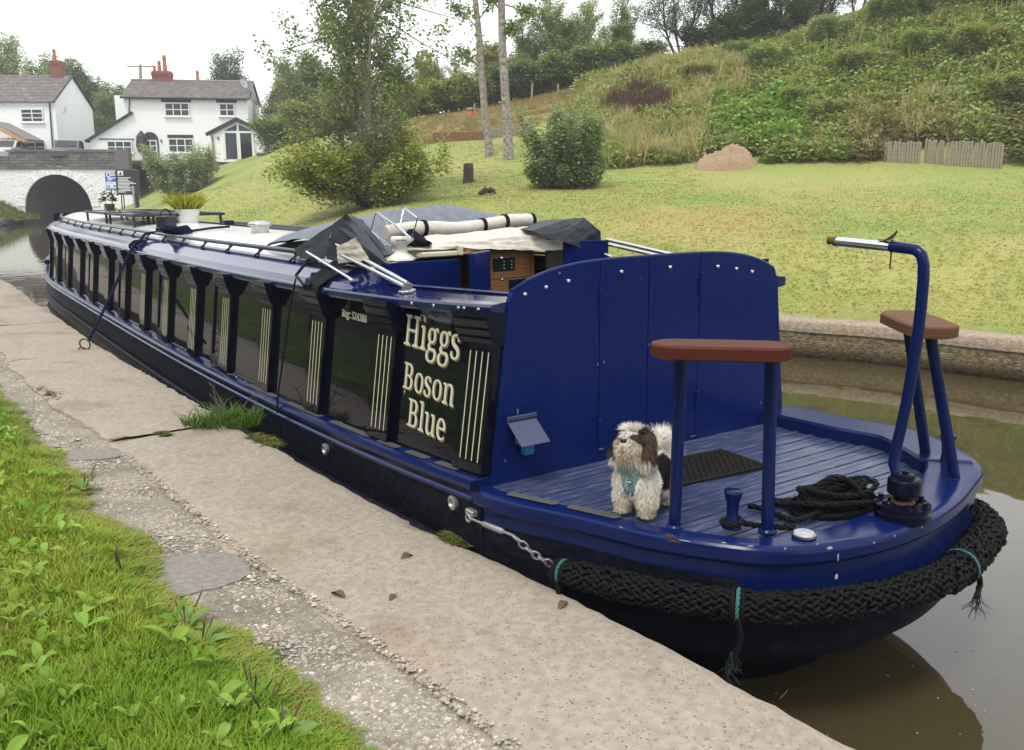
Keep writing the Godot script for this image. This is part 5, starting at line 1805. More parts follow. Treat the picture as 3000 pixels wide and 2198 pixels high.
func build_hill_plants() -> void:
	var bx := []
	var bc := []
	var sx := []
	var sc := []
	var dx := []
	var dc := []
	var heap := seen_on_land(2130, 486)
	var i := 0
	while i < 10000:
		i += 1
		var u := rnd(1700, 3150)
		var dist := rnd(24.3, 43.5)
		var p := Vector3((u - 1500.0) / 2613.0 * dist, 0, -dist)
		if hill_amount(p) < 0.5:
			continue
		p.y = land(p.x, p.z)
		var q := p - CAM
		var v := 573.0 - 2613.0 * q.y / -q.z        # how high the place shows, to copy the patches
		if v < -90.0:
			continue
		# the log edging and the earth heap stay clear
		if u > 2560 and u < 2950 and v > 432.0:
			continue
		if Vector2(p.x - heap.x, p.z - heap.z).length() < 1.15 or (p.z > heap.z + 0.2 and u > 2010 and u < 2250):
			continue
		var n := noise_a.get_noise_2d(p.x * 0.9, p.z * 0.9)
		var n2 := noise_b.get_noise_2d(p.x * 0.7 + 30, p.z * 0.7)
		var scl := rnd(0.6, 1.25)
		var green := Color(0.28, 0.37, 0.105)
		var bright := Color(0.235, 0.39, 0.08)
		var olive := Color(0.34, 0.36, 0.13)
		var tan := Color(0.52, 0.42, 0.21)
		var brown := Color(0.19, 0.13, 0.065)
		var c := green.lerp(olive, clampf(0.25 + n * 1.3, 0, 1))
		var dry := 0.08
		if u < 2180:
			c = olive.lerp(green, clampf(0.3 + n2 * 1.5, 0, 1))
			dry = 0.30
			if v > 395.0 and u < 2040:
				dry = 0.85
			elif v > 190.0 and v < 330.0 and u > 1900:
				dry = 0.45
		if u > 2080 and u < 2330 and v > 310.0 and v < 450.0:
			c = bright.lerp(green, clampf(0.4 + n2 * 2.0, 0, 1))
			dry = 0.0
			scl *= 1.2
		if u > 2480 and u < 2780 and v > 300.0:
			c = c.lerp(olive, 0.5).lerp(brown, clampf((v - 330.0) / 90.0, 0, 1) * 0.6)
			dry = 0.2
		if u > 2900 and v > 320.0:
			c = c.lerp(brown, 0.5)
		if Vector2((u - 1868.0) / 85.0, (v - 340.0) / 40.0).length() < 0.9 + 1.2 * n2 and rng.randf() < 0.6:
			dx.append(Transform3D(Basis(Vector3.UP, rnd(0, TAU)).scaled(Vector3.ONE * rnd(0.8, 1.3)), p))
			dc.append(vary(Color(0.12, 0.06, 0.045), 0.3))
			continue
		if rng.randf() < dry:
			sx.append(Transform3D(Basis(Vector3.UP, rnd(0, TAU)).scaled(Vector3.ONE * rnd(0.7, 1.3)), p))
			sc.append(vary(tan.lerp(olive, clampf(0.35 + n2 * 2.0, 0, 1)), 0.25))
			if rng.randf() < 0.5:
				continue
		bx.append(Transform3D(Basis(Vector3.UP, rnd(0, TAU)).scaled(Vector3(scl, scl * rnd(0.7, 1.4) * (1.0 + 0.6 * n), scl)), p))
		bc.append(vary(c, 0.22))
	for k in 2600:
		var u := rnd(1040, 1860)
		var dist := rnd(37.6, 46.0)
		var p := Vector3((u - 1500.0) / 2613.0 * dist, 0, -dist)
		p.y = land(p.x, p.z) - 0.02
		sx.append(Transform3D(Basis(Vector3.UP, rnd(0, TAU)).scaled(Vector3(1.0, rnd(0.12, 0.4), 1.0) * rnd(0.5, 1.0)), p))
		sc.append(vary(Color(0.42, 0.29, 0.14).lerp(Color(0.30, 0.28, 0.10), rng.randf()), 0.3))
	tag(multi(self, "bramble_thicket", clump_mesh(64, 0.42, 0.55, 0.15), mats.leaf, bx, bc), "green brambles and weeds covering the steep bank above the lawn", "brambles")
	tag(multi(self, "dry_grasses", stalk_mesh(26, 0.75, 0.007, 0.30), mats.blade, sx, sc), "tall tan dry grasses on the lower left of the overgrown bank", "grass")
	tag(multi(self, "dead_dock", stalk_mesh(40, 0.85, 0.012, 0.30), mats.blade, dx, dc), "patch of dark reddish brown dead dock stems on the bank", "weeds")

func build_lawn_things() -> void:
	# log edgings: every log is a piece of its own
	var groups := [["log_edging", "pale upright log edging holding the bank, wider part beside the gap", [2588, 478, 2694, 481], 13, 0.62, "pale_timber"],
		["log_edging", "short middle run of pale upright logs set forward in the bank edging", [2706, 481, 2763, 484], 8, 0.66, "pale_timber"],
		["log_edging", "longest run of pale upright logs at the foot of the right-hand bank", [2768, 488, 2936, 497], 19, 0.70, "pale_timber"],
		["low_log_edging", "low reddish brown log edging below the raked soil terrace", [1268, 416, 1424, 410], 21, 0.36, "red_timber"],
		["low_log_edging", "low pale log edging continuing right behind the bare trunks", [1430, 408, 1560, 394], 19, 0.40, "pale_timber"],
		["low_log_edging", "faint pale log edging behind the upright evergreen bush", [1600, 388, 1760, 372], 22, 0.45, "pale_timber"]]
	for g in groups:
		var o := thing(g[0], g[1], "log edging", Transform3D(), "log edgings round the lawn")
		var a := seen_on_land(g[2][0], g[2][1])
		var b := seen_on_land(g[2][2], g[2][3])
		var n: int = g[3]
		var w := a.distance_to(b) / n
		for i in n:
			var p := a.lerp(b, (i + 0.5) / n)
			p.y = land(p.x, p.z)
			var m := MB.new()
			var h: float = g[4] * rnd(0.93, 1.04)
			m.lathe(Vector3.ZERO, [[w * 0.5, -0.2], [w * 0.5, h - 0.015], [w * 0.44, h], [0.0, h + 0.004]], 9, Basis(Vector3.UP, rnd(0, 1)))
			part(o, "log", m, mats[g[5]], Transform3D(Basis(Vector3(rnd(-1, 1), 0, rnd(-1, 1)).normalized(), rnd(0, 0.03)), p + Vector3(0, 0, rnd(-0.02, 0.02))))
	# earth heap
	var e := seen_on_land(2130, 486)
	var em := MB.new()
	var rows := []
	for i in 25:
		var r := []
		for k in 61:
			var a := TAU * k / 60.0
			var rr := 1.0 - i / 24.0
			var lump := 0.25 * noise_b.get_noise_2d(cos(a) * rr * 2.0, sin(a) * rr * 2.0)
			var x := cos(a) * rr * 1.12
			var z := sin(a) * rr * 0.8
			var y := 0.50 * (1.0 - pow(rr, 2.4)) * (1.0 + 0.22 * sin(x * 4.0 + 0.6)) + lump * 0.6 * minf(1.0, (1.0 - rr) * 3.0) + 0.16 * noise_b.get_noise_2d(x * 3.0 + 5.0, z * 3.0) * minf(1.0, (1.0 - rr) * 3.0) + 0.05 * noise_b.get_noise_2d(x * 14.0, z * 14.0) - 0.22 * pow(rr, 6.0)
			r.append(Vector3(x, y, z))
		rows.append(r)
	em.grid(rows)
	lone("earth_heap", em, mats.earth, "bare sandy earth heap at the foot of the overgrown bank", "earth heap", Transform3D(Basis(), e))
	# upright cut stump
	var sp := seen_on_land(1373, 533)
	var sm := MB.new()
	rows = []
	var hts := [-0.1, 0.02, 0.15, 0.35, 0.54, 0.56]
	for h in hts:
		var r := []
		for k in 17:
			var a := TAU * k / 16.0
			var rr: float = 0.145 + (0.03 if h < 0.1 else 0.0) + 0.03 * noise_b.get_noise_2d(cos(a) * 2.0, sin(a) * 2.0 + h) + 0.012 * (k % 2)
			if h > 0.55:
				rr = 0.02
			r.append(Vector3(cos(a) * rr, h, -sin(a) * rr))
		rows.append(r)
	rows.reverse()
	sm.grid(rows)
	lone("cut_stump", sm, mats.bark, "short upright cut tree stump with furrowed bark on the lawn", "stump", Transform3D(Basis(), sp))
	# root wood lying
	var rp := seen_on_land(1425, 572)
	var rm := MB.new()
	for k in 6:
		var a := rnd(-0.5, 0.5)
		var pth := [Vector3(-0.2, 0.03, 0), Vector3(-0.05, 0.08 + rnd(0, 0.08), rnd(-0.08, 0.08)), Vector3(0.12, 0.1 + rnd(-0.06, 0.08), rnd(-0.1, 0.1)), Vector3(0.2 + rnd(0, 0.08), rnd(0.0, 0.2), rnd(-0.1, 0.1))]
		rm.tube(pth, [0.05, 0.06, 0.04, 0.015], 7)
	lone("root_wood", rm, mats.bark, "small gnarled piece of root wood lying on the grass", "wood", Transform3D(Basis(Vector3.UP, 0.2), rp))
	# tall stump near the cottage
	var tp := seen_on_land(851, 416)
	var tm := MB.new()
	tm.tube([Vector3(0, -0.3, 0), Vector3(0.02, 0.6, 0), Vector3(-0.03, 1.3, 0), Vector3(0.0, 1.62, 0)], [0.32, 0.27, 0.25, 0.2], 10)
	lone("tall_stump", tm, mats.pale_timber, "tall grey tree stump at the lawn's top edge near the cottage", "stump", Transform3D(Basis(), tp))
	# clay pot on the terrace
	var cp := at_d(1378, 352, 43.0)
	cp.y = land(cp.x, cp.z)
	var ct := thing("terracotta_pot", "terracotta chimney pot with pale cap standing on the soil terrace", "pot", Transform3D(Basis(), cp))
	var cm := MB.new()
	cm.lathe(Vector3.ZERO, [[0.17, -0.05], [0.19, 0.05], [0.16, 0.30], [0.19, 0.34], [0.19, 0.38]], 14)
	part(ct, "pot", cm, mats.terracotta)
	var cl := MB.new()
	cl.lathe(Vector3(0, 0.38, 0), [[0.20, 0.0], [0.20, 0.04], [0.12, 0.08], [0.0, 0.09]], 14)
	part(ct, "cap", cl, mats.coping_stone)
	# fence posts of the field edge
	for q in [[1391, 340, 308, "thin pale fence post just right of the terracotta pot"], [1557, 300, 248, "pale fence post right of the straight bare trunk"], [1706, 266, 224, "tall pale fence post under the pale green tree"], [1635, 284, 255, "short pale fence post between two taller ones below the hedge"], [1782, 255, 215, "pale fence post under the rounded dense tree"]]:
		var p := at_d(q[0], q[1], 44.0)
		var h := at_d(q[0], q[2], 44.0).y - p.y
		p.y = land(p.x, p.z)
		var m := MB.new()
		m.box(Vector3(0, h * 0.5 - 0.1, 0), Vector3(0.09, h + 0.2, 0.09), 0.012)
		lone("fence_post", m, mats.pale_timber, q[3], "post", Transform3D(Basis(Vector3.BACK, rnd(-0.06, 0.06)), p), "fence posts below the hedge")
	# stones and pots by the porch
	for q in [[772, 452, 0.5, 0.22, "long flat stone lying beside the cottage porch"], [788, 441, 0.32, 0.3, "upright dark stone beside the cottage porch"], [800, 430, 0.2, 0.35, "pale rounded stone at the edge of the lawn by the porch"]]:
		var p := at_d(q[0], q[1], 62.0)
		p.y = land(p.x, p.z)
		var m := MB.new()
		m.box(Vector3(0, q[3] * 0.4, 0), Vector3(q[2] * 2.0, q[3], 0.5), 0.09)
		lone("garden_stone", m, mats.stone_c if q[2] > 0.3 else mats.coping_stone, q[4], "stone", Transform3D(Basis(Vector3.UP, rnd(-0.3, 0.3)), p))

# ================================================================ the boat (in its own axes: x starboard, y up, z aft; deck near y = 0)
const POST_W := 0.265
const POST_Z := [-0.266, -1.21, -2.16, -3.11, -4.09, -5.08, -6.10, -7.14, -8.21, -9.29, -10.43, -11.59, -12.79, -14.0, -15.15]
var boat: Node3D
var rim_out: Array = []         # Vector2(x, z) of the stern deck's outer edge, port bulkhead round to starboard bulkhead
var rim_nrm: Array = []
var rim_in: Array = []

func yg(z: float) -> float:
	return -0.15 + 0.26 * exp(z / 3.0) + 0.14 * smoothstep(14.5, 18.5, -z)
func yr(z: float) -> float:
	return 0.68 + 0.14 * exp(z / 2.0) + 0.06 * smoothstep(12.0, 17.0, -z)
func roof_y(x: float, z: float) -> float:
	var mid := smoothstep(1.7, 4.5, -z)
	return yr(z) + 0.02 + lerpf(0.18, 0.235, mid) * (1.0 - pow(absf(x) / 0.95, lerpf(4.0, 3.0, mid)))
func deck_y(x: float, z: float) -> float:      # side decks beside the cockpit lie flat and low
	var k := smoothstep(1.50, 1.66, -z)
	return lerpf(yr(z) + 0.046 + (0.90 - absf(x)) * 0.06, roof_y(x, z), k)
func cbw(z: float) -> float:
	return 0.965 - 0.30 * smoothstep(14.6, 17.2, -z)
func ctw(z: float) -> float:
	return 0.862 - 0.30 * smoothstep(14.6, 17.2, -z)
func hullw(z: float) -> float:
	if z > -13.5:
		return 1.05
	return 1.05 * sqrt(maxf(0.0, 1.0 - pow((-13.5 - z) / 5.3, 2.3)))
func wall(z: float, t: float, off := 0.0) -> Vector3:
	var b := Vector3(-cbw(z), yg(z), z)
	var tp := Vector3(-ctw(z), yr(z), z)
	var d := (tp - b).normalized()
	return b.lerp(tp, t) + Vector3(-d.y, d.x, 0) * off
func wall_block(m: MB, z0: float, z1: float, t0: float, t1: float, o0: float, o1: float, chamfer := 0.004) -> void:
	# a block standing on the cabin side: forward edge z0, aft edge z1
	m.flat()
	var f := [wall(z0 + chamfer, t0, o1), wall(z1 - chamfer, t0, o1), wall(z1 - chamfer, t1, o1), wall(z0 + chamfer, t1, o1)]
	var g := [wall(z0, t0, o1 - chamfer), wall(z1, t0, o1 - chamfer), wall(z1, t1, o1 - chamfer), wall(z0, t1, o1 - chamfer)]
	var b := [wall(z0, t0, o0), wall(z1, t0, o0), wall(z1, t1, o0), wall(z0, t1, o0)]
	m.quad(f[0], f[1], f[2], f[3])
	for i in 4:
		var k := (i + 1) % 4
		m.quad(g[i], g[k], f[k], f[i])
		m.quad(b[i], b[k], g[k], g[i])

func rope(m: MB, pts: Array, r: float, pitch := 0.0, sides := 5, strands := 3) -> void:      # laid rope: strands twisted round a path
	if pitch == 0.0:
		pitch = r * 7.0
	var cv := Curve3D.new()
	for i in pts.size():
		var a: Vector3 = pts[max(i - 1, 0)]
		var b: Vector3 = pts[min(i + 1, pts.size() - 1)]
		var t := (b - a).normalized()
		cv.add_point(pts[i], -t * (pts[i] as Vector3).distance_to(a) / 3.0, t * (pts[i] as Vector3).distance_to(b) / 3.0)
	cv.bake_interval = maxf(r, 0.004)
	var len_ := cv.get_baked_length()
	var n := int(ceil(len_ / (pitch / 7.0)))
	var cen := []
	var nx := []
	var ny := []
	var up := Vector3(0.13, 0.98, 0.11)
	for i in n + 1:
		var s := len_ * i / n
		var p := cv.sample_baked(s)
		var t := (cv.sample_baked(min(s + r, len_)) - cv.sample_baked(max(s - r, 0.0))).normalized()
		if t.length() < 0.5:
			t = Vector3.FORWARD
		var x := (up - t * up.dot(t))
		if x.length() < 0.05:
			x = Vector3(1, 0, 0) - t * t.x
		x = x.normalized()
		up = x
		cen.append(p)
		nx.append(x)
		ny.append(t.cross(x))
	for k in strands:
		var path := []
		for i in n + 1:
			var a: float = TAU * (len_ * i / n) / pitch + TAU * k / strands
			path.append(cen[i] + (nx[i] * cos(a) + ny[i] * sin(a)) * r * 0.52)
		m.tube(path, r * 0.52, sides, true, 1)

func strip(fn: Callable, z0: float, z1: float, step: float) -> Array:      # rows of a lengthwise sweep; fn(z) gives one row
	var rows := []
	var n := int(ceil((z1 - z0) / step))
	for i in n + 1:
		rows.append(fn.call(lerpf(z0, z1, i / float(n))))
	return rows

func build_boat() -> void:
	boat = thing("narrowboat", "long dark blue narrowboat with white roof and cream lettering moored at the towpath", "boat", boat_xf)
	# ---- hull
	var hull := MB.new()
	for sg in [-1.0, 1.0]:
		var row := func(z: float) -> Array:
			var w := hullw(z)
			var y := yg(z)
			var r := []
			for q in [[0.0, -0.025], [0.0, -0.10], [-0.012, -0.28], [-0.02, -0.50], [-0.05, -0.95], [-0.5, -1.1]]:
				r.append(Vector3(sg * maxf(w + q[0], 0.0), y + q[1], z))
			return r
		var rows := strip(row, -18.75, 0.05, 0.35)
		if sg > 0:
			rows.reverse()
		hull.grid(rows)
	part(boat, "hull", hull, mats.hull_black)
	# gunwale: blue walkway with rounded guard
	for sg in [-1.0, 1.0]:
		var gun := MB.new()
		var row := func(z: float) -> Array:
			var w := hullw(z)
			var y := yg(z)
			var inn := minf(cbw(z) - 0.02, w)
			var r := []
			for q in [[inn, 0.0], [w - 0.012, 0.0], [w + 0.008, -0.006], [w + 0.018, -0.024], [w + 0.016, -0.045], [w, -0.058], [w, -0.075], [w + 0.012, -0.085], [w + 0.012, -0.10], [w - 0.01, -0.112]]:
				r.append(Vector3(sg * maxf(q[0], 0.0), y + q[1], z))
			return r
		var rows := strip(row, -18.75, 0.0, 0.3)
		if sg < 0:
			rows.reverse()
		gun.grid(rows, 1, true)
		# closed end above the stern deck
		if sg < 0:
			gun.box(Vector3(-1.0, 0.062, -0.006), Vector3(0.115, 0.09, 0.014), 0.004)
		else:
			gun.box(Vector3(1.0, 0.062, -0.006), Vector3(0.13, 0.09, 0.014), 0.004)
		part(boat, "gunwale", gun, mats.rail_blue)
		var sk := MB.new()
		var path := []
		for i in 60:
			var z := lerpf(-18.4, -0.1, i / 59.0)
			path.append(Vector3(sg * maxf(hullw(z) - 0.005, 0.02), yg(z) - 0.36 - 0.02 * smoothstep(0.0, 8.0, -z), z))
		sk.tube(path, 0.032, 8)
		part(boat, "rubbing_strake", sk, mats.hull_black)
	# fore deck and bulwark
	var fd := MB.new()
	fd.grid(strip(func(z: float) -> Array: return [Vector3(hullw(z) - 0.01, yg(z) - 0.02, z), Vector3(-hullw(z) + 0.01, yg(z) - 0.02, z)], -18.7, -16.2, 0.25))
	part(boat, "fore_deck", fd, mats.rail_blue)
	for sg in [-1.0, 1.0]:
		var bw := MB.new()
		var path := []
		for i in 14:
			var z := lerpf(-18.5, -16.5, i / 13.0)
			path.append(Vector3(sg * (hullw(z) - 0.06), yg(z) + 0.05 + 0.05 * i / 13.0, z))
		bw.tube(path, 0.055, 6)
		part(boat, "bow_bulwark", bw, mats.rail_blue)
	# ---- cabin sides
	for sg in [-1.0, 1.0]:
		var cs := MB.new()
		var row := func(z: float) -> Array:
			var a := wall(z, 0.0)
			var b := wall(z, 0.5)
			var c := wall(z, 1.0)
			return [Vector3(a.x * -sg, a.y, z), Vector3(b.x * -sg, b.y, z), Vector3(c.x * -sg, c.y, z)]
		var rows := strip(row, -16.5, 0.0, 0.5)
		if sg > 0:
			rows.reverse()
		cs.grid(rows)
		part(boat, "cabin_side", cs, mats.navy_trim)
	var front := MB.new()
	front.flat()
	front.quad(Vector3(cbw(-16.5), yg(-16.5), -16.5), Vector3(-cbw(-16.5), yg(-16.5), -16.5), Vector3(-ctw(-16.5), roof_y(0, -16.5) - 0.02, -16.5), Vector3(ctw(-16.5), roof_y(0, -16.5) - 0.02, -16.5))
	part(boat, "cabin_front", front, mats.navy_trim)
	# bays of the port side: a glossy panel or a window between each pair of posts
	for i in POST_Z.size():
		var z1: float = POST_Z[i] if i == 0 else POST_Z[i]
		var za: float = (POST_Z[i + 1] if i + 1 < POST_Z.size() else -16.4) + POST_W
		var zb: float = POST_Z[i]
		var win := i in [4, 6, 8, 10, 12]
		if not win:
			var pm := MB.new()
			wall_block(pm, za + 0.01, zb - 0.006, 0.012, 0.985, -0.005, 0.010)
			var o := part(boat, "side_panel", pm, mats.shaded_blue_gloss)
			if i == 0:
				o.set_meta("label", "glossy shade-darkened blue panel with the boat's name in cream letters")
		else:
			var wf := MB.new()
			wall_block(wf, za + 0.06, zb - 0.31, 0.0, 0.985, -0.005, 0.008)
			part(boat, "side_panel", wf, mats.shaded_blue_gloss)
			var fz0 := zb - 0.30
			var fz1 := zb - 0.004
			var fr := MB.new()
			wall_block(fr, fz0, fz0 + 0.05, 0.02, 0.985, -0.005, 0.026)
			wall_block(fr, fz1 - 0.03, fz1, 0.02, 0.985, -0.005, 0.026)
			wall_block(fr, fz0 + 0.051, fz1 - 0.031, 0.02, 0.13, -0.005, 0.024)
			wall_block(fr, fz0 + 0.051, fz1 - 0.031, 0.95, 0.985, -0.005, 0.024)
			var w := part(boat, "window", fr, mats.navy_trim)
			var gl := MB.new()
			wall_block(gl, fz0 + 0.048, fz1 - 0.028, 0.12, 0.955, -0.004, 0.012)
			part(w, "pane", gl, mats.shaded_blue_gloss)
	for i in POST_Z.size():
		var z0: float = POST_Z[i]
		var z1 := z0 + POST_W
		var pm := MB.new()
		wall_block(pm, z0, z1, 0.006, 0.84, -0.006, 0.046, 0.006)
		var post := part(boat, "pilaster", pm, mats.shaded_blue_gloss)
		if i < 8:
			for k in 4:
				var lz := z0 + 0.075 + k * 0.050
				var lm := MB.new()
				wall_block(lm, lz - 0.0034, lz + 0.0034, 0.075, 0.755, 0.0445, 0.0478, 0.0006)
				part(post, "stripe", lm, mats.cream_line)
		# corbel: a moulded bracket under the roof edge
		var prof := [[0.80, 0.046], [0.805, 0.058], [0.835, 0.074], [0.842, 0.066], [0.852, 0.076], [0.885, 0.092], [0.893, 0.084], [0.903, 0.094], [0.945, 0.112], [0.952, 0.104], [0.965, 0.114], [1.0, 0.122], [1.0, -0.004], [0.80, -0.004]]
		var cm := MB.new()
		cm.flat()
		var n := prof.size()
		var zz0 := z0 - 0.01
		var zz1 := z1 + 0.012
		for k in n - 1:
			var a: Array = prof[k]
			var b: Array = prof[k + 1]
			cm.quad(wall(zz0, a[0], a[1]), wall(zz1, a[0], a[1]), wall(zz1, b[0], b[1]), wall(zz0, b[0], b[1]))
		# side cheeks with an S-curve running down the post
		var cheek := PackedVector2Array()
		for k in n:
			cheek.append(Vector2(prof[k][1], prof[k][0]))
		var idx := Geometry2D.triangulate_polygon(cheek)
		for q in range(0, idx.size(), 3):
			var a := cheek[idx[q]]
			var b := cheek[idx[q + 1]]
			var c := cheek[idx[q + 2]]
			cm.tri(wall(zz1, a.y, a.x), wall(zz1, b.y, b.x), wall(zz1, c.y, c.x))
			cm.tri(wall(zz0, a.y, a.x), wall(zz0, c.y, c.x), wall(zz0, b.y, b.x))
		part(boat, "corbel", cm, mats.navy_trim)
	# ---- name and number
	letters("Higgs", [870, 1035], [878, 835], [1236, 1087], true)
	letters("Boson", [862, 1320], [872, 1150], [1198, 1408], true)
	letters("Blue", [889, 1568], [896, 1388], [1137, 1640], true)
	letters("Reg: 524388", [459, 850], [463, 803], [622, 884], false)
	for q0 in [[870, 1350], [1180, 1437]]:
		var dm := MB.new()
		dm.flat()
		var hit := wallhit(q0[0], q0[1], 0.012)
		var q := [hit.z, hit.y]
		var t: float = (q[1] - yg(q[0])) / (yr(q[0]) - yg(q[0]))
		var star := []
		for k in 8:
			var a := TAU * k / 8.0
			var r := 0.019 if k % 4 == 2 else (0.011 if k % 2 == 0 else 0.0035)
			star.append(wall(q[0] + cos(a) * r, t + sin(a) * r / 0.7, 0.0135))
		for k in 8:
			dm.tri(wall(q[0], t, 0.0135), star[k], star[(k + 1) % 8])
		part(boat, "star_mark", dm, mats.cream_line)
	# ---- roof edge, roof, handrails
	for sg in [-1.0, 1.0]:
		var gm := MB.new()
		var row := func(z: float) -> Array:
			var tw := 0.30 * smoothstep(14.6, 17.2, -z)
			var r := []
			var lip := 0.945 - tw
			for q in [[0.80 - tw, -0.03], [lip - 0.03, -0.012], [lip - 0.004, -0.008], [lip, 0.004], [lip, 0.030], [lip - 0.008, 0.040], [lip - 0.03, 0.042]]:
				r.append(Vector3(sg * q[0], yr(z) + q[1], z))
			for x in [0.88, 0.83, 0.78, 0.74, 0.70]:
				r.append(Vector3(sg * (x - tw), deck_y(x, z) + (0.006 if x > 0.86 and z < -1.6 else 0.0), z))
			return r
		var rows := strip(row, -16.7, -1.9, 0.3) + strip(row, -1.85, 0.0, 0.06)
		if sg > 0:
			rows.reverse()
		gm.grid(rows, 1, true)
		# end face of the moulding
		gm.flat()
		var er: Array = row.call(0.0)
		for k in range(1, er.size() - 1):
			if sg < 0:
				gm.tri(er[0], er[k], er[k + 1])
			else:
				gm.tri(er[0], er[k + 1], er[k])
		part(boat, "roof_edge", gm, mats.roof_edge_blue)
		# handrail on little crossed brackets
		var hm := MB.new()
		var path := []
		for i in 50:
			var z := lerpf(-16.2, -2.55, i / 49.0)
			path.append(Vector3(sg * (0.70 - 0.30 * smoothstep(14.6, 17.2, -z)), roof_y(0.70, z) + 0.055, z))
		hm.tube(path, 0.019, 8)
		var rail := part(boat, "handrail", hm, mats.navy_trim)
		var zb := -2.9
		while zb > -16.0:
			var bm := MB.new()
			var tw := 0.30 * smoothstep(14.6, 17.2, -zb)
			var c := Vector3(sg * (0.715 - tw), roof_y(0.72, zb) + 0.03, zb)
			bm.tube([c + Vector3(sg * 0.035, -0.035, -0.05), c + Vector3(-sg * 0.012, 0.03, 0.05)], 0.008, 6)
			bm.tube([c + Vector3(sg * 0.035, -0.035, 0.05), c + Vector3(-sg * 0.012, 0.03, -0.05)], 0.008, 6)
			part(rail, "bracket", bm, mats.navy_trim)
			zb -= 0.78
	var rf := MB.new()
	var rrow := func(z: float) -> Array:
		var k := 1.0 - 0.43 * smoothstep(14.6, 17.2, -z)
		var r := []
		for i in 21:
			var x := lerpf(0.70, -0.70, i / 20.0)
			r.append(Vector3(x * k, roof_y(x, z) + 0.002 - 0.10 * smoothstep(16.2, 17.2, -z), z))
		return r
	rf.grid(strip(rrow, -17.1, -1.62, 0.25))
	part(boat, "roof", rf, mats.roof_white)
	# ---- aft cockpit: side decks are the roof edge; inner coaming, cross wall, opening with cabinet
	for sg in [-1.0, 1.0]:
		var cm := MB.new()
		cm.flat()
		var a := [Vector3(sg * 0.70, deck_y(0.70, 0.0), -0.03), Vector3(sg * 0.68, deck_y(0.70, 0.0) + 0.006, -0.03), Vector3(sg * 0.68, -0.4, -0.03)]
		var b := [Vector3(sg * 0.70, deck_y(0.70, -1.45), -1.62), Vector3(sg * 0.68, deck_y(0.70, -1.45) + 0.006, -1.62), Vector3(sg * 0.68, -0.4, -1.62)]
		for k in 2:
			if sg < 0:
				cm.quad(a[k], a[k + 1], b[k + 1], b[k])
			else:
				cm.quad(b[k], b[k + 1], a[k + 1], a[k])
		part(boat, "cockpit_side", cm, mats.blue_paint)
	var fl := MB.new()
	fl.box(Vector3(0, -0.35, -1.8), Vector3(1.4, 0.04, 3.7))
	part(boat, "cockpit_floor", fl, mats.deck_blue)
	var cw := MB.new()
	cw.box(Vector3(-0.425, 0.28, -1.60), Vector3(0.55, 1.28, 0.03), 0.004)
	part(boat, "cabin_bulkhead", cw, mats.blue_paint)
	var cw2 := MB.new()
	cw2.box(Vector3(0.66, 0.32, -1.60), Vector3(0.10, 1.30, 0.03), 0.004)
	part(boat, "cabin_bulkhead", cw2, mats.blue_paint)
	var hr := MB.new()
	hr.box(Vector3(-0.285, 0.955, -1.90), Vector3(0.25, 0.03, 0.62), 0.006)
	hr.box(Vector3(-0.15, 0.972, -1.90), Vector3(0.03, 0.06, 0.66), 0.006)
	part(boat, "hatch_runner", hr, mats.cream)
	var h2 := MB.new()
	h2.box(Vector3(0.38, 1.012, -1.66), Vector3(0.44, 0.04, 0.10), 0.006)
	part(boat, "hatch_beam", h2, mats.cream)
	var dl := MB.new()
	dl.box(Vector3(-0.10, 0.52, -1.44), Vector3(0.03, 0.90, 0.27), 0.006, Basis(Vector3.UP, deg_to_rad(-55)))
	var dleaf := part(boat, "cabin_door", dl, mats.blue_paint)
	for y in [0.93, 0.80, 0.62]:
		var sm := MB.new()
		sm.lathe(Vector3.ZERO, [[0.009, 0.0], [0.008, 0.005], [0.0, 0.008]], 8, Basis(Vector3.RIGHT, PI / 2))
		part(dleaf, "stud", sm, mats.chrome, Transform3D(Basis(), Vector3(-0.005, y, -1.345)))
	var dr := MB.new()
	dr.box(Vector3(0.67, 0.55, -1.38), Vector3(0.03, 0.92, 0.30), 0.006, Basis(Vector3.UP, deg_to_rad(38)))
	part(boat, "cabin_door", dr, mats.blue_paint)
	var tr := MB.new()
	tr.box(Vector3(0.575, 0.60, -1.58), Vector3(0.16, 0.84, 0.02), 0.004)
	part(boat, "door_panel", tr, mat("brown_panel", Color(0.035, 0.018, 0.012), 0.6))
	var tw2 := MB.new()
	tw2.box(Vector3(0.575, 1.005, -1.569), Vector3(0.15, 0.035, 0.01), 0.002)
	part(boat, "threshold_strip", tw2, mats.galv)
	# cabinet inside
	var cab := MB.new()
	cab.box(Vector3(0.28, 0.60, -1.86), Vector3(0.42, 0.74, 0.30), 0.006)
	var cabinet := part(boat, "cabinet", cab, mats.wood)
	for q in [[0.28, 0.965, 0.44, 0.018, 0.03], [0.28, 0.945, 0.42, 0.016, 0.02], [0.28, 0.925, 0.40, 0.014, 0.012], [0.28, 0.775, 0.40, 0.02, 0.014], [0.475, 0.72, 0.03, 0.42, 0.012]]:
		var mm := MB.new()
		mm.box(Vector3(q[0], q[1], -1.71 + q[4] * 0.5), Vector3(q[2], q[3], q[4]), 0.003)
		part(cabinet, "moulding", mm, mats.wood)
	var pn := MB.new()
	pn.box(Vector3(0.25, 0.855, -1.704), Vector3(0.17, 0.085, 0.01), 0.003)
	var panel := part(cabinet, "switch_panel", pn, mats.dark)
	panel.set_meta("label", "black switch panel with six small white switches")
	for k in 6:
		var sw := MB.new()
		sw.box(Vector3(0.245 + (k % 2) * 0.06, 0.832 + (k / 2) * 0.022, -1.697), Vector3(0.010, 0.008, 0.004), 0.001)
		part(cabinet, "switch", sw, mats.white_plastic)
	var ib := MB.new()
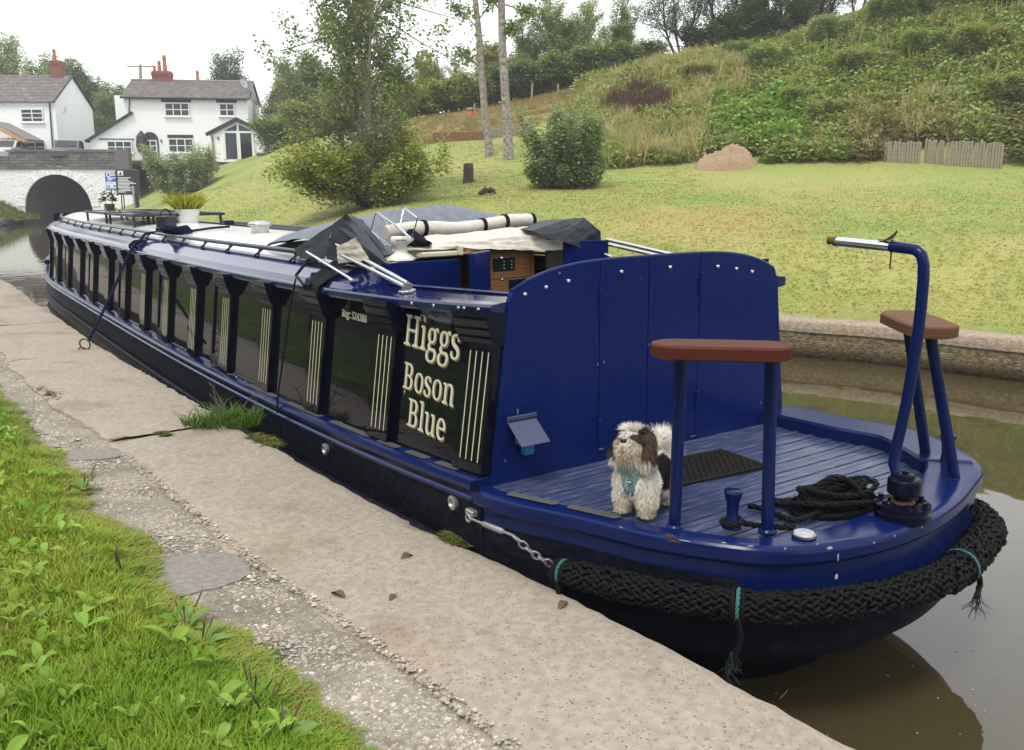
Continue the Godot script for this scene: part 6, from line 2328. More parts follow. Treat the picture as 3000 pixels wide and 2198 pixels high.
	ib.box(Vector3(0.2, 0.4, -2.6), Vector3(1.1, 1.1, 0.02))
	part(boat, "interior_wall", ib, mats.wood)
	# ---- stern deck outline, read off the photograph at rim height
	var px := [[1520, 1440], [1700, 1500], [1900, 1555], [2100, 1590], [2262, 1605], [2450, 1592], [2600, 1562], [2750, 1502], [2848, 1420], [2868, 1372]]
	var pts := [Vector2(-1.05, 0.0)]
	for q in px:
		var p := bl(q[0], q[1], 1, 0.10)
		pts.append(Vector2(p.x, p.z))
	pts.append(Vector2(1.13, 0.72))
	pts.append(Vector2(1.09, 0.38))
	pts.append(Vector2(1.06, 0.0))
	pts[1] = Vector2(-1.035, 0.16)
	var c2 := Curve2D.new()
	for i in pts.size():
		var a: Vector2 = pts[max(i - 1, 0)]
		var b: Vector2 = pts[min(i + 1, pts.size() - 1)]
		var t := (b - a).normalized()
		c2.add_point(pts[i], -t * (pts[i] as Vector2).distance_to(a) / 3.0, t * (pts[i] as Vector2).distance_to(b) / 3.0)
	c2.bake_interval = 0.01
	var ln := c2.get_baked_length()
	var nn := 110
	for i in nn + 1:
		rim_out.append(c2.sample_baked(ln * i / nn))
	for i in nn + 1:
		var t: Vector2 = (rim_out[min(i + 1, nn)] - rim_out[max(i - 1, 0)]).normalized()
		rim_nrm.append(Vector2(-t.y, t.x))      # outward (the outline runs port, stern, starboard)
		if (rim_nrm[i] as Vector2).dot(rim_out[i] - Vector2(0.05, 0.3)) < 0.0:
			rim_nrm[i] = -rim_nrm[i]
	for i in nn + 1:
		var f := i / float(nn)
		var w := 0.085 + 0.10 * smoothstep(0.28, 0.50, f) + 0.07 * smoothstep(0.58, 0.75, f)
		rim_in.append(rim_out[i] - rim_nrm[i] * w)
	var rm := MB.new()
	var ct_port := MB.new()
	var ct_stern := MB.new()
	var rr := []
	for i in nn + 1:
		var o: Vector2 = rim_out[i]
		var n: Vector2 = rim_nrm[i]
		var f := i / float(nn)
		var inn: Vector2 = rim_in[i]
		var high := 0.10 - 0.028 * (1.0 - smoothstep(0.02, 0.30, f)) + 0.032 * smoothstep(0.58, 0.72, f)
		var r := []
		r.append(Vector3(inn.x, 0.02, inn.y))
		r.append(Vector3(inn.x, high - 0.012, inn.y))
		r.append(Vector3(inn.x + n.x * 0.012, high, inn.y + n.y * 0.012))
		for q in [[-0.030, 0.0], [-0.014, -0.001], [-0.004, -0.005], [0.004, -0.013], [0.008, -0.024], [0.008, -0.058], [0.004, -0.068], [-0.006, -0.074], [-0.010, -0.078], [-0.012, -0.132]]:
			r.append(Vector3(o.x + n.x * q[0], high + q[1], o.y + n.y * q[0]))
		rr.append(r)
	rm.grid(flip_rows(rr), 1, true)
	part(boat, "deck_rim", rm, mats.rail_blue)
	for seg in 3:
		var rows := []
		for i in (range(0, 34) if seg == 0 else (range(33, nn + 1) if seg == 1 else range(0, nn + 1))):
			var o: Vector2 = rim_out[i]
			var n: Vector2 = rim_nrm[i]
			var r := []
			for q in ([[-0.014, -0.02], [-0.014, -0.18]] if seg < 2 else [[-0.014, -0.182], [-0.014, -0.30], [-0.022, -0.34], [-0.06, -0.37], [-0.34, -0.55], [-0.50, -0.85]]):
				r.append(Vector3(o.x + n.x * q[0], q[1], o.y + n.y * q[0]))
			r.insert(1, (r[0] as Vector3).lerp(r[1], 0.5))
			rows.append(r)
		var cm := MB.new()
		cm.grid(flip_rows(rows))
		part(boat, "counter_band" if seg < 2 else "counter", cm, mats.rail_blue if seg == 1 else mats.hull_black)  # below the fender the counter is blackened, shadow put into its colour
	# planks of the well, parallel to the bulkhead
	var inner := PackedVector2Array()
	for p in rim_in:
		inner.append(p)
	var pz := 0.0
	while pz < 1.4:
		for rd in 2:      # each plank: a board with a raised ridge
			var za := pz + (0.0015 if rd == 0 else 0.014)
			var zb := pz + (0.0925 if rd == 0 else 0.056)
			var rect := PackedVector2Array([Vector2(-1.3, za), Vector2(1.3, za), Vector2(1.3, zb), Vector2(-1.3, zb)])
			for poly in Geometry2D.intersect_polygons(rect, inner):
				var pm := MB.new()
				pm.prism(poly, -0.060 if rd == 0 else -0.0645, -0.03 if rd == 0 else -0.058, Transform3D(Basis(Vector3.RIGHT, PI / 2), Vector3.ZERO))
				part(boat, "deck_plank" if rd == 0 else "plank_ridge", pm, mats.deck_blue)
		pz += 0.094
	var db := MB.new()
	db.prism(inner, -0.05, -0.01, Transform3D(Basis(Vector3.RIGHT, PI / 2), Vector3.ZERO))
	part(boat, "deck_base", db, mats.rail_blue)
	# grip pads on gunwale and rim
	for q in [[-0.30, 0.21], [-0.60, 0.22], [-0.92, 0.23], [-1.42, 0.55], [-2.15, 0.6], [-2.95, 0.6]]:
		var gp := MB.new()
		var o := []
		for k in 20:
			var a := TAU * k / 20.0
			var hl: float = q[1] * 0.5 - 0.022
			var zz: float = q[0] + cos(a) * 0.022 + (hl if cos(a) > 0 else -hl)
			o.append(Vector3(-1.006 + sin(a) * 0.024, yg(zz) + 0.003, zz))
		gp.flat()
		for k in range(1, 19):
			gp.tri(o[0], o[k], o[k + 1])
		part(boat, "grip_pad", gp, mats.grip_grey)
	for q in [[0.30, 0.26], [0.60, 0.24]]:
		var gp := MB.new()
		gp.flat()
		var o := []
		for k in 20:
			var a := TAU * k / 20.0
			var hl: float = q[1] * 0.5 - 0.022
			var s: float = q[0] + cos(a) * 0.022 + (hl if cos(a) > 0 else -hl)
			var i := int(clampf(s / ln * nn, 0, nn - 1))
			var fr := clampf(s / ln * nn - i, 0, 1)
			var c: Vector2 = (rim_out[i] as Vector2).lerp(rim_out[i + 1], fr) - (rim_nrm[i] as Vector2) * (0.062 + sin(a) * 0.024)
			var f := i / float(nn)
			o.append(Vector3(c.x, 0.10 - 0.028 * (1.0 - smoothstep(0.02, 0.30, f)) + 0.006, c.y))
		for k in range(1, 19):
			gp.tri(o[0], o[k], o[k + 1])
		part(boat, "grip_pad", gp, mats.grip_grey)
	# ---- aft bulkhead with its pair of doors
	var arch := func(x: float) -> float: return 0.82 + 0.02 + 0.175 * (1.0 - pow(absf(x) / 0.95, 4.0))
	var spans := [[-0.965, -0.36], [-0.36, -0.06], [-0.06, 0.285], [0.285, 0.965]]
	for k in 4:
		var x0: float = spans[k][0] + (0.003 if k > 0 else 0.0)
		var x1: float = spans[k][1] - (0.003 if k < 3 else 0.0)
		var low := 0.088 if k == 1 or k == 2 else 0.022
		var poly := PackedVector2Array()
		poly.append(Vector2(x0, low))
		poly.append(Vector2(x1, low))
		if k == 3:
			poly.append(Vector2(0.965, 0.09)); poly.append(Vector2(0.866, 0.84))
		var steps := 10
		for i in steps + 1:
			var x := lerpf(minf(x1, 0.84), maxf(x0, -0.84), i / float(steps))
			poly.append(Vector2(x, arch.call(x)))
		if k == 0:
			poly.append(Vector2(-0.866, 0.84)); poly.append(Vector2(-0.965, 0.09))
		var bm := MB.new()
		bm.prism(poly, -0.02, 0.012)
		var nm := "stern_door" if k == 1 or k == 2 else "aft_bulkhead"
		part(boat, nm, bm, mats.blue_paint)
		if k == 1 or k == 2:
			var sl := MB.new()
			sl.box(Vector3((x0 + x1) * 0.5, 0.054, -0.002), Vector3(x1 - x0 + 0.008, 0.064, 0.020), 0.003)
			part(boat, "door_sill", sl, mats.blue_paint)
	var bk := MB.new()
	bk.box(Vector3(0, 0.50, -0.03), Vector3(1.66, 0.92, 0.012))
	part(boat, "dark_gap_backing", bk, mats.navy_trim)  # added dark sheet that makes the gaps round the doors look shaded
	var cap := MB.new()
	var cpth := []
	for i in 31:
		var x := lerpf(-0.84, 0.84, i / 30.0)
		cpth.append(Vector3(x, arch.call(x) + 0.003, -0.002))
	cap.tube(cpth, 0.011, 6)
	part(boat, "bulkhead_edge", cap, mats.rail_blue)
	for q in [[-0.36, 0.83], [-0.36, 0.215], [0.285, 0.87], [0.285, 0.265]]:
		var hm := MB.new()
		hm.lathe(Vector3(q[0], q[1] - 0.055, 0.018), [[0.0, -0.004], [0.011, 0.0], [0.011, 0.108], [0.007, 0.112], [0.005, 0.125], [0.0, 0.127]], 10)
		part(boat, "hinge", hm, mats.blue_paint)
	for q in [[302, 358], [438, 312], [583, 272], [925, 212], [1240, 183], [1548, 178], [1668, 193], [1770, 212]]:
		var p := bl(1400 + q[0] * 0.4539, 700 + q[1] * 0.4539, 2, 0.012)
		var sm := MB.new()
		sm.lathe(Vector3.ZERO, [[0.0105, 0.0], [0.0085, 0.006], [0.0, 0.009]], 10, Basis(Vector3.RIGHT, PI / 2))
		part(boat, "stud", sm, mats.chrome, Transform3D(Basis(), p))
	for z in [-0.10, -0.22, -0.27, -0.50, -0.72]:
		var sm := MB.new()
		sm.lathe(Vector3.ZERO, [[0.010, 0.0], [0.008, 0.006], [0.0, 0.009]], 10, Basis(Vector3.BACK, PI / 2))
		part(boat, "stud", sm, mats.chrome, Transform3D(Basis(), Vector3(-0.944, yr(z) + 0.018, z)))
	# vent hood with blue outlets on the bulkhead
	var v0 := bl(1400 + 185 * 0.4539, 700 + 1160 * 0.4539, 2, 0.012)
	var v1 := bl(1400 + 372 * 0.4539, 700 + 1135 * 0.4539, 2, 0.012)
	var vh := MB.new()
	var vc := (v0 + v1) * 0.5
	var vw := v1.x - v0.x
	vh.box(vc + Vector3(0, 0.0, 0.006), Vector3(vw, 0.018, 0.012), 0.002)
	vh.box(vc + Vector3(0, -0.055, 0.055), Vector3(vw * 0.98, 0.004, 0.15), 0.0015, Basis(Vector3.RIGHT, deg_to_rad(38)))
	var hood := part(boat, "vent_hood", vh, mat("hood_blue", Color(0.045, 0.055, 0.11), 0.35))
	var vo := MB.new()
	vo.box(vc + Vector3(0.0, -0.095, 0.025), Vector3(vw * 0.46, 0.05, 0.05), 0.006)
	vo.box(vc + Vector3(0.015, -0.145, 0.025), Vector3(vw * 0.32, 0.05, 0.042), 0.006)
	part(hood, "outlet", vo, mat("outlet_blue", Color(0.01, 0.17, 0.42), 0.4))
	# hull fittings: two skin outlets
	for q in [[1327, 1473, 0.034], [953, 1317, 0.036]]:
		var p := bl(q[0], q[1], 0, -1.058)
		var om := MB.new()
		var bs := Basis(Vector3(0, 1, 0), Vector3(-1, 0, 0), Vector3(0, 0, 1))
		om.lathe(p, [[0.0, -0.01], [q[2], -0.01], [q[2], 0.008], [q[2] * 0.62, 0.012], [q[2] * 0.45, 0.0], [0.0, 0.0]], 18, bs)
		part(boat, "skin_outlet", om, mats.galv)
	build_deck_fittings(ln, nn)

func flip_rows(rows: Array) -> Array:
	var mid: int = rows.size() / 2
	var a: Vector3 = rows[mid][1]
	var b: Vector3 = rows[mid + 1][1]
	var c: Vector3 = rows[mid][2]
	var n := (b - a).cross(c - a)
	# outside: away from the middle of the deck
	if n.dot(a - Vector3(0.05, a.y, 0.3)) < 0.0 and absf(n.normalized().y) < 0.9:
		rows.reverse()
	return rows

func wallhit(za: float, zb: float, off: float) -> Vector3:      # the point of the port cabin side that a pixel of the enlargement shows
	var x := -0.93
	var p := Vector3.ZERO
	for i in 6:
		p = bl(800.0 + za * 0.4435, 550.0 + zb * 0.4435, 0, x)
		x = wall(p.z, (p.y - yg(p.z)) / (yr(p.z) - yg(p.z)), off).x
	return p
func letters(txt: String, bl_: Array, tl_: Array, br_: Array, shaded: bool) -> void:
	var p0 := wallhit(bl_[0], bl_[1], 0.012)
	var cap_h := p0.distance_to(wallhit(tl_[0], tl_[1], 0.012))
	var width := wallhit(br_[0], br_[1], 0.012).z - p0.z
	var z0 := p0.z
	var y0 := p0.y
	var f := SystemFont.new()
	f.font_names = PackedStringArray(["Droid Serif"])
	f.font_weight = 500 if shaded else 400
	var tm := TextMesh.new()
	tm.text = txt
	tm.font = f
	tm.font_size = 64
	tm.pixel_size = 0.002
	tm.depth = 0.003
	tm.curve_step = 1.0
	tm.horizontal_alignment = HORIZONTAL_ALIGNMENT_LEFT
	var bb := tm.get_aabb()
	var caps := TextMesh.new()
	caps.text = "H" if shaded else "5"
	caps.font = f
	caps.font_size = 64
	caps.pixel_size = 0.002
	var ch := caps.get_aabb().size.y
	var base_y := caps.get_aabb().position.y
	# text x runs aft (+z), text y runs up the wall, text z points out to port
	var t := (y0 - yg(z0)) / (yr(z0) - yg(z0))
	var o := wall(z0, t, 0.012)
	var up := (wall(z0, t + 0.1, 0.012) - o).normalized()
	var zmid := z0 + width
	var t2 := (y0 - yg(zmid)) / (yr(zmid) - yg(zmid))
	var al := (wall(zmid, t2, 0.012) - o).normalized()
	var out := al.cross(up).normalized()
	var sx := width / bb.size.x
	var sy := cap_h / ch
	var name_part := part(boat, "lettering", tm, mats.cream, Transform3D(Basis(al * sx, up * sy, out), o - al * bb.position.x * sx - up * base_y * sy + out * 0.0045))
	name_part.set_meta("label", "cream painted lettering reading " + txt.replace(":", ""))
	if shaded:
		part(boat, "lettering_shadow", tm, mats.cream_shade, Transform3D(Basis(al * sx, up * sy, out * 0.3), o - al * bb.position.x * sx - up * base_y * sy + al * 0.007 - up * 0.007 + out * 0.0015))

func build_deck_fittings(_ln: float, _nn: int) -> void:
	# two stern seats on pairs of tubes
	var seats := [[Vector3(-0.681, 0.085, 0.852), Vector3(-0.678, 0.745, 0.855), Vector3(-0.444, 0.09, 1.091), Vector3(-0.455, 0.745, 1.078), Vector3(-0.62, 0.775, 0.99), 0.245, 0.085],
		[Vector3(0.81, 0.10, 0.956), Vector3(0.66, 0.73, 0.90), Vector3(0.638, 0.10, 1.189), Vector3(0.50, 0.73, 1.10), Vector3(0.52, 0.765, 1.03), 0.25, 0.10]]
	for s in seats:
		var seat := part(boat, "stern_seat", MB.new(), mats.seat_red if s[0].x < 0.0 else mats.seat_tan)
		var sm := MB.new()
		var dir: Vector3 = (s[3] - s[1])
		dir.y = 0
		dir = dir.normalized()
		var side := Vector3(-dir.z, 0, dir.x)
		var poly := PackedVector2Array()
		var hl: float = s[5]
		var hw: float = s[6]
		for k in 28:
			var a := TAU * k / 28.0
			poly.append(Vector2((hl - hw) * signf(cos(a)) * (1.0 if absf(cos(a)) > 0.001 else 0.0) + cos(a) * hw, sin(a) * hw))
		var bs := Basis(dir, side, dir.cross(side))
		var big := Transform3D(bs, s[4])
		if bs.z.y < 0.0:
			big = Transform3D(Basis(dir, -side, -(dir.cross(side))), s[4])
		var rows := []
		for q in [[0.93, -0.026], [1.0, -0.020], [1.0, 0.018], [0.985, 0.024], [0.95, 0.026]]:
			var r := []
			for k in poly.size() + 1:
				var p := poly[k % poly.size()]
				r.append(big * Vector3(p.x * q[0], p.y * (q[0] - (0.1 if q[0] < 0.99 else 0.0) * 0.5), q[1]))
			rows.append(r)
		sm.smooth(1)
		for i in rows.size() - 1:
			sm.smooth(i + 1)
			for k in poly.size():
				sm.quad(rows[i][k], rows[i][k + 1], rows[i + 1][k + 1], rows[i + 1][k])
		sm.flat()
		for k in range(1, poly.size() - 1):
			sm.tri(rows[4][0], rows[4][k], rows[4][k + 1])
			sm.tri(rows[0][0], rows[0][k + 1], rows[0][k])
		seat.mesh = sm.mesh()
		for k in 2:
			var lm := MB.new()
			lm.tube([s[k * 2], s[k * 2].lerp(s[k * 2 + 1], 0.5), s[k * 2 + 1] + Vector3.UP * 0.01], 0.0235, 14)
			lm.lathe(s[k * 2] + Vector3.DOWN * 0.006, [[0.034, 0.0], [0.034, 0.010], [0.026, 0.018]], 14)
			part(seat, "leg", lm, mats.rail_blue)
	# bollards
	for p in [Vector3(-0.534, 0.095, 1.0), Vector3(0.77, 0.105, 1.07)]:
		var dm := MB.new()
		dm.lathe(p, [[0.036, 0.0], [0.034, 0.012], [0.024, 0.03], [0.021, 0.06], [0.024, 0.10], [0.034, 0.135], [0.036, 0.14], [0.034, 0.145], [0.0, 0.147]], 18, Basis(), false)
		part(boat, "mooring_dolly", dm, mats.rail_blue)
	# rudder post bearing
	var rc := Vector3(0.075, 0.10, 1.30)
	var rb := MB.new()
	rb.lathe(rc, [[0.102, -0.004], [0.102, 0.022], [0.095, 0.026], [0.093, 0.03], [0.10, 0.034], [0.10, 0.05], [0.055, 0.056]], 28)
	rb.lathe(rc, [[0.036, 0.05], [0.034, 0.085], [0.058, 0.09], [0.061, 0.095], [0.061, 0.145], [0.056, 0.152], [0.036, 0.154], [0.034, 0.166], [0.028, 0.17], [0.014, 0.172], [0.013, 0.18], [0.0, 0.182]], 24)
	var bearing := part(boat, "rudder_bearing", rb, mats.navy_trim)
	for k in 6:
		var a := TAU * k / 6.0 + 0.3
		var bm := MB.new()
		bm.lathe(rc + Vector3(cos(a) * 0.083, 0.048, sin(a) * 0.083), [[0.020, 0.0], [0.018, 0.008], [0.011, 0.009], [0.010, 0.022], [0.0, 0.023]], 6)
		part(bearing, "bolt", bm, mats.navy_trim)
	var rust := MB.new()
	rust.lathe(rc, [[0.045, 0.055], [0.043, 0.060], [0.036, 0.066]], 16)
	part(bearing, "rusty_collar", rust, mats.rust)
	# tiller: swan neck, bright bar
	var tp := MB.new()
	var tpts := [Vector3(0.075, 0.235, 1.30), Vector3(0.078, 0.252, 1.265), Vector3(0.082, 0.29, 1.245), Vector3(0.086, 0.34, 1.245), Vector3(0.09, 0.424, 1.256), Vector3(0.09, 0.54, 1.272), Vector3(0.09, 0.66, 1.283), Vector3(0.09, 0.783, 1.292), Vector3(0.09, 0.90, 1.296), Vector3(0.09, 1.0, 1.296), Vector3(0.09, 1.055, 1.292), Vector3(0.09, 1.088, 1.281), Vector3(0.09, 1.105, 1.258), Vector3(0.09, 1.109, 1.228), Vector3(0.09, 1.113, 1.157)]
	tp.tube(tpts, 0.0205, 14)
	var til := part(boat, "tiller", tp, mats.rail_blue)
	var tb := MB.new()
	tb.tube([Vector3(0.09, 1.113, 1.158), Vector3(0.09, 1.122, 0.924)], 0.0185, 16)
	part(til, "chrome_bar", tb, mats.chrome)
	var te := MB.new()
	te.tube([Vector3(0.09, 1.122, 0.925), Vector3(0.09, 1.1225, 0.912), Vector3(0.09, 1.123, 0.905), Vector3(0.09, 1.125, 0.885)], [0.019, 0.0195, 0.015, 0.0155], 12)
	part(til, "wooden_tip", te, mats.rust)
	var pn := MB.new()
	pn.tube([Vector3(0.09, 1.155, 1.160), Vector3(0.09, 1.03, 1.160)], 0.0035, 6)
	part(til, "pin", pn, mats.rust)
	var kn := MB.new()
	# brass leaf-shaped tiller ornament
	var lp := [[0.0, 0.0, 0.004], [0.004, 0.006, 0.012], [0.010, 0.016, 0.018], [0.018, 0.030, 0.018], [0.028, 0.042, 0.013], [0.040, 0.050, 0.006], [0.047, 0.0505, 0.001]]
	var br := []
	for q in lp:
		var r := []
		for k in 9:
			var a := PI * k / 8.0 - PI / 2
			r.append(Vector3(0.09 + sin(a) * q[2], 1.137 + q[0] - absf(sin(a)) * 0.008, 1.125 + q[1] - cos(a) * q[2] * 0.5))
		br.append(r)
	kn.grid(br)
	kn.box(Vector3(0.09, 1.138, 1.135), Vector3(0.022, 0.006, 0.06), 0.002)
	part(til, "brass_ornament", kn, mat("old_brass", Color(0.34, 0.26, 0.11), 0.45, 0.6))
	# filler cap let into the rim
	var fc := bl(2356, 1564, 1, 0.112)
	var fm := MB.new()
	fm.lathe(fc + Vector3.DOWN * 0.008, [[0.043, 0.0], [0.043, 0.010], [0.036, 0.014], [0.0, 0.015]], 28)
	fm.box(fc + Vector3(0, 0.008, 0), Vector3(0.034, 0.004, 0.008), 0.001, Basis(Vector3.UP, 0.6))
	part(boat, "filler_cap", fm, mats.steel)
	# paint chips on the rim: bare rusty metal
	for q in [[1965, 1570, 16, 6], [1975, 1586, 22, 3], [2005, 1584, 20, 2], [2300, 1607, 4, 3], [2432, 1606, 12, 5], [2455, 1630, 3, 9], [2395, 1594, 3, 3], [2560, 1590, 4, 3]]:
		chip(q)
	for q in [[2455, 1640, 2, 6], [2450, 1690, 5, 10], [2200, 1600, 10, 2], [2120, 1590, 8, 2], [2620, 1570, 5, 3], [2700, 1545, 4, 4], [1820, 1545, 7, 2]]:
		chip(q)
	# scuffs on the bulkhead and along its foot
	for q in [[1517, 1205, 2, 10], [1770, 1060, 3, 5], [1752, 1068, 2, 8], [1760, 1316, 14, 2], [1795, 1312, 10, 1.5], [2030, 1278, 14, 1.5], [2010, 1300, 12, 2], [2045, 1292, 8, 2], [1880, 816, 3, 2], [1640, 800, 3, 4], [1900, 1010, 2, 4], [1480, 1350, 2, 6], [2230, 1180, 3, 4], [1500, 1420, 20, 2], [1560, 1407, 26, 2.5], [1640, 1390, 30, 2], [1790, 1358, 24, 2.5], [1880, 1338, 20, 2]]:
		var p := bl(q[0], q[1], 2, 0.0135)
		if p.y < 0.03:
			p.y = 0.064
			p.z = 0.016
		var sm := MB.new()
		sm.flat()
		var pts := []
		var k0: float = 4.5 / FOCAL
		for k in 9:
			var a := TAU * k / 9.0
			pts.append(p + Vector3(cos(a) * q[2] * k0 * rnd(0.5, 1.1), sin(a) * q[3] * k0 * rnd(0.5, 1.1), 0))
		for k in 9:
			sm.tri(p + Vector3(0, 0, 0.0008), pts[k], pts[(k + 1) % 9])
		part(boat, "paint_scuff", sm, mat("pale_scuff", Color(0.20, 0.21, 0.26), 0.7))

func chip(q: Array) -> void:
	# find the rim point under the pixel, by walking the outer face
	var best := 0
	var bd := 1e9
	var inv := boat_xf.affine_inverse()
	var c := inv * CAM
	var d := (inv.basis * ray(q[0], q[1])).normalized()
	var hit := Vector3.ZERO
	for i in rim_out.size():
		var o: Vector2 = rim_out[i]
		var n: Vector2 = rim_nrm[i]
		var pl := Vector3(o.x + n.x * 0.013, 0, o.y + n.y * 0.013)
		var nn := Vector3(n.x, 0, n.y)
		var den := d.dot(nn)
		if den > -0.05:
			continue
		var t := (pl - c).dot(nn) / den
		var h := c + d * t
		var dist := Vector2(h.x - pl.x, h.z - pl.z).length()
		if dist < bd:
			bd = dist
			best = i
			hit = h
	if bd > 0.06:
		return
	var n2: Vector2 = rim_nrm[best]
	var nrm := Vector3(n2.x, 0.0, n2.y)
	var tx := Vector3(-n2.y, 0, n2.x)
	var m := MB.new()
	m.flat()
	var px := 3.4 / FOCAL
	var pts := []
	for k in 9:
		var a := TAU * k / 9.0
		pts.append(hit + tx * cos(a) * q[2] * px * rnd(0.6, 1.1) + Vector3.UP * sin(a) * q[3] * px * rnd(0.6, 1.1) + nrm * 0.0015)
	for k in 9:
		m.tri(hit + nrm * 0.0025, pts[k], pts[(k + 1) % 9])
	part(boat, "paint_chip", m, mats.rust if q[0] < 2100 and q[3] > 2 else mat("bare_primer", Color(0.42, 0.41, 0.4), 0.6))

# ================================================================ things on the stern deck
func bthing(called: String, label: String, category: String, group := "") -> Node3D:
	return thing(called, label, category, boat_xf, group)

func build_deck_things() -> void:
	# rubber mat with open cells
	var mat_o := bthing("rubber_mat", "dark rubber ring mat lying on the stern deck by the doors", "mat")
	var c := [Vector3(-0.30, 0.068, 0.50), Vector3(-0.06, 0.068, 0.20), Vector3(0.33, 0.068, 0.42), Vector3(0.10, 0.068, 0.72)]
	c = [bl(1990, 1424, 1, 0.07), bl(2000, 1343, 1, 0.07), bl(2113, 1322, 1, 0.07), bl(2246, 1368, 1, 0.07)]
	var o: Vector3 = c[0]
	var ux: Vector3 = (c[3] - c[0])
	var uz: Vector3 = (c[2] - c[3])
	var bm := MB.new()
	var per := [o, o + ux, o + ux + uz, o + uz]
	bm.flat()
	for k in 4:
		var a: Vector3 = per[k]
		var b2: Vector3 = per[(k + 1) % 4]
		var t := (b2 - a).normalized()
		bm.box((a + b2) * 0.5 + Vector3.UP * 0.004, Vector3(a.distance_to(b2) + 0.012, 0.014, 0.014), 0.003, Basis(t, Vector3.UP, t.cross(Vector3.UP)))
	part(mat_o, "border", bm, mats.rubber)
	var cm := MB.new()
	var nx := 16
	var nz := 13
	for i in nx:
		for k in nz:
			var f := (i + 0.5 + (0.25 if k % 2 else -0.25)) / nx
			var p := o + ux * f + uz * ((k + 0.5) / nz)
			var r := ux.length() / nx * 0.52
			var ring := []
			var ring2 := []
			for q in 6:
				var a := TAU * q / 6.0
				ring.append(p + Vector3(cos(a) * r, 0.010, sin(a) * r))
				ring2.append(p + Vector3(cos(a) * r * 0.62, 0.011, sin(a) * r * 0.62))
			cm.flat()
			for q in 6:
				var w := (q + 1) % 6
				cm.quad(ring[w], ring[q], ring2[q], ring2[w])
				cm.quad(ring2[w], ring2[q], ring2[q] + Vector3.DOWN * 0.012, ring2[w] + Vector3.DOWN * 0.012)
	part(mat_o, "cells", cm, mats.rubber).set_meta("kind", "stuff")
	# rope heap
	var rp := bthing("rope_coil", "heap of black mooring rope coiled against the stern rim", "rope")
	var rm := MB.new()
	var pts := []
	var c0 := bl(2440, 1500, 1, 0.07)
	var ax := (bl(2590, 1500, 1, 0.07) - bl(2300, 1500, 1, 0.07)).normalized()
	var az := Vector3(-ax.z, 0, ax.x)
	for turn in 8:
		for k in 14:
			var a := TAU * k / 14.0
			var rx := 0.165 + 0.02 * sin(turn * 2.1) - 0.006 * turn
			var rz := 0.062 + 0.016 * cos(turn * 1.7)
			var p := c0 + ax * (cos(a) * rx + 0.03 * sin(turn * 3.7)) + az * (sin(a) * rz + 0.012 * sin(turn * 5.0))
			p.y = 0.084 + turn * 0.011 + 0.010 * sin(a * 2.0 + turn * 1.3) + (0.03 * maxf(0.0, cos(a)) if turn > 4 else 0.0)
			pts.append(p)
	rope(rm, pts, 0.0125)
	# loops thrown over the top
	for k in 3:
		var lp := []
		for q in 13:
			var f := q / 12.0
			var p := c0 + ax * lerpf(-0.15 + 0.03 * k, 0.16 - 0.02 * k, f) + az * (0.02 * sin(f * 5.0 + k * 2.0) - 0.02 + 0.03 * k)
			p.y = 0.088 + 0.125 * pow(sin(PI * clampf(f * 1.05, 0, 1)), 0.7) * (0.9 + 0.1 * k)
			lp.append(p)
		rope(rm, lp, 0.0125)
	part(rp, "coil", rm, mats.rope_black)
	var tm := MB.new()
	var e1 := bl(2192, 1482, 1, 0.082)
	rope(tm, [e1, bl(2240, 1492, 1, 0.078), bl(2290, 1512, 1, 0.078), bl(2335, 1525, 1, 0.085), c0 + Vector3(0, 0.03, 0)], 0.0125)
	part(rp, "loose_end", tm, mats.rope_black)
	var t3 := MB.new()
	rope(t3, [bl(2270, 1466, 1, 0.078), bl(2340, 1476, 1, 0.078), bl(2400, 1482, 1, 0.082), bl(2470, 1478, 1, 0.13)], 0.0125)
	rope(t3, [bl(2268, 1474, 1, 0.078), bl(2345, 1484, 1, 0.078), bl(2405, 1490, 1, 0.082), bl(2480, 1490, 1, 0.11)], 0.0125)
	part(rp, "doubled_bight", t3, mats.rope_black)
	# turn round the dolly
	var dm := MB.new()
	var dp := []
	for k in 12:
		var a := -0.6 + TAU * 0.95 * k / 11.0
		dp.append(Vector3(-0.534 + cos(a) * 0.036, 0.125 - 0.012 * k / 11.0, 1.0 + sin(a) * 0.036))
	dp.append(bl(2200, 1537, 1, 0.105))
	dp.append(bl(2262, 1543, 1, 0.085))
	dp.append(bl(2330, 1548, 1, 0.085))
	rope(dm, dp, 0.0125)
	part(rp, "turn_on_dolly", dm, mats.rope_black)
	build_fender()

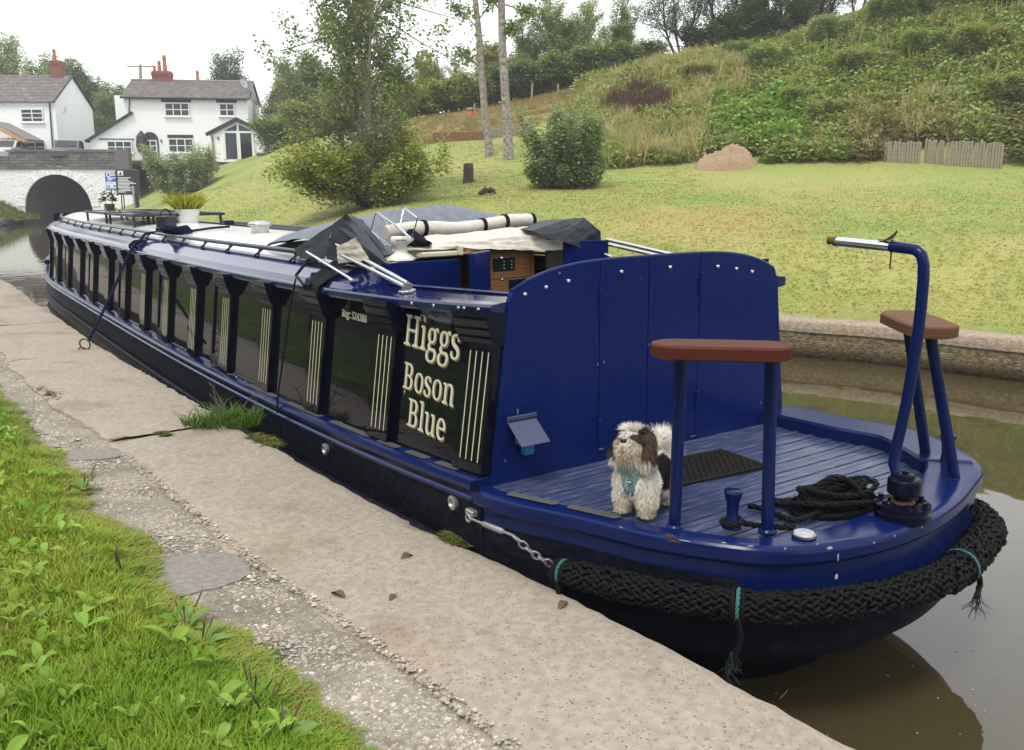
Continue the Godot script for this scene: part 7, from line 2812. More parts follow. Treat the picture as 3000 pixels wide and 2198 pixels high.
func build_fender() -> void:
	var f := bthing("rope_fender", "long plaited black rope fender slung round the stern", "fender")
	var cv := Curve3D.new()
	var pts := []
	var n := rim_out.size()
	var i0 := 13
	var i1 := 84
	for i in range(i0, i1):
		var t := (i - i0) / float(i1 - i0 - 1)
		var o: Vector2 = rim_out[i] + rim_nrm[i] * (0.038 + 0.014 * smoothstep(0.5, 0.8, t))
		pts.append(Vector3(o.x, -0.160 + 0.05 * sin(PI * minf(t * 1.5, 1.0)), o.y))
	var rad := func(t: float) -> float: return 0.044 + 0.013 * smoothstep(0.45, 0.8, t) - 0.012 * (1.0 - smoothstep(0.0, 0.05, t)) - 0.03 * smoothstep(0.94, 1.0, t)
	var core := MB.new()
	var rr := []
	for i in pts.size():
		rr.append(rad.call(i / float(pts.size() - 1)) * 0.88)
	core.tube(pts, rr, 10)
	part(f, "core", core, mats.rope_black)
	for p in pts:
		cv.add_point(p)
	var ln := cv.get_baked_length()
	var m := MB.new()
	var ns := int(ln / 0.022)
	for i in ns:
		var s := ln * (i + 0.5) / ns
		var p := cv.sample_baked(s)
		var t := (cv.sample_baked(minf(s + 0.02, ln)) - cv.sample_baked(maxf(s - 0.02, 0))).normalized()
		var up := (Vector3.UP - t * t.y).normalized()
		var sd := t.cross(up)
		var r: float = rad.call(s / ln)
		for k in 13:
			var a := TAU * (k + (0.5 if i % 2 else 0.0)) / 13.0
			if sin(a) < -0.9 or rng.randf() < 0.05:
				continue
			a += rnd(-0.08, 0.08)
			var slack := rnd(-0.004, 0.007)
			var pth := []
			for q in 5:
				var u := q / 4.0 - 0.5
				var lean := 0.9 if i % 2 else -0.9
				var aa := a + u * 0.42 * lean
				var bulge := r + 0.007 * cos(u * PI) + slack + rnd(-0.001, 0.001)
				pth.append(p + t * u * 0.034 + (sd * cos(aa) + up * sin(aa)) * bulge)
			m.tube(pth, [0.0045, 0.008, 0.009, 0.008, 0.0045], 5, false)
	part(f, "plaiting", m, mats.rope_black).set_meta("kind", "stuff")
	# lashings with teal twine and frayed tails
	for q in [[0, 0.030], [19, 0.046], [48, 0.05]]:
		var i: int = q[0] + 1
		var p: Vector3 = pts[i]
		var t: Vector3 = (pts[i + 1] - pts[i - 1]).normalized()
		var up := Vector3.UP
		var sd := t.cross(up)
		if sd.dot(Vector3(rim_nrm[i0 + i].x, 0, rim_nrm[i0 + i].y)) < 0.0:
			sd = -sd
		var r: float = rad.call(i / float(pts.size() - 1)) + 0.014
		var lash := MB.new()
		var teal := MB.new()
		for k in 3:
			var lp := []
			for w in 15:
				var a := -PI * 0.75 + PI * 1.6 * w / 14.0
				lp.append(p + t * (k * 0.018 - 0.018) + (sd * cos(a) + up * sin(a)) * r)
			rope(teal if k == 1 else lash, lp, 0.008)
		# tail
		var tl := []
		var len_ := 0.17 if q[0] == 19 else 0.09
		for w in 7:
			var u := w / 6.0
			tl.append(p + sd * (r + 0.005) - up * (0.02 + len_ * u) + t * 0.015 * sin(u * 4.0))
		rope(lash, tl, 0.012)
		var lo := part(f, "lashing", lash, mats.rope_black)
		part(lo, "teal_twine", teal, mats.rope_teal)
		var fr := MB.new()
		for w in 22:
			var b2: Vector3 = tl[6] + Vector3(rnd(-0.012, 0.012), rnd(0, 0.05), rnd(-0.012, 0.012))
			fr.tube([b2, b2 + Vector3(rnd(-0.02, 0.02), -0.04, rnd(-0.02, 0.02)), b2 + Vector3(rnd(-0.05, 0.05), rnd(-0.11, -0.05), rnd(-0.05, 0.05))], [0.002, 0.0016, 0.001], 3, false)
		part(lo, "frayed_end", fr, mat("frayed", Color(0.03, 0.045, 0.05), 0.9)).set_meta("kind", "stuff")
	# eye and shackle at the stern
	var es := Vector3(rim_out[70].x, -0.015, rim_out[70].y)
	var en := Vector3(rim_nrm[70].x, 0, rim_nrm[70].y)
	var sm := MB.new()
	var ring := []
	for k in 13:
		var a := TAU * k / 12.0
		ring.append(es + en * (0.016 + cos(a) * 0.016) + Vector3.UP * sin(a) * 0.022)
	sm.tube(ring, 0.005, 6)
	part(f, "shackle", sm, mats.navy_trim)
	# chain and bottle screw along the hull
	var a0 := bl(1374, 1518, 0, -1.075)
	var a1 := bl(1505, 1570, 0, -1.10)
	var a2 := Vector3(pts[0].x, pts[0].y + 0.02, pts[0].z - 0.02)
	var ey := MB.new()
	var lk := []
	for k in 13:
		var a := TAU * k / 12.0
		lk.append(a0 + Vector3(-0.004, sin(a) * 0.016, cos(a) * 0.016))
	ey.tube(lk, 0.005, 6)
	ey.box(a0 + Vector3(0.02, 0.02, -0.005), Vector3(0.04, 0.03, 0.06), 0.005)
	part(f, "chain_eye", ey, mats.galv)
	var bs := MB.new()
	var m0 := a0.lerp(a1, 0.32)
	var m1 := a0.lerp(a1, 0.78)
	bs.tube([a0, m0], 0.0055, 6)
	bs.tube([m0, m0.lerp(m1, 0.06), m0.lerp(m1, 0.94), m1], [0.007, 0.0125, 0.0125, 0.007], 10)
	bs.tube([m1, a1], 0.0055, 6)
	part(f, "bottle_screw", bs, mats.galv)
	var nl := int(a1.distance_to(a2) / 0.030)
	for k in nl:
		var p := a1.lerp(a2, (k + 0.5) / nl) + Vector3.DOWN * 0.012 * sin(PI * (k + 0.5) / nl)
		var t := (a2 - a1).normalized()
		var s := t.cross(Vector3.UP).normalized()
		if k % 2:
			s = (Vector3.UP - t * t.y).normalized()
		var lp := []
		for w in 13:
			var a := TAU * w / 12.0
			lp.append(p + t * cos(a) * 0.022 + s * sin(a) * 0.0125)
		var lm := MB.new()
		lm.tube(lp, 0.0042, 5)
		part(f, "chain_link", lm, mats.galv)

# ================================================================ things on the roof
func roof_pt(px: float, py: float, h := 0.0) -> Vector3:      # the roof point that a pixel shows
	var best := Vector3.ZERO
	for i in 140:
		var y := 1.2 - i * 0.004
		var p := bl(px, py, 1, y)
		if absf(p.x) < 0.95 and p.z < 0.0 and p.z > -17.0 and y <= roof_y(p.x, p.z) + h:
			return p
		best = p
	return best
func z5(a: float, b: float, h := 0.0) -> Vector3:
	return roof_pt(50.0 + a * 0.3991, 550.0 + b * 0.3991, h)
func z6(a: float, b: float, ax: int, v: float) -> Vector3:
	return bl(800.0 + a * 0.4435, 550.0 + b * 0.4435, ax, v)

func build_roof_things() -> void:
	# solar panels on low legs
	var spans := [[-9.2, -11.1], [-11.2, -13.1]]
	for k in 2:
		for s in 2:
			var z0: float = spans[k][0]
			var z1: float = spans[k][1]
			var x0 := -0.56 + s * 0.60
			var o := bthing("solar_panel", ["aft dark framed solar panel nearer the towpath on the white roof", "forward dark framed solar panel nearer the towpath on the white roof", "aft dark framed solar panel nearer the lawn on the white roof", "forward dark framed solar panel nearer the lawn on the white roof"][k + s * 2], "solar panel", "solar panels on the roof")
			var zm := (z0 + z1) * 0.5
			var y := roof_y(0.0, zm) + 0.115
			var fm := MB.new()
			var cx := x0 + 0.29
			fm.box(Vector3(cx - 0.28, y, zm), Vector3(0.03, 0.035, z0 - z1), 0.003)
			fm.box(Vector3(cx + 0.28, y, zm), Vector3(0.03, 0.035, z0 - z1), 0.003)
			fm.box(Vector3(cx, y, z0 - 0.015), Vector3(0.528, 0.035, 0.03), 0.003)
			fm.box(Vector3(cx, y, z1 + 0.015), Vector3(0.528, 0.035, 0.03), 0.003)
			part(o, "frame", fm, mats.black_metal)
			var gm := MB.new()
			gm.box(Vector3(cx, y + 0.006, zm), Vector3(0.53, 0.012, z0 - z1 - 0.058))
			part(o, "cells", gm, mat("solar_glass", Color(0.012, 0.014, 0.02), 0.06))
			for q in [[-0.26, z0 - 0.1], [0.26, z0 - 0.1], [-0.26, z1 + 0.1], [0.26, z1 + 0.1]]:
				var lm := MB.new()
				var ry := roof_y(cx + q[0], q[1])
				lm.box(Vector3(cx + q[0], (ry + y - 0.018) * 0.5, q[1]), Vector3(0.03, y - 0.018 - ry, 0.03), 0.002)
				part(o, "leg", lm, mats.black_metal)
	# planter
	var pp := z5(1258, 262)
	var po := thing("planter", "white oval metal tub of yellow-green leaves on the boat roof", "planter", boat_xf * Transform3D(Basis().scaled(Vector3.ONE * 0.88), pp))
	var pm := MB.new()
	pm.lathe(Vector3.ZERO, [[0.0, 0.0], [0.145, 0.0], [0.185, 0.20], [0.195, 0.205], [0.195, 0.215], [0.18, 0.215], [0.175, 0.19], [0.0, 0.185]], 24)
	part(po, "tub", pm, mat("tub_white", Color(0.66, 0.66, 0.63), 0.4))
	for s in [-1.0, 1.0]:
		var hm := MB.new()
		var hp := []
		for k in 9:
			var a := PI * k / 8.0
			hp.append(Vector3(s * 0.185 + s * sin(a) * 0.045, 0.17 + cos(a) * 0.04, 0) + Vector3(0, 0, 0))
		hm.tube(hp, 0.008, 6)
		part(po, "handle", hm, mats.galv, Transform3D(Basis(Vector3.UP, 0.75), Vector3.ZERO))
	var vs := PackedVector3Array()
	var cs := PackedColorArray()
	for k in 700:
		var a := rnd(0, TAU)
		var r := sqrt(rng.randf()) * 0.17
		var b := Vector3(cos(a) * r, 0.19, sin(a) * r)
		var d := Vector3(cos(a) * r * 4.0 + rnd(-0.4, 0.4), rnd(0.8, 1.5), sin(a) * r * 4.0 + rnd(-0.4, 0.4)).normalized()
		var l := rnd(0.12, 0.34)
		var s := d.cross(Vector3(rnd(-1, 1), rnd(-1, 1), rnd(-1, 1))).normalized() * 0.011
		var c := vary(Color(0.30, 0.33, 0.05).lerp(Color(0.44, 0.38, 0.07), rng.randf()), 0.25)
		var md := b + d * l * 0.6
		var tip := b + d * l + Vector3(d.x, -0.4, d.z) * l * 0.25
		vs.append_array([b - s * 0.3, md - s, b + s * 0.3, b + s * 0.3, md - s, md + s, md - s, tip, md + s])
		for q in 9:
			cs.append(c)
	part(po, "leaves", leafmesh(vs, cs), mats.leaf).set_meta("kind", "stuff")
	# stove pipe collar with hoop handle
	var sp := z5(1100, 318)
	var so := thing("stove_chimney", "short black stove chimney collar with hoop handle on the roof", "chimney", boat_xf * Transform3D(Basis(), sp))
	var sm := MB.new()
	sm.lathe(Vector3.ZERO, [[0.125, -0.02], [0.125, 0.035], [0.115, 0.04], [0.112, 0.045], [0.112, 0.165], [0.106, 0.172], [0.0, 0.172]], 22)
	part(so, "collar", sm, mats.black_metal)
	var sh := MB.new()
	var hpts := []
	for k in 13:
		var a := PI * k / 12.0
		hpts.append(Vector3(cos(a) * 0.085, 0.165 + sin(a) * 0.085, 0))
	sh.tube(hpts, 0.010, 6)
	part(so, "handle", sh, mats.black_metal, Transform3D(Basis(Vector3.UP, 0.6), Vector3.ZERO))
	# mushroom vents are fixed to the roof
	for q in [[1785, 335], [715, 165]]:
		var p := z5(q[0], q[1])
		var mm := MB.new()
		mm.lathe(p, [[0.085, -0.01], [0.085, 0.07], [0.11, 0.075], [0.118, 0.085], [0.105, 0.105], [0.06, 0.12], [0.0, 0.124]], 24, Basis(), false)
		part(boat, "mushroom_vent", mm, mats.steel)
	# ropes on the roof and down to the ring
	var ro := bthing("navy_mooring_rope", "navy mooring rope lying on the roof and tied down to the towpath ring", "rope")
	var rm := MB.new()
	var tie := z5(950, 385)
	var tgt := boat_xf.affine_inverse() * (at_y(258, 1000, 0.47))
	var lip := Vector3(-0.955, yr(tie.z) + 0.03, tie.z + 0.12)
	rope(rm, [z5(1150, 352, 0.03) + Vector3(0, 0.03, 0), tie + Vector3(0, 0.07, 0), Vector3(-0.85, yr(tie.z) + 0.12, tie.z + 0.07), lip, lip.lerp(tgt, 0.5) + Vector3(-0.0, -0.02, 0), tgt], 0.017)
	part(ro, "line", rm, mats.rope_navy)
	var km := MB.new()
	for k in 5:
		var lp := []
		var c := lip + Vector3(0.05 + 0.03 * k, 0.03 + 0.02 * (k % 2), -0.05 + 0.02 * k)
		for w in 11:
			var a := TAU * w / 10.0
			lp.append(c + Vector3(cos(a) * 0.05, sin(a) * 0.035 + 0.02, sin(a + k) * 0.05))
		rope(km, lp, 0.016)
	part(ro, "knot", km, mats.rope_navy)
	var hm2 := MB.new()
	var hc := z5(1200, 350) + Vector3(0, 0.03, 0)
	for k in 5:
		var lp := []
		for w in 13:
			var a := TAU * w / 12.0
			lp.append(hc + Vector3(cos(a) * 0.13 - 0.02 * k, 0.015 * k + 0.01 * sin(a * 2.0), sin(a) * (0.30 - 0.03 * k) - 0.12 + 0.05 * k))
		rope(hm2, lp, 0.016)
	part(ro, "coil", hm2, mats.rope_navy)
	var em := MB.new()
	rope(em, [hc, z5(1400, 300, 0.02), z5(1560, 285, 0.03)], 0.014)
	var kn := z5(1560, 285, 0.03)
	for k in 3:
		var lp := []
		for w in 9:
			var a := TAU * w / 8.0
			lp.append(kn + Vector3(cos(a) * 0.04, 0.03 + 0.012 * k, sin(a) * 0.04))
		rope(em, lp, 0.014)
	part(ro, "tail", em, mats.rope_navy)
	# cables, boathook and pole on the far side of the roof
	var fp := bthing("boat_pole", "long pale boat pole lying along the lawn side of the roof", "pole")
	var fm := MB.new()
	fm.tube([Vector3(0.55, roof_y(0.55, -3.6) + 0.05, -3.4), Vector3(0.52, roof_y(0.52, -9.0) + 0.05, -9.0)], 0.02, 8)
	part(fp, "shaft", fm, mats.black_metal)
	var fh := MB.new()
	var hk := []
	for k in 9:
		var a := PI * k / 8.0
		hk.append(Vector3(0.55 + sin(a) * 0.03, roof_y(0.55, -4.2) + 0.08 + sin(a) * 0.02, -4.25 + cos(a) * 0.09))
	fh.tube(hk, 0.011, 6)
	part(fp, "hook", fh, mats.steel)
	for k in 4:
		var sm2 := MB.new()
		sm2.tube([Vector3(0.55, roof_y(0.55, -3.8) + 0.05, -3.62 - k * 0.12), Vector3(0.55, roof_y(0.55, -3.8) + 0.05, -3.68 - k * 0.12)], 0.024, 8)
		part(fp, "yellow_band", sm2, mats.cream)
	# small drinks glass and pot plant on the fore end
	var gp := z5(785, 150)
	var pl := thing("potted_plant", "small dark pot of reddish leaves at the bow end of the roof", "plant", boat_xf * Transform3D(Basis(), Vector3(0.3, roof_y(0.3, -15.8), -15.8)))
	var plm := MB.new()
	plm.lathe(Vector3.ZERO, [[0.0, 0.0], [0.07, 0.0], [0.10, 0.16], [0.0, 0.15]], 12)
	part(pl, "pot", plm, mats.black_metal)
	vs = PackedVector3Array()
	cs = PackedColorArray()
	for k in 90:
		var b := Vector3(rnd(-0.14, 0.14), rnd(0.2, 0.42), rnd(-0.14, 0.14))
		add_leaf(vs, cs, b, 0.09, vary(Color(0.07, 0.06, 0.05), 0.4))
	part(pl, "leaves", leafmesh(vs, cs), mats.leaf).set_meta("kind", "stuff")
	build_hood()

func cloth(m: MB, quad_pts: Array, nu: int, nv: int, amp: float, seed_n: float, bulge := Vector3.ZERO) -> void:
	# a wrinkled bilinear patch: corners a (0,0), b (1,0), c (1,1), d (0,1)
	var rows := []
	var nrm: Vector3 = (quad_pts[1] - quad_pts[0]).cross(quad_pts[3] - quad_pts[0]).normalized()
	for i in nu + 1:
		var u := i / float(nu)
		var r := []
		for k in nv + 1:
			var v := k / float(nv)
			var p: Vector3 = (quad_pts[0] as Vector3).lerp(quad_pts[1], u).lerp((quad_pts[3] as Vector3).lerp(quad_pts[2], u), v)
			var w := sin(PI * u) * sin(PI * v)
			p += nrm * amp * (noise_a.get_noise_2d(u * 12.0 + seed_n, v * 9.0) + 0.5 * noise_b.get_noise_2d(u * 5.0 + seed_n, v * 5.0)) * (0.3 + 0.7 * w) + bulge * w
			r.append(p)
		rows.append(r)
	m.grid(rows)

func build_hood() -> void:
	var h := bthing("folded_canopy", "folded navy and cream canvas canopy with steel struts over the cockpit", "canopy")
	# grey cover stretched over the folded hoops, forward of the cockpit
	var cm := MB.new()
	var rows := []
	for i in 15:
		var u := i / 14.0
		var r := []
		for k in 21:
			var v := k / 20.0
			var x := lerpf(-0.62, 0.74, v)
			var z := lerpf(-1.98, -3.9, u)
			var base := roof_y(x, z) + 0.01
			var crown := (1.235 - base) * pow(sin(PI * clampf(v * 0.94 + 0.04, 0, 1)), 0.42) * (sqrt(u / 0.14) if u < 0.14 else pow(1.0 - (u - 0.14) / 0.86, 0.5))
			r.append(Vector3(x, base + crown + 0.02 * noise_a.get_noise_2d(x * 9.0, z * 7.0), z))
		rows.append(r)
	cm.grid(flip_top(rows))
	part(h, "grey_cover", cm, mats.canvas_grey)
	# rolled cream screen across the top
	var rp := []
	var rrad := []
	for k in 26:
		var v := k / 25.0
		rp.append(Vector3(lerpf(-0.52, 0.62, v), 1.085 + 0.035 * v + 0.012 * sin(v * 9.0), -1.86 - 0.06 * v))
		rrad.append(0.044 + 0.006 * noise_b.get_noise_1d(v * 14.0))
	var rm := MB.new()
	rm.tube(rp, rrad, 14)
	var roll := part(h, "rolled_screen", rm, mats.canvas_cream)
	for v in [6, 16, 20, 25]:
		var sm := MB.new()
		var p: Vector3 = rp[v]
		sm.tube([p - Vector3(0.012, 0, 0), p + Vector3(0.012, 0, 0)], 0.052, 14)
		part(roll, "strap", sm, mats.cloth_black)
	# cream sheet sagging under it
	var sm2 := MB.new()
	cloth(sm2, [Vector3(-0.48, 1.05, -1.80), Vector3(0.74, 1.10, -1.78), Vector3(0.66, 1.00, -1.56), Vector3(-0.42, 0.985, -1.62)], 26, 8, 0.05, 3.0)
	part(h, "cream_sheet", sm2, mats.canvas_cream)
	var sm3 := MB.new()
	cloth(sm3, [Vector3(-0.30, 1.02, -1.62), Vector3(0.72, 1.05, -1.58), Vector3(0.62, 0.94, -1.52), Vector3(-0.05, 0.975, -1.56)], 20, 6, 0.05, 9.0)
	part(h, "cream_sheet", sm3, mats.canvas_cream)
	# navy flap folded up on the port side
	var a := z6(485, 172, 0, -0.72)
	var b := z6(140, 405, 0, -0.80)
	var c := z6(345, 470, 0, -0.80)
	var d := z6(770, 510, 0, -0.66)
	var e := z6(610, 290, 0, -0.62)
	var f2 := z6(395, 240, 0, -0.76)
	var fm := MB.new()
	cloth(fm, [f2, a, e, d], 10, 10, 0.03, 1.0)
	cloth(fm, [f2, d, z6(560, 520, 0, -0.70), c], 10, 8, 0.05, 5.0)
	part(h, "navy_flap", fm, mats.canvas_navy)
	var fm2 := MB.new()
	cloth(fm2, [b, f2, c, z6(180, 470, 0, -0.80)], 10, 8, 0.02, 7.0)
	part(h, "navy_flap", fm2, mats.canvas_navy)
	var fm3 := MB.new()
	cloth(fm3, [a, z6(600, 215, 0, -0.45), z6(780, 470, 0, -0.52), e], 8, 8, 0.02, 11.0)
	part(h, "navy_flap", fm3, mats.canvas_navy)
	var pn := MB.new()
	cloth(pn, [z6(420, 390, 0, -0.815), z6(545, 330, 0, -0.805), z6(640, 480, 0, -0.80), z6(430, 500, 0, -0.81)], 8, 8, 0.03, 13.0)
	part(h, "cream_lining", pn, mats.canvas_cream)
	var eye := MB.new()
	eye.lathe(z6(625, 392, 0, -0.665) + Vector3(-0.02, 0.0, 0.0), [[0.008, 0.0], [0.015, 0.003], [0.018, 0.0]], 12, Basis(Vector3.BACK, PI / 2))
	part(h, "eyelet", eye, mats.steel)
	# black bag strap over the roof edge
	var bg := MB.new()
	var bz := -2.02
	rows = []
	for i in 6:
		var z := lerpf(-2.16, -1.90, i / 5.0)
		rows.append([Vector3(-0.952, yr(z) - 0.10, z), Vector3(-0.957, yr(z) - 0.02, z), Vector3(-0.957, yr(z) + 0.045, z), Vector3(-0.93, yr(z) + 0.06, z), Vector3(-0.85, roof_y(0.84, z) + 0.03 + 0.015 * sin(i * 2.0), z), Vector3(-0.72, roof_y(0.72, z) + 0.05 + 0.02 * sin(i * 1.7), z)])
	rows.reverse()
	bg.grid(rows)
	part(h, "hanging_flap", bg, mats.cloth_black)
	var cord := MB.new()
	cord.tube([z6(230, 480, 0, -0.80), z6(150, 580, 0, -0.93), z6(200, 640, 0, -0.96), z6(250, 640, 0, -0.96)], 0.010, 6)
	cord.tube([z6(215, 490, 0, -0.80), z6(250, 470, 0, -0.80), z6(290, 490, 0, -0.80), z6(240, 500, 0, -0.80)], 0.014, 6)
	part(h, "cord", cord, mats.rope_black)
	var cord2 := MB.new()
	var c0 := z6(150, 600, 0, -0.965)
	cord2.tube([c0, bl(850, 900, 0, -1.0), bl(828, 1060, 0, -1.04), bl(815, 1150, 0, -1.075), bl(812, 1210, 0, -1.08)], 0.006, 5)
	part(h, "hanging_cord", cord2, mats.rope_black)
	# navy lump at the starboard end
	var lm := MB.new()
	var p0 := z6(1710, 285, 0, 0.35)
	var l1 := z6(1945, 205, 0, 0.62)
	var l2 := z6(2055, 198, 0, 0.68)
	var l3 := z6(2165, 290, 0, 0.74)
	var l4 := z6(2165, 440, 0, 0.76)
	var l5 := z6(1930, 360, 0, 0.55)
	cloth(lm, [p0, l1, l2, l5], 8, 8, 0.02, 2.0)
	cloth(lm, [l5, l2, l3, l4], 8, 8, 0.03, 4.0)
	cloth(lm, [p0 + Vector3(0.1, 0, -0.35), l1 + Vector3(0.1, -0.02, -0.4), l1, p0], 6, 6, 0.01, 6.0)
	cloth(lm, [l2, l2 + Vector3(0.1, -0.15, -0.3), l3 + Vector3(0.08, -0.1, -0.3), l3], 6, 6, 0.01, 8.0)
	part(h, "navy_bundle", lm, mats.canvas_navy)
	# steel struts with end fittings
	for q in [[225, 425, -0.79, 530, 612, -0.85], [420, 375, -0.76, 890, 632, -0.84], [432, 432, -0.80, 865, 650, -0.86], [455, 388, -0.72, 905, 640, -0.80]]:
		var s := MB.new()
		var aa := z6(q[0], q[1], 0, q[2])
		var bb := z6(q[3], q[4], 0, q[5])
		s.tube([aa, bb], 0.0115, 10)
		var st := part(h, "strut", s, mats.chrome)
		var ft := MB.new()
		var foot := Vector3(bb.x, deck_y(bb.x, bb.z), bb.z)
		ft.box(foot + Vector3(0, 0.008, 0), Vector3(0.045, 0.016, 0.05), 0.004)
		ft.tube([foot, bb], 0.014, 8)
		part(st, "foot", ft, mats.steel)
	for q in [[835, 5, 0.70, 1285, 108, 0.72], [850, 38, 0.76, 1200, 118, 0.78], [800, 90, 0.74, 870, 120, 0.76]]:
		var s := MB.new()
		s.tube([bl(1400 + q[0] * 0.4539, 700 + q[1] * 0.4539, 0, q[2]), bl(1400 + q[3] * 0.4539, 700 + q[4] * 0.4539, 0, q[5])], 0.0115, 10)
		part(h, "strut", s, mats.chrome)
	# television aerial: white trumpet stand with wire frame
	var ao := bthing("television_aerial", "white trumpet-shaped aerial stand with folded wire frame on the roof", "aerial")
	var ab := z6(850, 512, 0, -0.5)
	ab.y = roof_y(-0.5, ab.z)
	var at := z6(832, 318, 0, -0.5)
	var hh := at.y - ab.y
	var am := MB.new()
	am.lathe(ab, [[0.088, 0.0], [0.086, 0.012], [0.060, 0.03], [0.040, hh * 0.30], [0.032, hh * 0.5], [0.036, hh * 0.60], [0.058, hh * 0.70], [0.062, hh * 0.74], [0.062, hh * 0.94], [0.055, hh * 0.98], [0.0, hh]], 26, Basis(), false)
	part(ao, "stand", am, mats.white_plastic)
	var tx := TextMesh.new()
	var ff := SystemFont.new()
	ff.font_names = PackedStringArray(["Droid Sans"])
	ff.font_weight = 700
	tx.text = "MAXVIEW"
	tx.font = ff
	tx.font_size = 24
	tx.pixel_size = 0.0006
	tx.depth = 0.001
	var camdir := (boat_xf.affine_inverse() * CAM - ab)
	camdir.y = 0
	camdir = camdir.normalized()
	part(ao, "lettering", tx, mats.dark, Transform3D(Basis(Vector3.UP.cross(camdir), Vector3.UP, camdir), ab + Vector3.UP * hh * 0.84 + camdir * 0.0625))
	for q in [[[745, 385], [760, 250], [680, 165], [645, 285], [742, 380]], [[645, 285], [780, 390], [920, 350], [800, 240], [680, 165]], [[785, 215], [850, 120], [955, 200], [915, 340], [840, 260]], [[850, 120], [868, 130], [835, 255]], [[690, 165], [800, 240], [930, 345]]]:
		var wm := MB.new()
		var pth := []
		for k in q.size():
			pth.append(z6(q[k][0], q[k][1], 0, -0.5 + 0.04 * sin(k * 1.9)))
		for k in pth.size() - 1:
			wm.tube([pth[k], pth[k + 1]], 0.0042, 6)
		part(ao, "wire", wm, mats.chrome)
	# crumpled black bag
	var bag := bthing("crumpled_bag", "crumpled black bag lying beside the aerial stand", "bag")
	var cmesh := MB.new()
	var bc := z6(935, 460, 0, -0.38)
	bc.y = 1.035
	var br := []
	for i in 9:
		var r := []
		for k in 19:
			var aa := TAU * k / 18.0
			var ph := PI * i / 8.0 * 0.5
			var rr := 0.085 * (1.0 + 0.7 * noise_b.get_noise_2d(cos(aa) * 3.0 + i, sin(aa) * 3.0))
			r.append(bc + Vector3(cos(aa) * rr * cos(ph), sin(ph) * 0.075 * (1.0 + noise_b.get_noise_1d(k * 3.0)) - 0.03, -sin(aa) * rr * cos(ph) * 1.3))
		br.append(r)
	br.reverse()
	cmesh.grid(br)
	part(bag, "bag", cmesh, mats.cloth_black)

func flip_top(rows: Array) -> Array:
	var a: Vector3 = rows[1][1]
	var b: Vector3 = rows[2][1]
	var c: Vector3 = rows[1][2]
	if (b - a).cross(c - a).y < 0.0:
		rows.reverse()
	return rows

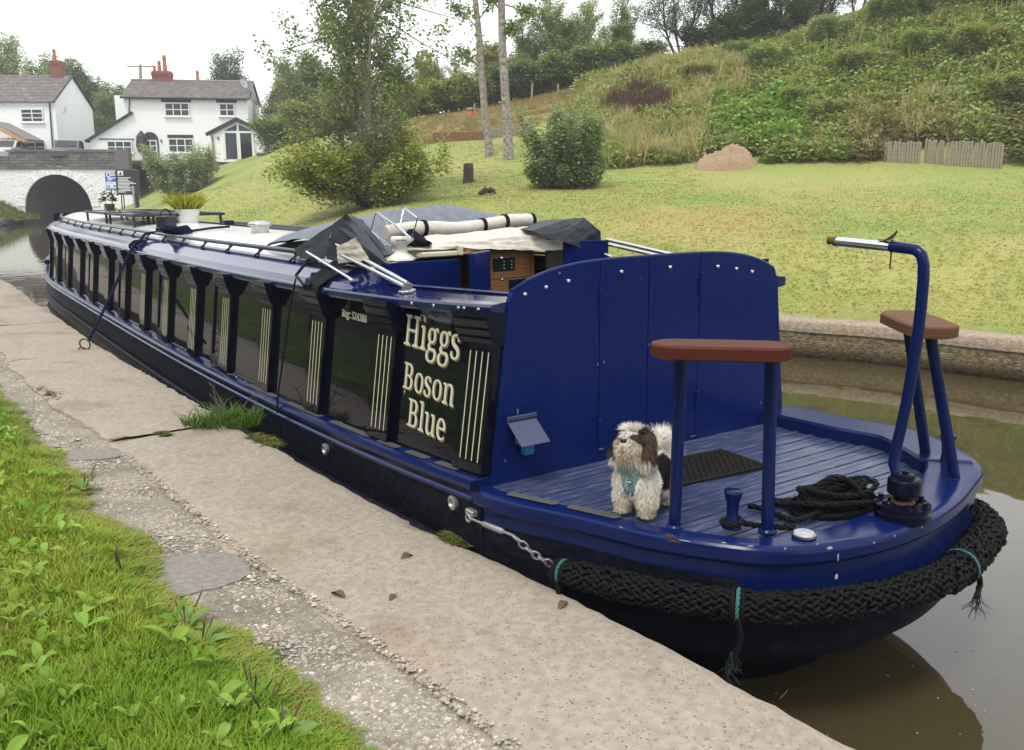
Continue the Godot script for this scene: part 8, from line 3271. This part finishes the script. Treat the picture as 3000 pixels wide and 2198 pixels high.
# ================================================================ things on the towpath
func on_path(px: float, py: float) -> Vector3:
	return at_y(px, py, 0.42)
func build_path_things() -> void:
	# mooring ring
	var r := thing("mooring_ring", "rusty iron mooring ring set in the towpath concrete", "ring", Transform3D(Basis(), on_path(250, 1024)))
	var rm := MB.new()
	var pts := []
	for k in 25:
		var a := TAU * k / 24.0
		pts.append(Vector3(cos(a) * 0.052, 0.055 + sin(a) * 0.055, 0.012 * sin(a)))
	rm.tube(pts, 0.008, 8)
	part(r, "ring", rm, mats.rust)
	var em := MB.new()
	em.tube([Vector3(-0.07, -0.01, 0.0), Vector3(-0.065, 0.015, 0.0), Vector3(-0.03, 0.02, 0), Vector3(0.0, 0.008, 0), Vector3(0.01, -0.01, 0)], 0.008, 6)
	part(r, "staple", em, mats.rust)
	# cement repairs in the gravel
	for q in [[[[430, 1688], [470, 1640], [560, 1615], [680, 1612], [742, 1650], [700, 1690], [600, 1722], [470, 1752], [440, 1745]], "smooth grey cement patch in the gravel beside the grass"], [[[195, 1318], [250, 1308], [330, 1312], [370, 1325], [300, 1338], [210, 1340]], "small smooth grey patch in the gravel near the slab joint"]]:
		var m := MB.new()
		var poly := PackedVector2Array()
		var cc := Vector3.ZERO
		for p in q[0]:
			var w := on_path(p[0], p[1])
			cc += w
			poly.append(Vector2(w.x, w.z))
		cc /= q[0].size()
		var sm := PackedVector2Array()
		for i in poly.size():
			for k in 4:
				var p := poly[i].cubic_interpolate(poly[(i + 1) % poly.size()], poly[(i - 1 + poly.size()) % poly.size()], poly[(i + 2) % poly.size()], k / 4.0)
				sm.append(p + Vector2(rnd(-0.012, 0.012), rnd(-0.012, 0.012)))
		m.prism(sm, -0.4065, -0.38, Transform3D(Basis(Vector3.RIGHT, PI / 2), Vector3.ZERO))
		lone("cement_patch", m, textured("cement_grey", 1.6, noise_tex(0.03, [[0.0, Color(0.17, 0.152, 0.128)], [0.5, Color(0.215, 0.195, 0.168)], [1.0, Color(0.27, 0.248, 0.215)]], 512, false, 1.0, 91), 0.9, noise_tex(0.05, [], 256, true, 2.0, 92), 0.5), q[1], "patch")
	# tuft of grass with dead stems by the edge
	var tp := on_path(668, 1245)
	var tu := thing("grass_tuft", "tuft of bright grass with dead grey stems at the towpath edge", "grass", Transform3D(Basis(), tp))
	var gx := []
	var gc := []
	for k in 110:
		var a := rnd(0, TAU)
		var rr := sqrt(rng.randf()) * 0.17
		gx.append(Transform3D(Basis(Vector3.UP, rnd(0, TAU)).scaled(Vector3.ONE * rnd(0.7, 1.2)), Vector3(cos(a) * rr * 1.5 - 0.03, 0, sin(a) * rr * 0.9)))
		gc.append(vary(Color(0.105, 0.20, 0.022), 0.25))
	multi(tu, "blades", blade_mesh(7, 0.13, 0.003, 0.03, 1.1), mats.blade, gx, gc)
	var dm := MB.new()
	for k in 9:
		var a := rnd(-0.5, 0.5)
		var b := Vector3(rnd(-0.06, 0.14), 0, rnd(-0.08, 0.05))
		var t := b + Vector3(rnd(-0.12, 0.18), rnd(0.16, 0.30), rnd(-0.08, 0.08))
		var md := b.lerp(t, 0.5) + Vector3(rnd(-0.03, 0.03), 0.02, 0)
		dm.tube([b, md, t], [0.003, 0.0025, 0.0015], 4, false)
		for w in 5:
			var q := b.lerp(t, rnd(0.35, 1.0))
			dm.tube([q, q + Vector3(rnd(-0.05, 0.05), rnd(0.0, 0.05), rnd(-0.05, 0.05))], [0.0022, 0.001], 3, false)
	part(tu, "dead_stems", dm, mat("dead_stem", Color(0.16, 0.14, 0.10), 0.9)).set_meta("kind", "stuff")
	# moss along the edge
	var mi := 0
	for q in [[775, 1290, 0.17, 0.06, "olive moss strip on the concrete edge beside the grass tuft"], [1335, 1580, 0.10, 0.04, "bright moss patch at the concrete edge below the hull outlet"], [470, 1265, 0.16, 0.03, "thin moss line along the slab joint"], [160, 1150, 0.30, 0.10, "thin dark weeds on the dirt at the path's left"]]:
		var mx := []
		var mc := []
		var p := on_path(q[0], q[1])
		var n := 520
		var along := Vector3(-0.62, 0, -0.785)
		var side := Vector3(-0.785, 0, 0.62)
		for k in n:
			var u := rnd(-1, 1)
			var v := rnd(-1, 1) * sqrt(1.0 - u * u)
			if noise_b.get_noise_2d(u * 2.2 + q[0], v * 1.6) < -0.02 + 0.3 * (u * u + v * v):
				continue
			mx.append(Transform3D(Basis(Vector3.UP, rnd(0, TAU)).scaled(Vector3(1, rnd(0.15, 0.35), 1)), p + along * u * q[2] + side * v * q[3] + Vector3.DOWN * 0.004))
			mc.append(vary(Color(0.13, 0.15, 0.025).lerp(Color(0.10, 0.08, 0.03), 0.3 if mi != 3 else 0.8), 0.3))
		tag(multi(self, numbered("moss_patch"), blade_mesh(6, 0.05, 0.004, 0.02, 0.8), mats.blade, mx, mc), q[4], "moss")
		mi += 1
	# plantain with seed stalks
	var proto: Node3D = null
	var spots := [[545, 1830, "plantain with tall brown seed stalks nearest the cement patch"], [590, 1880, "plantain with three brown seed stalks at the gravel edge"], [745, 2050, "plantain with slender leaning seed stalks at the gravel edge"], [770, 2090, "plantain with crowded dark seed stalks at the gravel edge"], [825, 2160, "plantain with bowed seed stalks where grass meets gravel"], [360, 1680, "plantain with short leaning stalks left of the cement patch"], [245, 1430, "plantain with thin stalks in the grass near the slab joint"], [60, 1330, "plantain with thin stalks in the long grass"]]
	for s in spots:
		var p := on_path(s[0], s[1])
		p.y = 0.40
		var o := thing("plantain", s[2], "weed", Transform3D(Basis(), p), "plantains in the verge")
		var lm := part(o, "rosette", round_leaf_mesh(8, 0.10, 0.05, 0.6), mat("plantain_leaf", Color(0.13, 0.22, 0.035), 0.6))
		(lm.material_override as StandardMaterial3D).backlight_enabled = true
		(lm.material_override as StandardMaterial3D).backlight = Color(0.5, 0.5, 0.3)
		for k in 4:
			var a := rnd(0, TAU)
			var h := rnd(0.09, 0.15)
			var top := Vector3(cos(a) * 0.05 + 0.02, h, sin(a) * 0.05)
			var st := MB.new()
			st.tube([Vector3.ZERO, top * 0.5 + Vector3(0, 0.01, 0), top * 0.6, top * 0.8, top], [0.0016, 0.0014, 0.0036, 0.0036, 0.0012], 5, false)
			part(o, "seed_stalk", st, mat("seed_brown", Color(0.12, 0.09, 0.035), 0.9))
	# fallen leaves
	for q in [[1175, 1640, 0.035, "curled brown leaf lying near the moss patch"], [1010, 1755, 0.045, "long grey-brown leaf on the concrete slab"], [1160, 1745, 0.028, "small folded brown leaf on the concrete slab"], [1660, 1765, 0.038, "flat dark brown leaf near the water's edge"], [1590, 1655, 0.03, "pale leaf near the water's edge under the fender"], [240, 1297, 0.035, "reddish brown leaf on the grey patch near the joint"], [125, 1665, 0.05, "dark brown leaf lying in the grass"]]:
		var p := on_path(q[0], q[1]) + Vector3.UP * 0.004
		if q[0] == 125:
			p.y += 0.05
		var m := MB.new()
		var rows := []
		for i in 6:
			var t := i / 5.0
			var w: float = q[2] * 0.42 * sin(PI * clampf(0.05 + t * 0.93, 0, 1))
			rows.append([Vector3(t * q[2] * 2.0, 0.010 * sin(t * 4.0) + w * 0.5, -w), Vector3(t * q[2] * 2.0, 0.006 * sin(t * 4.0), 0), Vector3(t * q[2] * 2.0, 0.008 * sin(t * 4.0) + w * 0.35, w)])
		m.grid(rows)
		lone("fallen_leaf", m, mat("dead_leaf", Color(0.11, 0.065, 0.035), 0.85), q[3], "leaf", Transform3D(Basis(Vector3.UP, rnd(0, TAU)), p))
	# floating bits on the water
	var fx := []
	var fc := []
	for k in 70:
		var u := rnd(2250, 3000)
		var v := rnd(1090, 2190)
		var p := at_y(u, v, 0.003)
		var sz := rnd(0.002, 0.008)
		fx.append(Transform3D(Basis(Vector3.UP, rnd(0, TAU)).scaled(Vector3(sz, sz * 0.12, sz)), p))
		fc.append(vary(Color(0.35, 0.33, 0.25), 0.4))
	tag(multi(self, "floating_debris", pebble_mesh(), mats.stone_v, fx, fc), "pale specks of leaf and seed floating on the canal", "debris")
	var tw := MB.new()
	tw.tube([Vector3(-0.04, 0.0, 0), Vector3(0, 0.008, 0.006), Vector3(0.05, 0.0, 0)], [0.003, 0.004, 0.002], 5)
	lone("floating_twig", tw, mats.dead_stem, "thin pale twig floating by the towpath edge", "twig", Transform3D(Basis(Vector3.UP, 0.9), at_y(2295, 2035, 0.004)))
	# a few orange leaves caught on the fender and roof edge seeds on the gunwale
	var lf := MB.new()
	lf.flat()
	for k in 4:
		var a := TAU * k / 4.0
		lf.tri(Vector3.ZERO, Vector3(cos(a) * 0.022, 0.012, sin(a) * 0.022), Vector3(cos(a + 0.9) * 0.018, 0.008, sin(a + 0.9) * 0.018))
	lone("orange_leaf", lf, mat("orange_leaf", Color(0.45, 0.16, 0.03), 0.8), "small orange leaf caught on top of the rope fender", "leaf", Transform3D(Basis(), boat_xf * bl(1888, 1645, 1, -0.075)))
	var gs := []
	var gcs := []
	for k in 46:
		var z := -pow(rng.randf(), 0.8) * 7.0 - 1.2
		gs.append(boat_xf * Transform3D(Basis(Vector3.UP, rnd(0, TAU)).scaled(Vector3(0.013, 0.003, 0.005)), Vector3(rnd(-1.02, -0.98), yg(z) + 0.002, z)))
		gcs.append(vary(Color(0.5, 0.48, 0.40), 0.3))
	tag(multi(self, "fallen_seeds", pebble_mesh(), mats.stone_v, gs, gcs), "pale fallen seeds and leaf scraps lying along the gunwale", "seeds")

# ================================================================ the dog
var bones: Array = []       # [a, b, ra, rb]
func smin(a: float, b: float, k: float) -> float:
	var h := clampf(0.5 + 0.5 * (b - a) / k, 0.0, 1.0)
	return lerpf(b, a, h) - k * h * (1.0 - h)
func bone_d(p: Vector3, q: Array) -> float:
	var a: Vector3 = q[0]
	var ab: Vector3 = q[1] - a
	var t := clampf((p - a).dot(ab) / maxf(ab.length_squared(), 1e-6), 0.0, 1.0)
	return (p - a - ab * t).length() - lerpf(q[2], q[3], t)
func dog_field(p: Vector3) -> float:
	var d := 1e3
	for q in bones:
		d = smin(d, bone_d(p, q), 0.028)
	return d
func surface_nets(lo: Vector3, hi: Vector3, cell: float, field: Callable) -> Array:      # [vertices, quads]
	var n := Vector3i(((hi - lo) / cell).ceil()) + Vector3i.ONE
	var vals := PackedFloat32Array()
	vals.resize(n.x * n.y * n.z)
	for z in n.z:
		for y in n.y:
			for x in n.x:
				vals[(z * n.y + y) * n.x + x] = field.call(lo + Vector3(x, y, z) * cell)
	var vid := {}
	var verts := PackedVector3Array()
	for z in n.z - 1:
		for y in n.y - 1:
			for x in n.x - 1:
				var s := Vector3.ZERO
				var c := 0
				var v := []
				for k in 8:
					v.append(vals[((z + (k >> 2)) * n.y + y + ((k >> 1) & 1)) * n.x + x + (k & 1)])
				for e in [[0, 1], [2, 3], [4, 5], [6, 7], [0, 2], [1, 3], [4, 6], [5, 7], [0, 4], [1, 5], [2, 6], [3, 7]]:
					var a: float = v[e[0]]
					var b: float = v[e[1]]
					if (a < 0.0) != (b < 0.0):
						var t := a / (a - b)
						var p0 := Vector3(e[0] & 1, (e[0] >> 1) & 1, e[0] >> 2)
						var p1 := Vector3(e[1] & 1, (e[1] >> 1) & 1, e[1] >> 2)
						s += p0.lerp(p1, t)
						c += 1
				if c > 0:
					vid[Vector3i(x, y, z)] = verts.size()
					verts.append(lo + (Vector3(x, y, z) + s / c) * cell)
	var quads := []
	for key in vid:
		var k: Vector3i = key
		for ax in 3:
			var d1 := Vector3i.ZERO
			var d2 := Vector3i.ZERO
			var e := Vector3i.ZERO
			e[ax] = 1
			d1[(ax + 1) % 3] = -1
			d2[(ax + 2) % 3] = -1
			var q := k + e
			if q.x >= n.x or q.y >= n.y or q.z >= n.z:
				continue
			var a := vals[(k.z * n.y + k.y) * n.x + k.x]
			var b := vals[(q.z * n.y + q.y) * n.x + q.x]
			if (a < 0.0) == (b < 0.0):
				continue
			var i0 = vid.get(k)
			var i1 = vid.get(k + d1)
			var i2 = vid.get(k + d1 + d2)
			var i3 = vid.get(k + d2)
			if i0 == null or i1 == null or i2 == null or i3 == null:
				continue
			quads.append([i0, i1, i2, i3] if a < 0.0 else [i0, i3, i2, i1])
	return [verts, quads]
func fur_color(p: Vector3) -> Color:      # p in the dog's own axes: x forward, y up, z to its right
	var white := Color(0.82, 0.78, 0.71)
	var cream := Color(0.66, 0.55, 0.41)
	var brown := Color(0.085, 0.055, 0.042)
	var black := Color(0.014, 0.012, 0.012)
	var h := p - HEAD
	var c := white
	var n := noise_b.get_noise_3d(p.x * 12.0, p.y * 12.0, p.z * 12.0)
	if h.length() < 0.135 and p.y > 0.235:
		c = white
		if absf(h.z) > 0.036 + 0.012 * n and h.y > -0.055 and h.x < 0.062:
			c = brown                                  # ears and sides of the face
		if h.y < 0.0 and absf(h.z) < 0.058 and h.x > 0.01:
			c = cream.lerp(white, clampf(0.35 + n, 0, 1))      # beard
		if Vector2(absf(h.z) - 0.034, h.y - 0.022).length() < 0.017 and h.x > 0.03:
			c = brown
	else:
		if p.y < 0.13:
			c = cream.lerp(white, clampf((p.y - 0.02) * 7.0 + n * 0.4, 0, 1))
		if p.x < -0.005 and p.x > -0.145 and p.y > 0.105 + 0.02 * n and absf(p.z) > 0.012:
			c = black                                  # saddle patch on the flank
		if p.x <= -0.145 or p.y > 0.235 and p.x < 0.0:
			c = white
	return c
const HEAD := Vector3(0.10, 0.315, 0.0)

func build_dog() -> void:
	# own axes: x forward, y up, z to the right; the head turned up and towards the camera
	bones = [
		[Vector3(0.035, 0.175, 0), Vector3(-0.15, 0.175, 0), 0.066, 0.064],       # trunk
		[Vector3(0.05, 0.150, 0), Vector3(-0.05, 0.140, 0), 0.064, 0.054],        # chest
		[Vector3(0.045, 0.20, 0), Vector3(0.085, 0.275, 0), 0.064, 0.056],        # neck
		[HEAD + Vector3(-0.012, 0.012, 0), HEAD + Vector3(0.015, 0.010, 0), 0.066, 0.064],   # skull
		[HEAD + Vector3(0.03, -0.012, 0), HEAD + Vector3(0.068, -0.016, 0), 0.043, 0.030],   # muzzle
		[HEAD + Vector3(0.04, -0.040, 0), HEAD + Vector3(0.060, -0.050, 0), 0.030, 0.022],   # chin
		[HEAD + Vector3(-0.01, 0.035, -0.052), HEAD + Vector3(0.0, -0.045, -0.078), 0.024, 0.022],   # ears
		[HEAD + Vector3(-0.01, 0.035, 0.052), HEAD + Vector3(0.0, -0.045, 0.078), 0.024, 0.022],
		[Vector3(0.05, 0.16, -0.058), Vector3(0.062, 0.075, -0.060), 0.044, 0.031],          # fore legs
		[Vector3(0.062, 0.075, -0.060), Vector3(0.060, 0.024, -0.060), 0.031, 0.026],
		[Vector3(0.060, 0.018, -0.060), Vector3(0.085, 0.014, -0.062), 0.026, 0.020],
		[Vector3(0.05, 0.16, 0.058), Vector3(0.058, 0.075, 0.060), 0.044, 0.031],
		[Vector3(0.058, 0.075, 0.060), Vector3(0.058, 0.024, 0.060), 0.031, 0.026],
		[Vector3(0.058, 0.018, 0.060), Vector3(0.083, 0.014, 0.062), 0.026, 0.020],
		[Vector3(-0.15, 0.155, -0.050), Vector3(-0.115, 0.095, -0.058), 0.050, 0.034],       # hind legs: knee forward, hock back
		[Vector3(-0.115, 0.095, -0.058), Vector3(-0.165, 0.055, -0.060), 0.032, 0.022],
		[Vector3(-0.165, 0.055, -0.060), Vector3(-0.155, 0.018, -0.060), 0.022, 0.020],
		[Vector3(-0.155, 0.014, -0.060), Vector3(-0.128, 0.013, -0.060), 0.021, 0.017],
		[Vector3(-0.15, 0.155, 0.050), Vector3(-0.115, 0.095, 0.058), 0.050, 0.034],
		[Vector3(-0.115, 0.095, 0.058), Vector3(-0.165, 0.055, 0.060), 0.032, 0.022],
		[Vector3(-0.165, 0.055, 0.060), Vector3(-0.155, 0.018, 0.060), 0.022, 0.020],
		[Vector3(-0.155, 0.014, 0.060), Vector3(-0.128, 0.013, 0.060), 0.021, 0.017],
		[Vector3(-0.20, 0.21, 0), Vector3(-0.205, 0.265, 0.0), 0.020, 0.018],                # tail curled up and over
		[Vector3(-0.205, 0.265, 0.0), Vector3(-0.16, 0.285, 0.02), 0.020, 0.014],
	]
	var sn := surface_nets(Vector3(-0.26, -0.025, -0.15), Vector3(0.23, 0.42, 0.15), 0.0105, dog_field)
	var verts: PackedVector3Array = sn[0]
	var place := Transform3D(Basis(Vector3.UP, deg_to_rad(200.0)).scaled(Vector3.ONE * 0.88), Vector3(-0.645, 0.072, 0.625))
	var dog := thing("dog", "small shaggy white and brown dog in a pale blue harness on the stern deck", "dog", boat_xf * place)
	# the head turns towards the camera and lifts: applied to every point of the head
	var turn := func(p: Vector3) -> Vector3:
		var w := smoothstep(0.225, 0.285, p.y + 0.45 * (p.x - 0.06))
		if w <= 0.0 or p.x < -0.03:
			return p
		var pivot := Vector3(0.075, 0.265, 0)
		var b := Basis(Vector3.UP, deg_to_rad(-5.0 * w)) * Basis(Vector3(0, 0, 1), deg_to_rad(30.0 * w)) * Basis(Vector3.RIGHT, deg_to_rad(7.0 * w))
		return pivot + b * (p - pivot)
	var mb := MB.new(Color(1, 1, 1))
	mb.smooth(1)
	var nrm := PackedVector3Array()
	for v in verts:
		var e := 0.004
		nrm.append(Vector3(dog_field(v + Vector3(e, 0, 0)) - dog_field(v - Vector3(e, 0, 0)), dog_field(v + Vector3(0, e, 0)) - dog_field(v - Vector3(0, e, 0)), dog_field(v + Vector3(0, 0, e)) - dog_field(v - Vector3(0, 0, e))).normalized())
	for q in sn[1]:
		for k in [0, 2, 1, 0, 3, 2]:
			var v: Vector3 = verts[q[k]]
			mb.st.set_color(fur_color(v) * 0.8)
			mb.st.add_vertex(turn.call(v))
	var fur := vmat("fur", 0.8)
	part(dog, "body", mb, fur)
	# coat: locks of hair combed down and back
	var hv := PackedVector3Array()
	var hc := PackedColorArray()
	for rep in 12:
		for q in sn[1]:
			var r1 := rng.randf()
			var r2 := rng.randf()
			var p: Vector3 = (verts[q[0]] as Vector3).lerp(verts[q[1]], r1).lerp((verts[q[3]] as Vector3).lerp(verts[q[2]], r1), r2)
			var n: Vector3 = nrm[q[0]]
			var h := p - HEAD
			if p.y < 0.012:
				continue
			var on_head := p.y > 0.24 and p.x > -0.01
			if on_head and h.x > 0.055 and absf(h.z) < 0.02 and absf(h.y + 0.008) < 0.016:
				continue                               # nose
			if in_harness(p) and rng.randf() < 0.93:
				continue
			var comb := Vector3(-0.35, -0.75, 0)
			var l := rnd(0.012, 0.030)
			if on_head:
				comb = Vector3(0.05, -0.9, signf(h.z) * 0.35)
				if h.y > 0.045:
					comb = Vector3(0.2, rnd(-0.1, 0.7), signf(h.z) * 0.5 + rnd(-0.4, 0.4))
					l = rnd(0.020, 0.045)
				if absf(h.z) > 0.05:
					comb = Vector3(0.0, -1.2, signf(h.z) * 0.15)
					l = rnd(0.025, 0.05)
				if h.x > 0.03 and h.y < 0.02:
					comb = Vector3(0.3, -0.7, signf(h.z) * 0.5)
					l = rnd(0.012, 0.03)
			elif p.y < 0.05:
				l = rnd(0.010, 0.020)
				comb = Vector3(0.5, -0.6, 0)
			elif p.x < -0.17 and p.y > 0.2:
				comb = Vector3(-0.5, 0.3, rnd(-0.6, 0.9))
				l = rnd(0.05, 0.09)
			var d := (n * 0.55 + comb * 0.7 + Vector3(rnd(-0.35, 0.35), rnd(-0.3, 0.3), rnd(-0.35, 0.35))).normalized()
			var m := p + (n * 0.7 + d * 0.5).normalized() * l * 0.45
			var t := m + (d + Vector3(0, -0.35, 0)).normalized() * l * 0.6
			t.y = maxf(t.y, 0.002)
			var s := d.cross(n + Vector3(0.01, 0.02, 0.03)).normalized() * rnd(0.0009, 0.0017)
			var c := vary(fur_color(p), 0.22)
			if c.r < 0.15 and rng.randf() < 0.12:
				c = c * 1.8
			var a0: Vector3 = turn.call(p - n * 0.002 - s)
			var a1: Vector3 = turn.call(p - n * 0.002 + s)
			var b0: Vector3 = turn.call(m - s * 0.8)
			var b1: Vector3 = turn.call(m + s * 0.8)
			var tt: Vector3 = turn.call(t)
			hv.append_array([a0, b0, a1, a1, b0, b1, b0, tt, b1])
			for k in 9:
				hc.append(c)
	var coat := part(dog, "coat", leafmesh(hv, hc), fur)
	coat.set_meta("kind", "stuff")
	# nose and eyes
	var nm := MB.new()
	nm.smooth(1)
	var nose_c := HEAD + Vector3(0.093, -0.004, 0)
	var rows := []
	for i in 9:
		var ph := PI * i / 8.0 - PI / 2
		var r := []
		for k in 15:
			var a := TAU * k / 14.0
			r.append(turn.call(nose_c + Vector3(cos(ph) * cos(a) * 0.013, sin(ph) * 0.0125 + 0.002 * cos(a), -cos(ph) * sin(a) * 0.0165)))
		rows.append(r)
	rows.reverse()
	nm.grid(rows)
	part(dog, "nose", nm, mat("dog_nose", Color(0.012, 0.009, 0.009), 0.35))
	for s in [-1.0, 1.0]:
		var em := MB.new()
		var ec := HEAD + Vector3(0.056, 0.024, s * 0.034)
		rows = []
		for i in 7:
			var ph := PI * i / 6.0 - PI / 2
			var r := []
			for k in 11:
				var a := TAU * k / 10.0
				r.append(turn.call(ec + Vector3(cos(ph) * cos(a), sin(ph), -cos(ph) * sin(a)) * 0.0115))
			rows.append(r)
		rows.reverse()
		em.grid(rows)
		part(dog, "eye", em, mat("dog_eye", Color(0.006, 0.004, 0.003), 0.08))
	var mo := MB.new()
	mo.tube([turn.call(HEAD + Vector3(0.094, -0.018, 0)), turn.call(HEAD + Vector3(0.097, -0.028, 0.001))], 0.0018, 5)
	part(dog, "mouth", mo, mats.dog_nose)
	# harness
	var hm := MB.new()
	hm.smooth(1)
	for q in sn[1]:
		var cen: Vector3 = (verts[q[0]] + verts[q[1]] + verts[q[2]] + verts[q[3]]) * 0.25
		if not in_harness(cen):
			continue
		for k in [0, 2, 1, 0, 3, 2]:
			hm.st.add_vertex(turn.call(verts[q[k]] + nrm[q[k]] * 0.011))
	var ho := part(dog, "harness", hm, textured("harness_blue", 30.0, noise_tex(0.1, [[0.0, Color(0.13, 0.21, 0.24)], [1.0, Color(0.22, 0.32, 0.35)]], 128, false, 1.0, 95), 0.9, null, 1.0, false))
	var bd := MB.new()
	var bc: Vector3 = Vector3(0.137, 0.178, -0.012)
	bd.box(bc, Vector3(0.006, 0.014, 0.026), 0.002, Basis(Vector3.BACK, 0.25))
	part(ho, "badge", bd, mat("badge_navy", Color(0.03, 0.06, 0.07), 0.6))
	for k in 3:
		var dm := MB.new()
		dm.box(bc + Vector3(0.0035, 0.0, -0.007 + k * 0.007), Vector3(0.002, 0.006, 0.0045), 0.0008, Basis(Vector3.BACK, 0.25))
		part(ho, "badge_letter", dm, mats.white_frame)
func in_harness(p: Vector3) -> bool:      # a bib across the chest with straps over the shoulders
	if p.x < 0.005:
		return false
	var w := 0.022 + 0.26 * (p.y - 0.125)
	if p.y > 0.112 and p.y < 0.222 and absf(p.z) < w and p.x > 0.05:
		return true
	return p.y >= 0.20 and p.y < 0.238 and p.x > 0.0
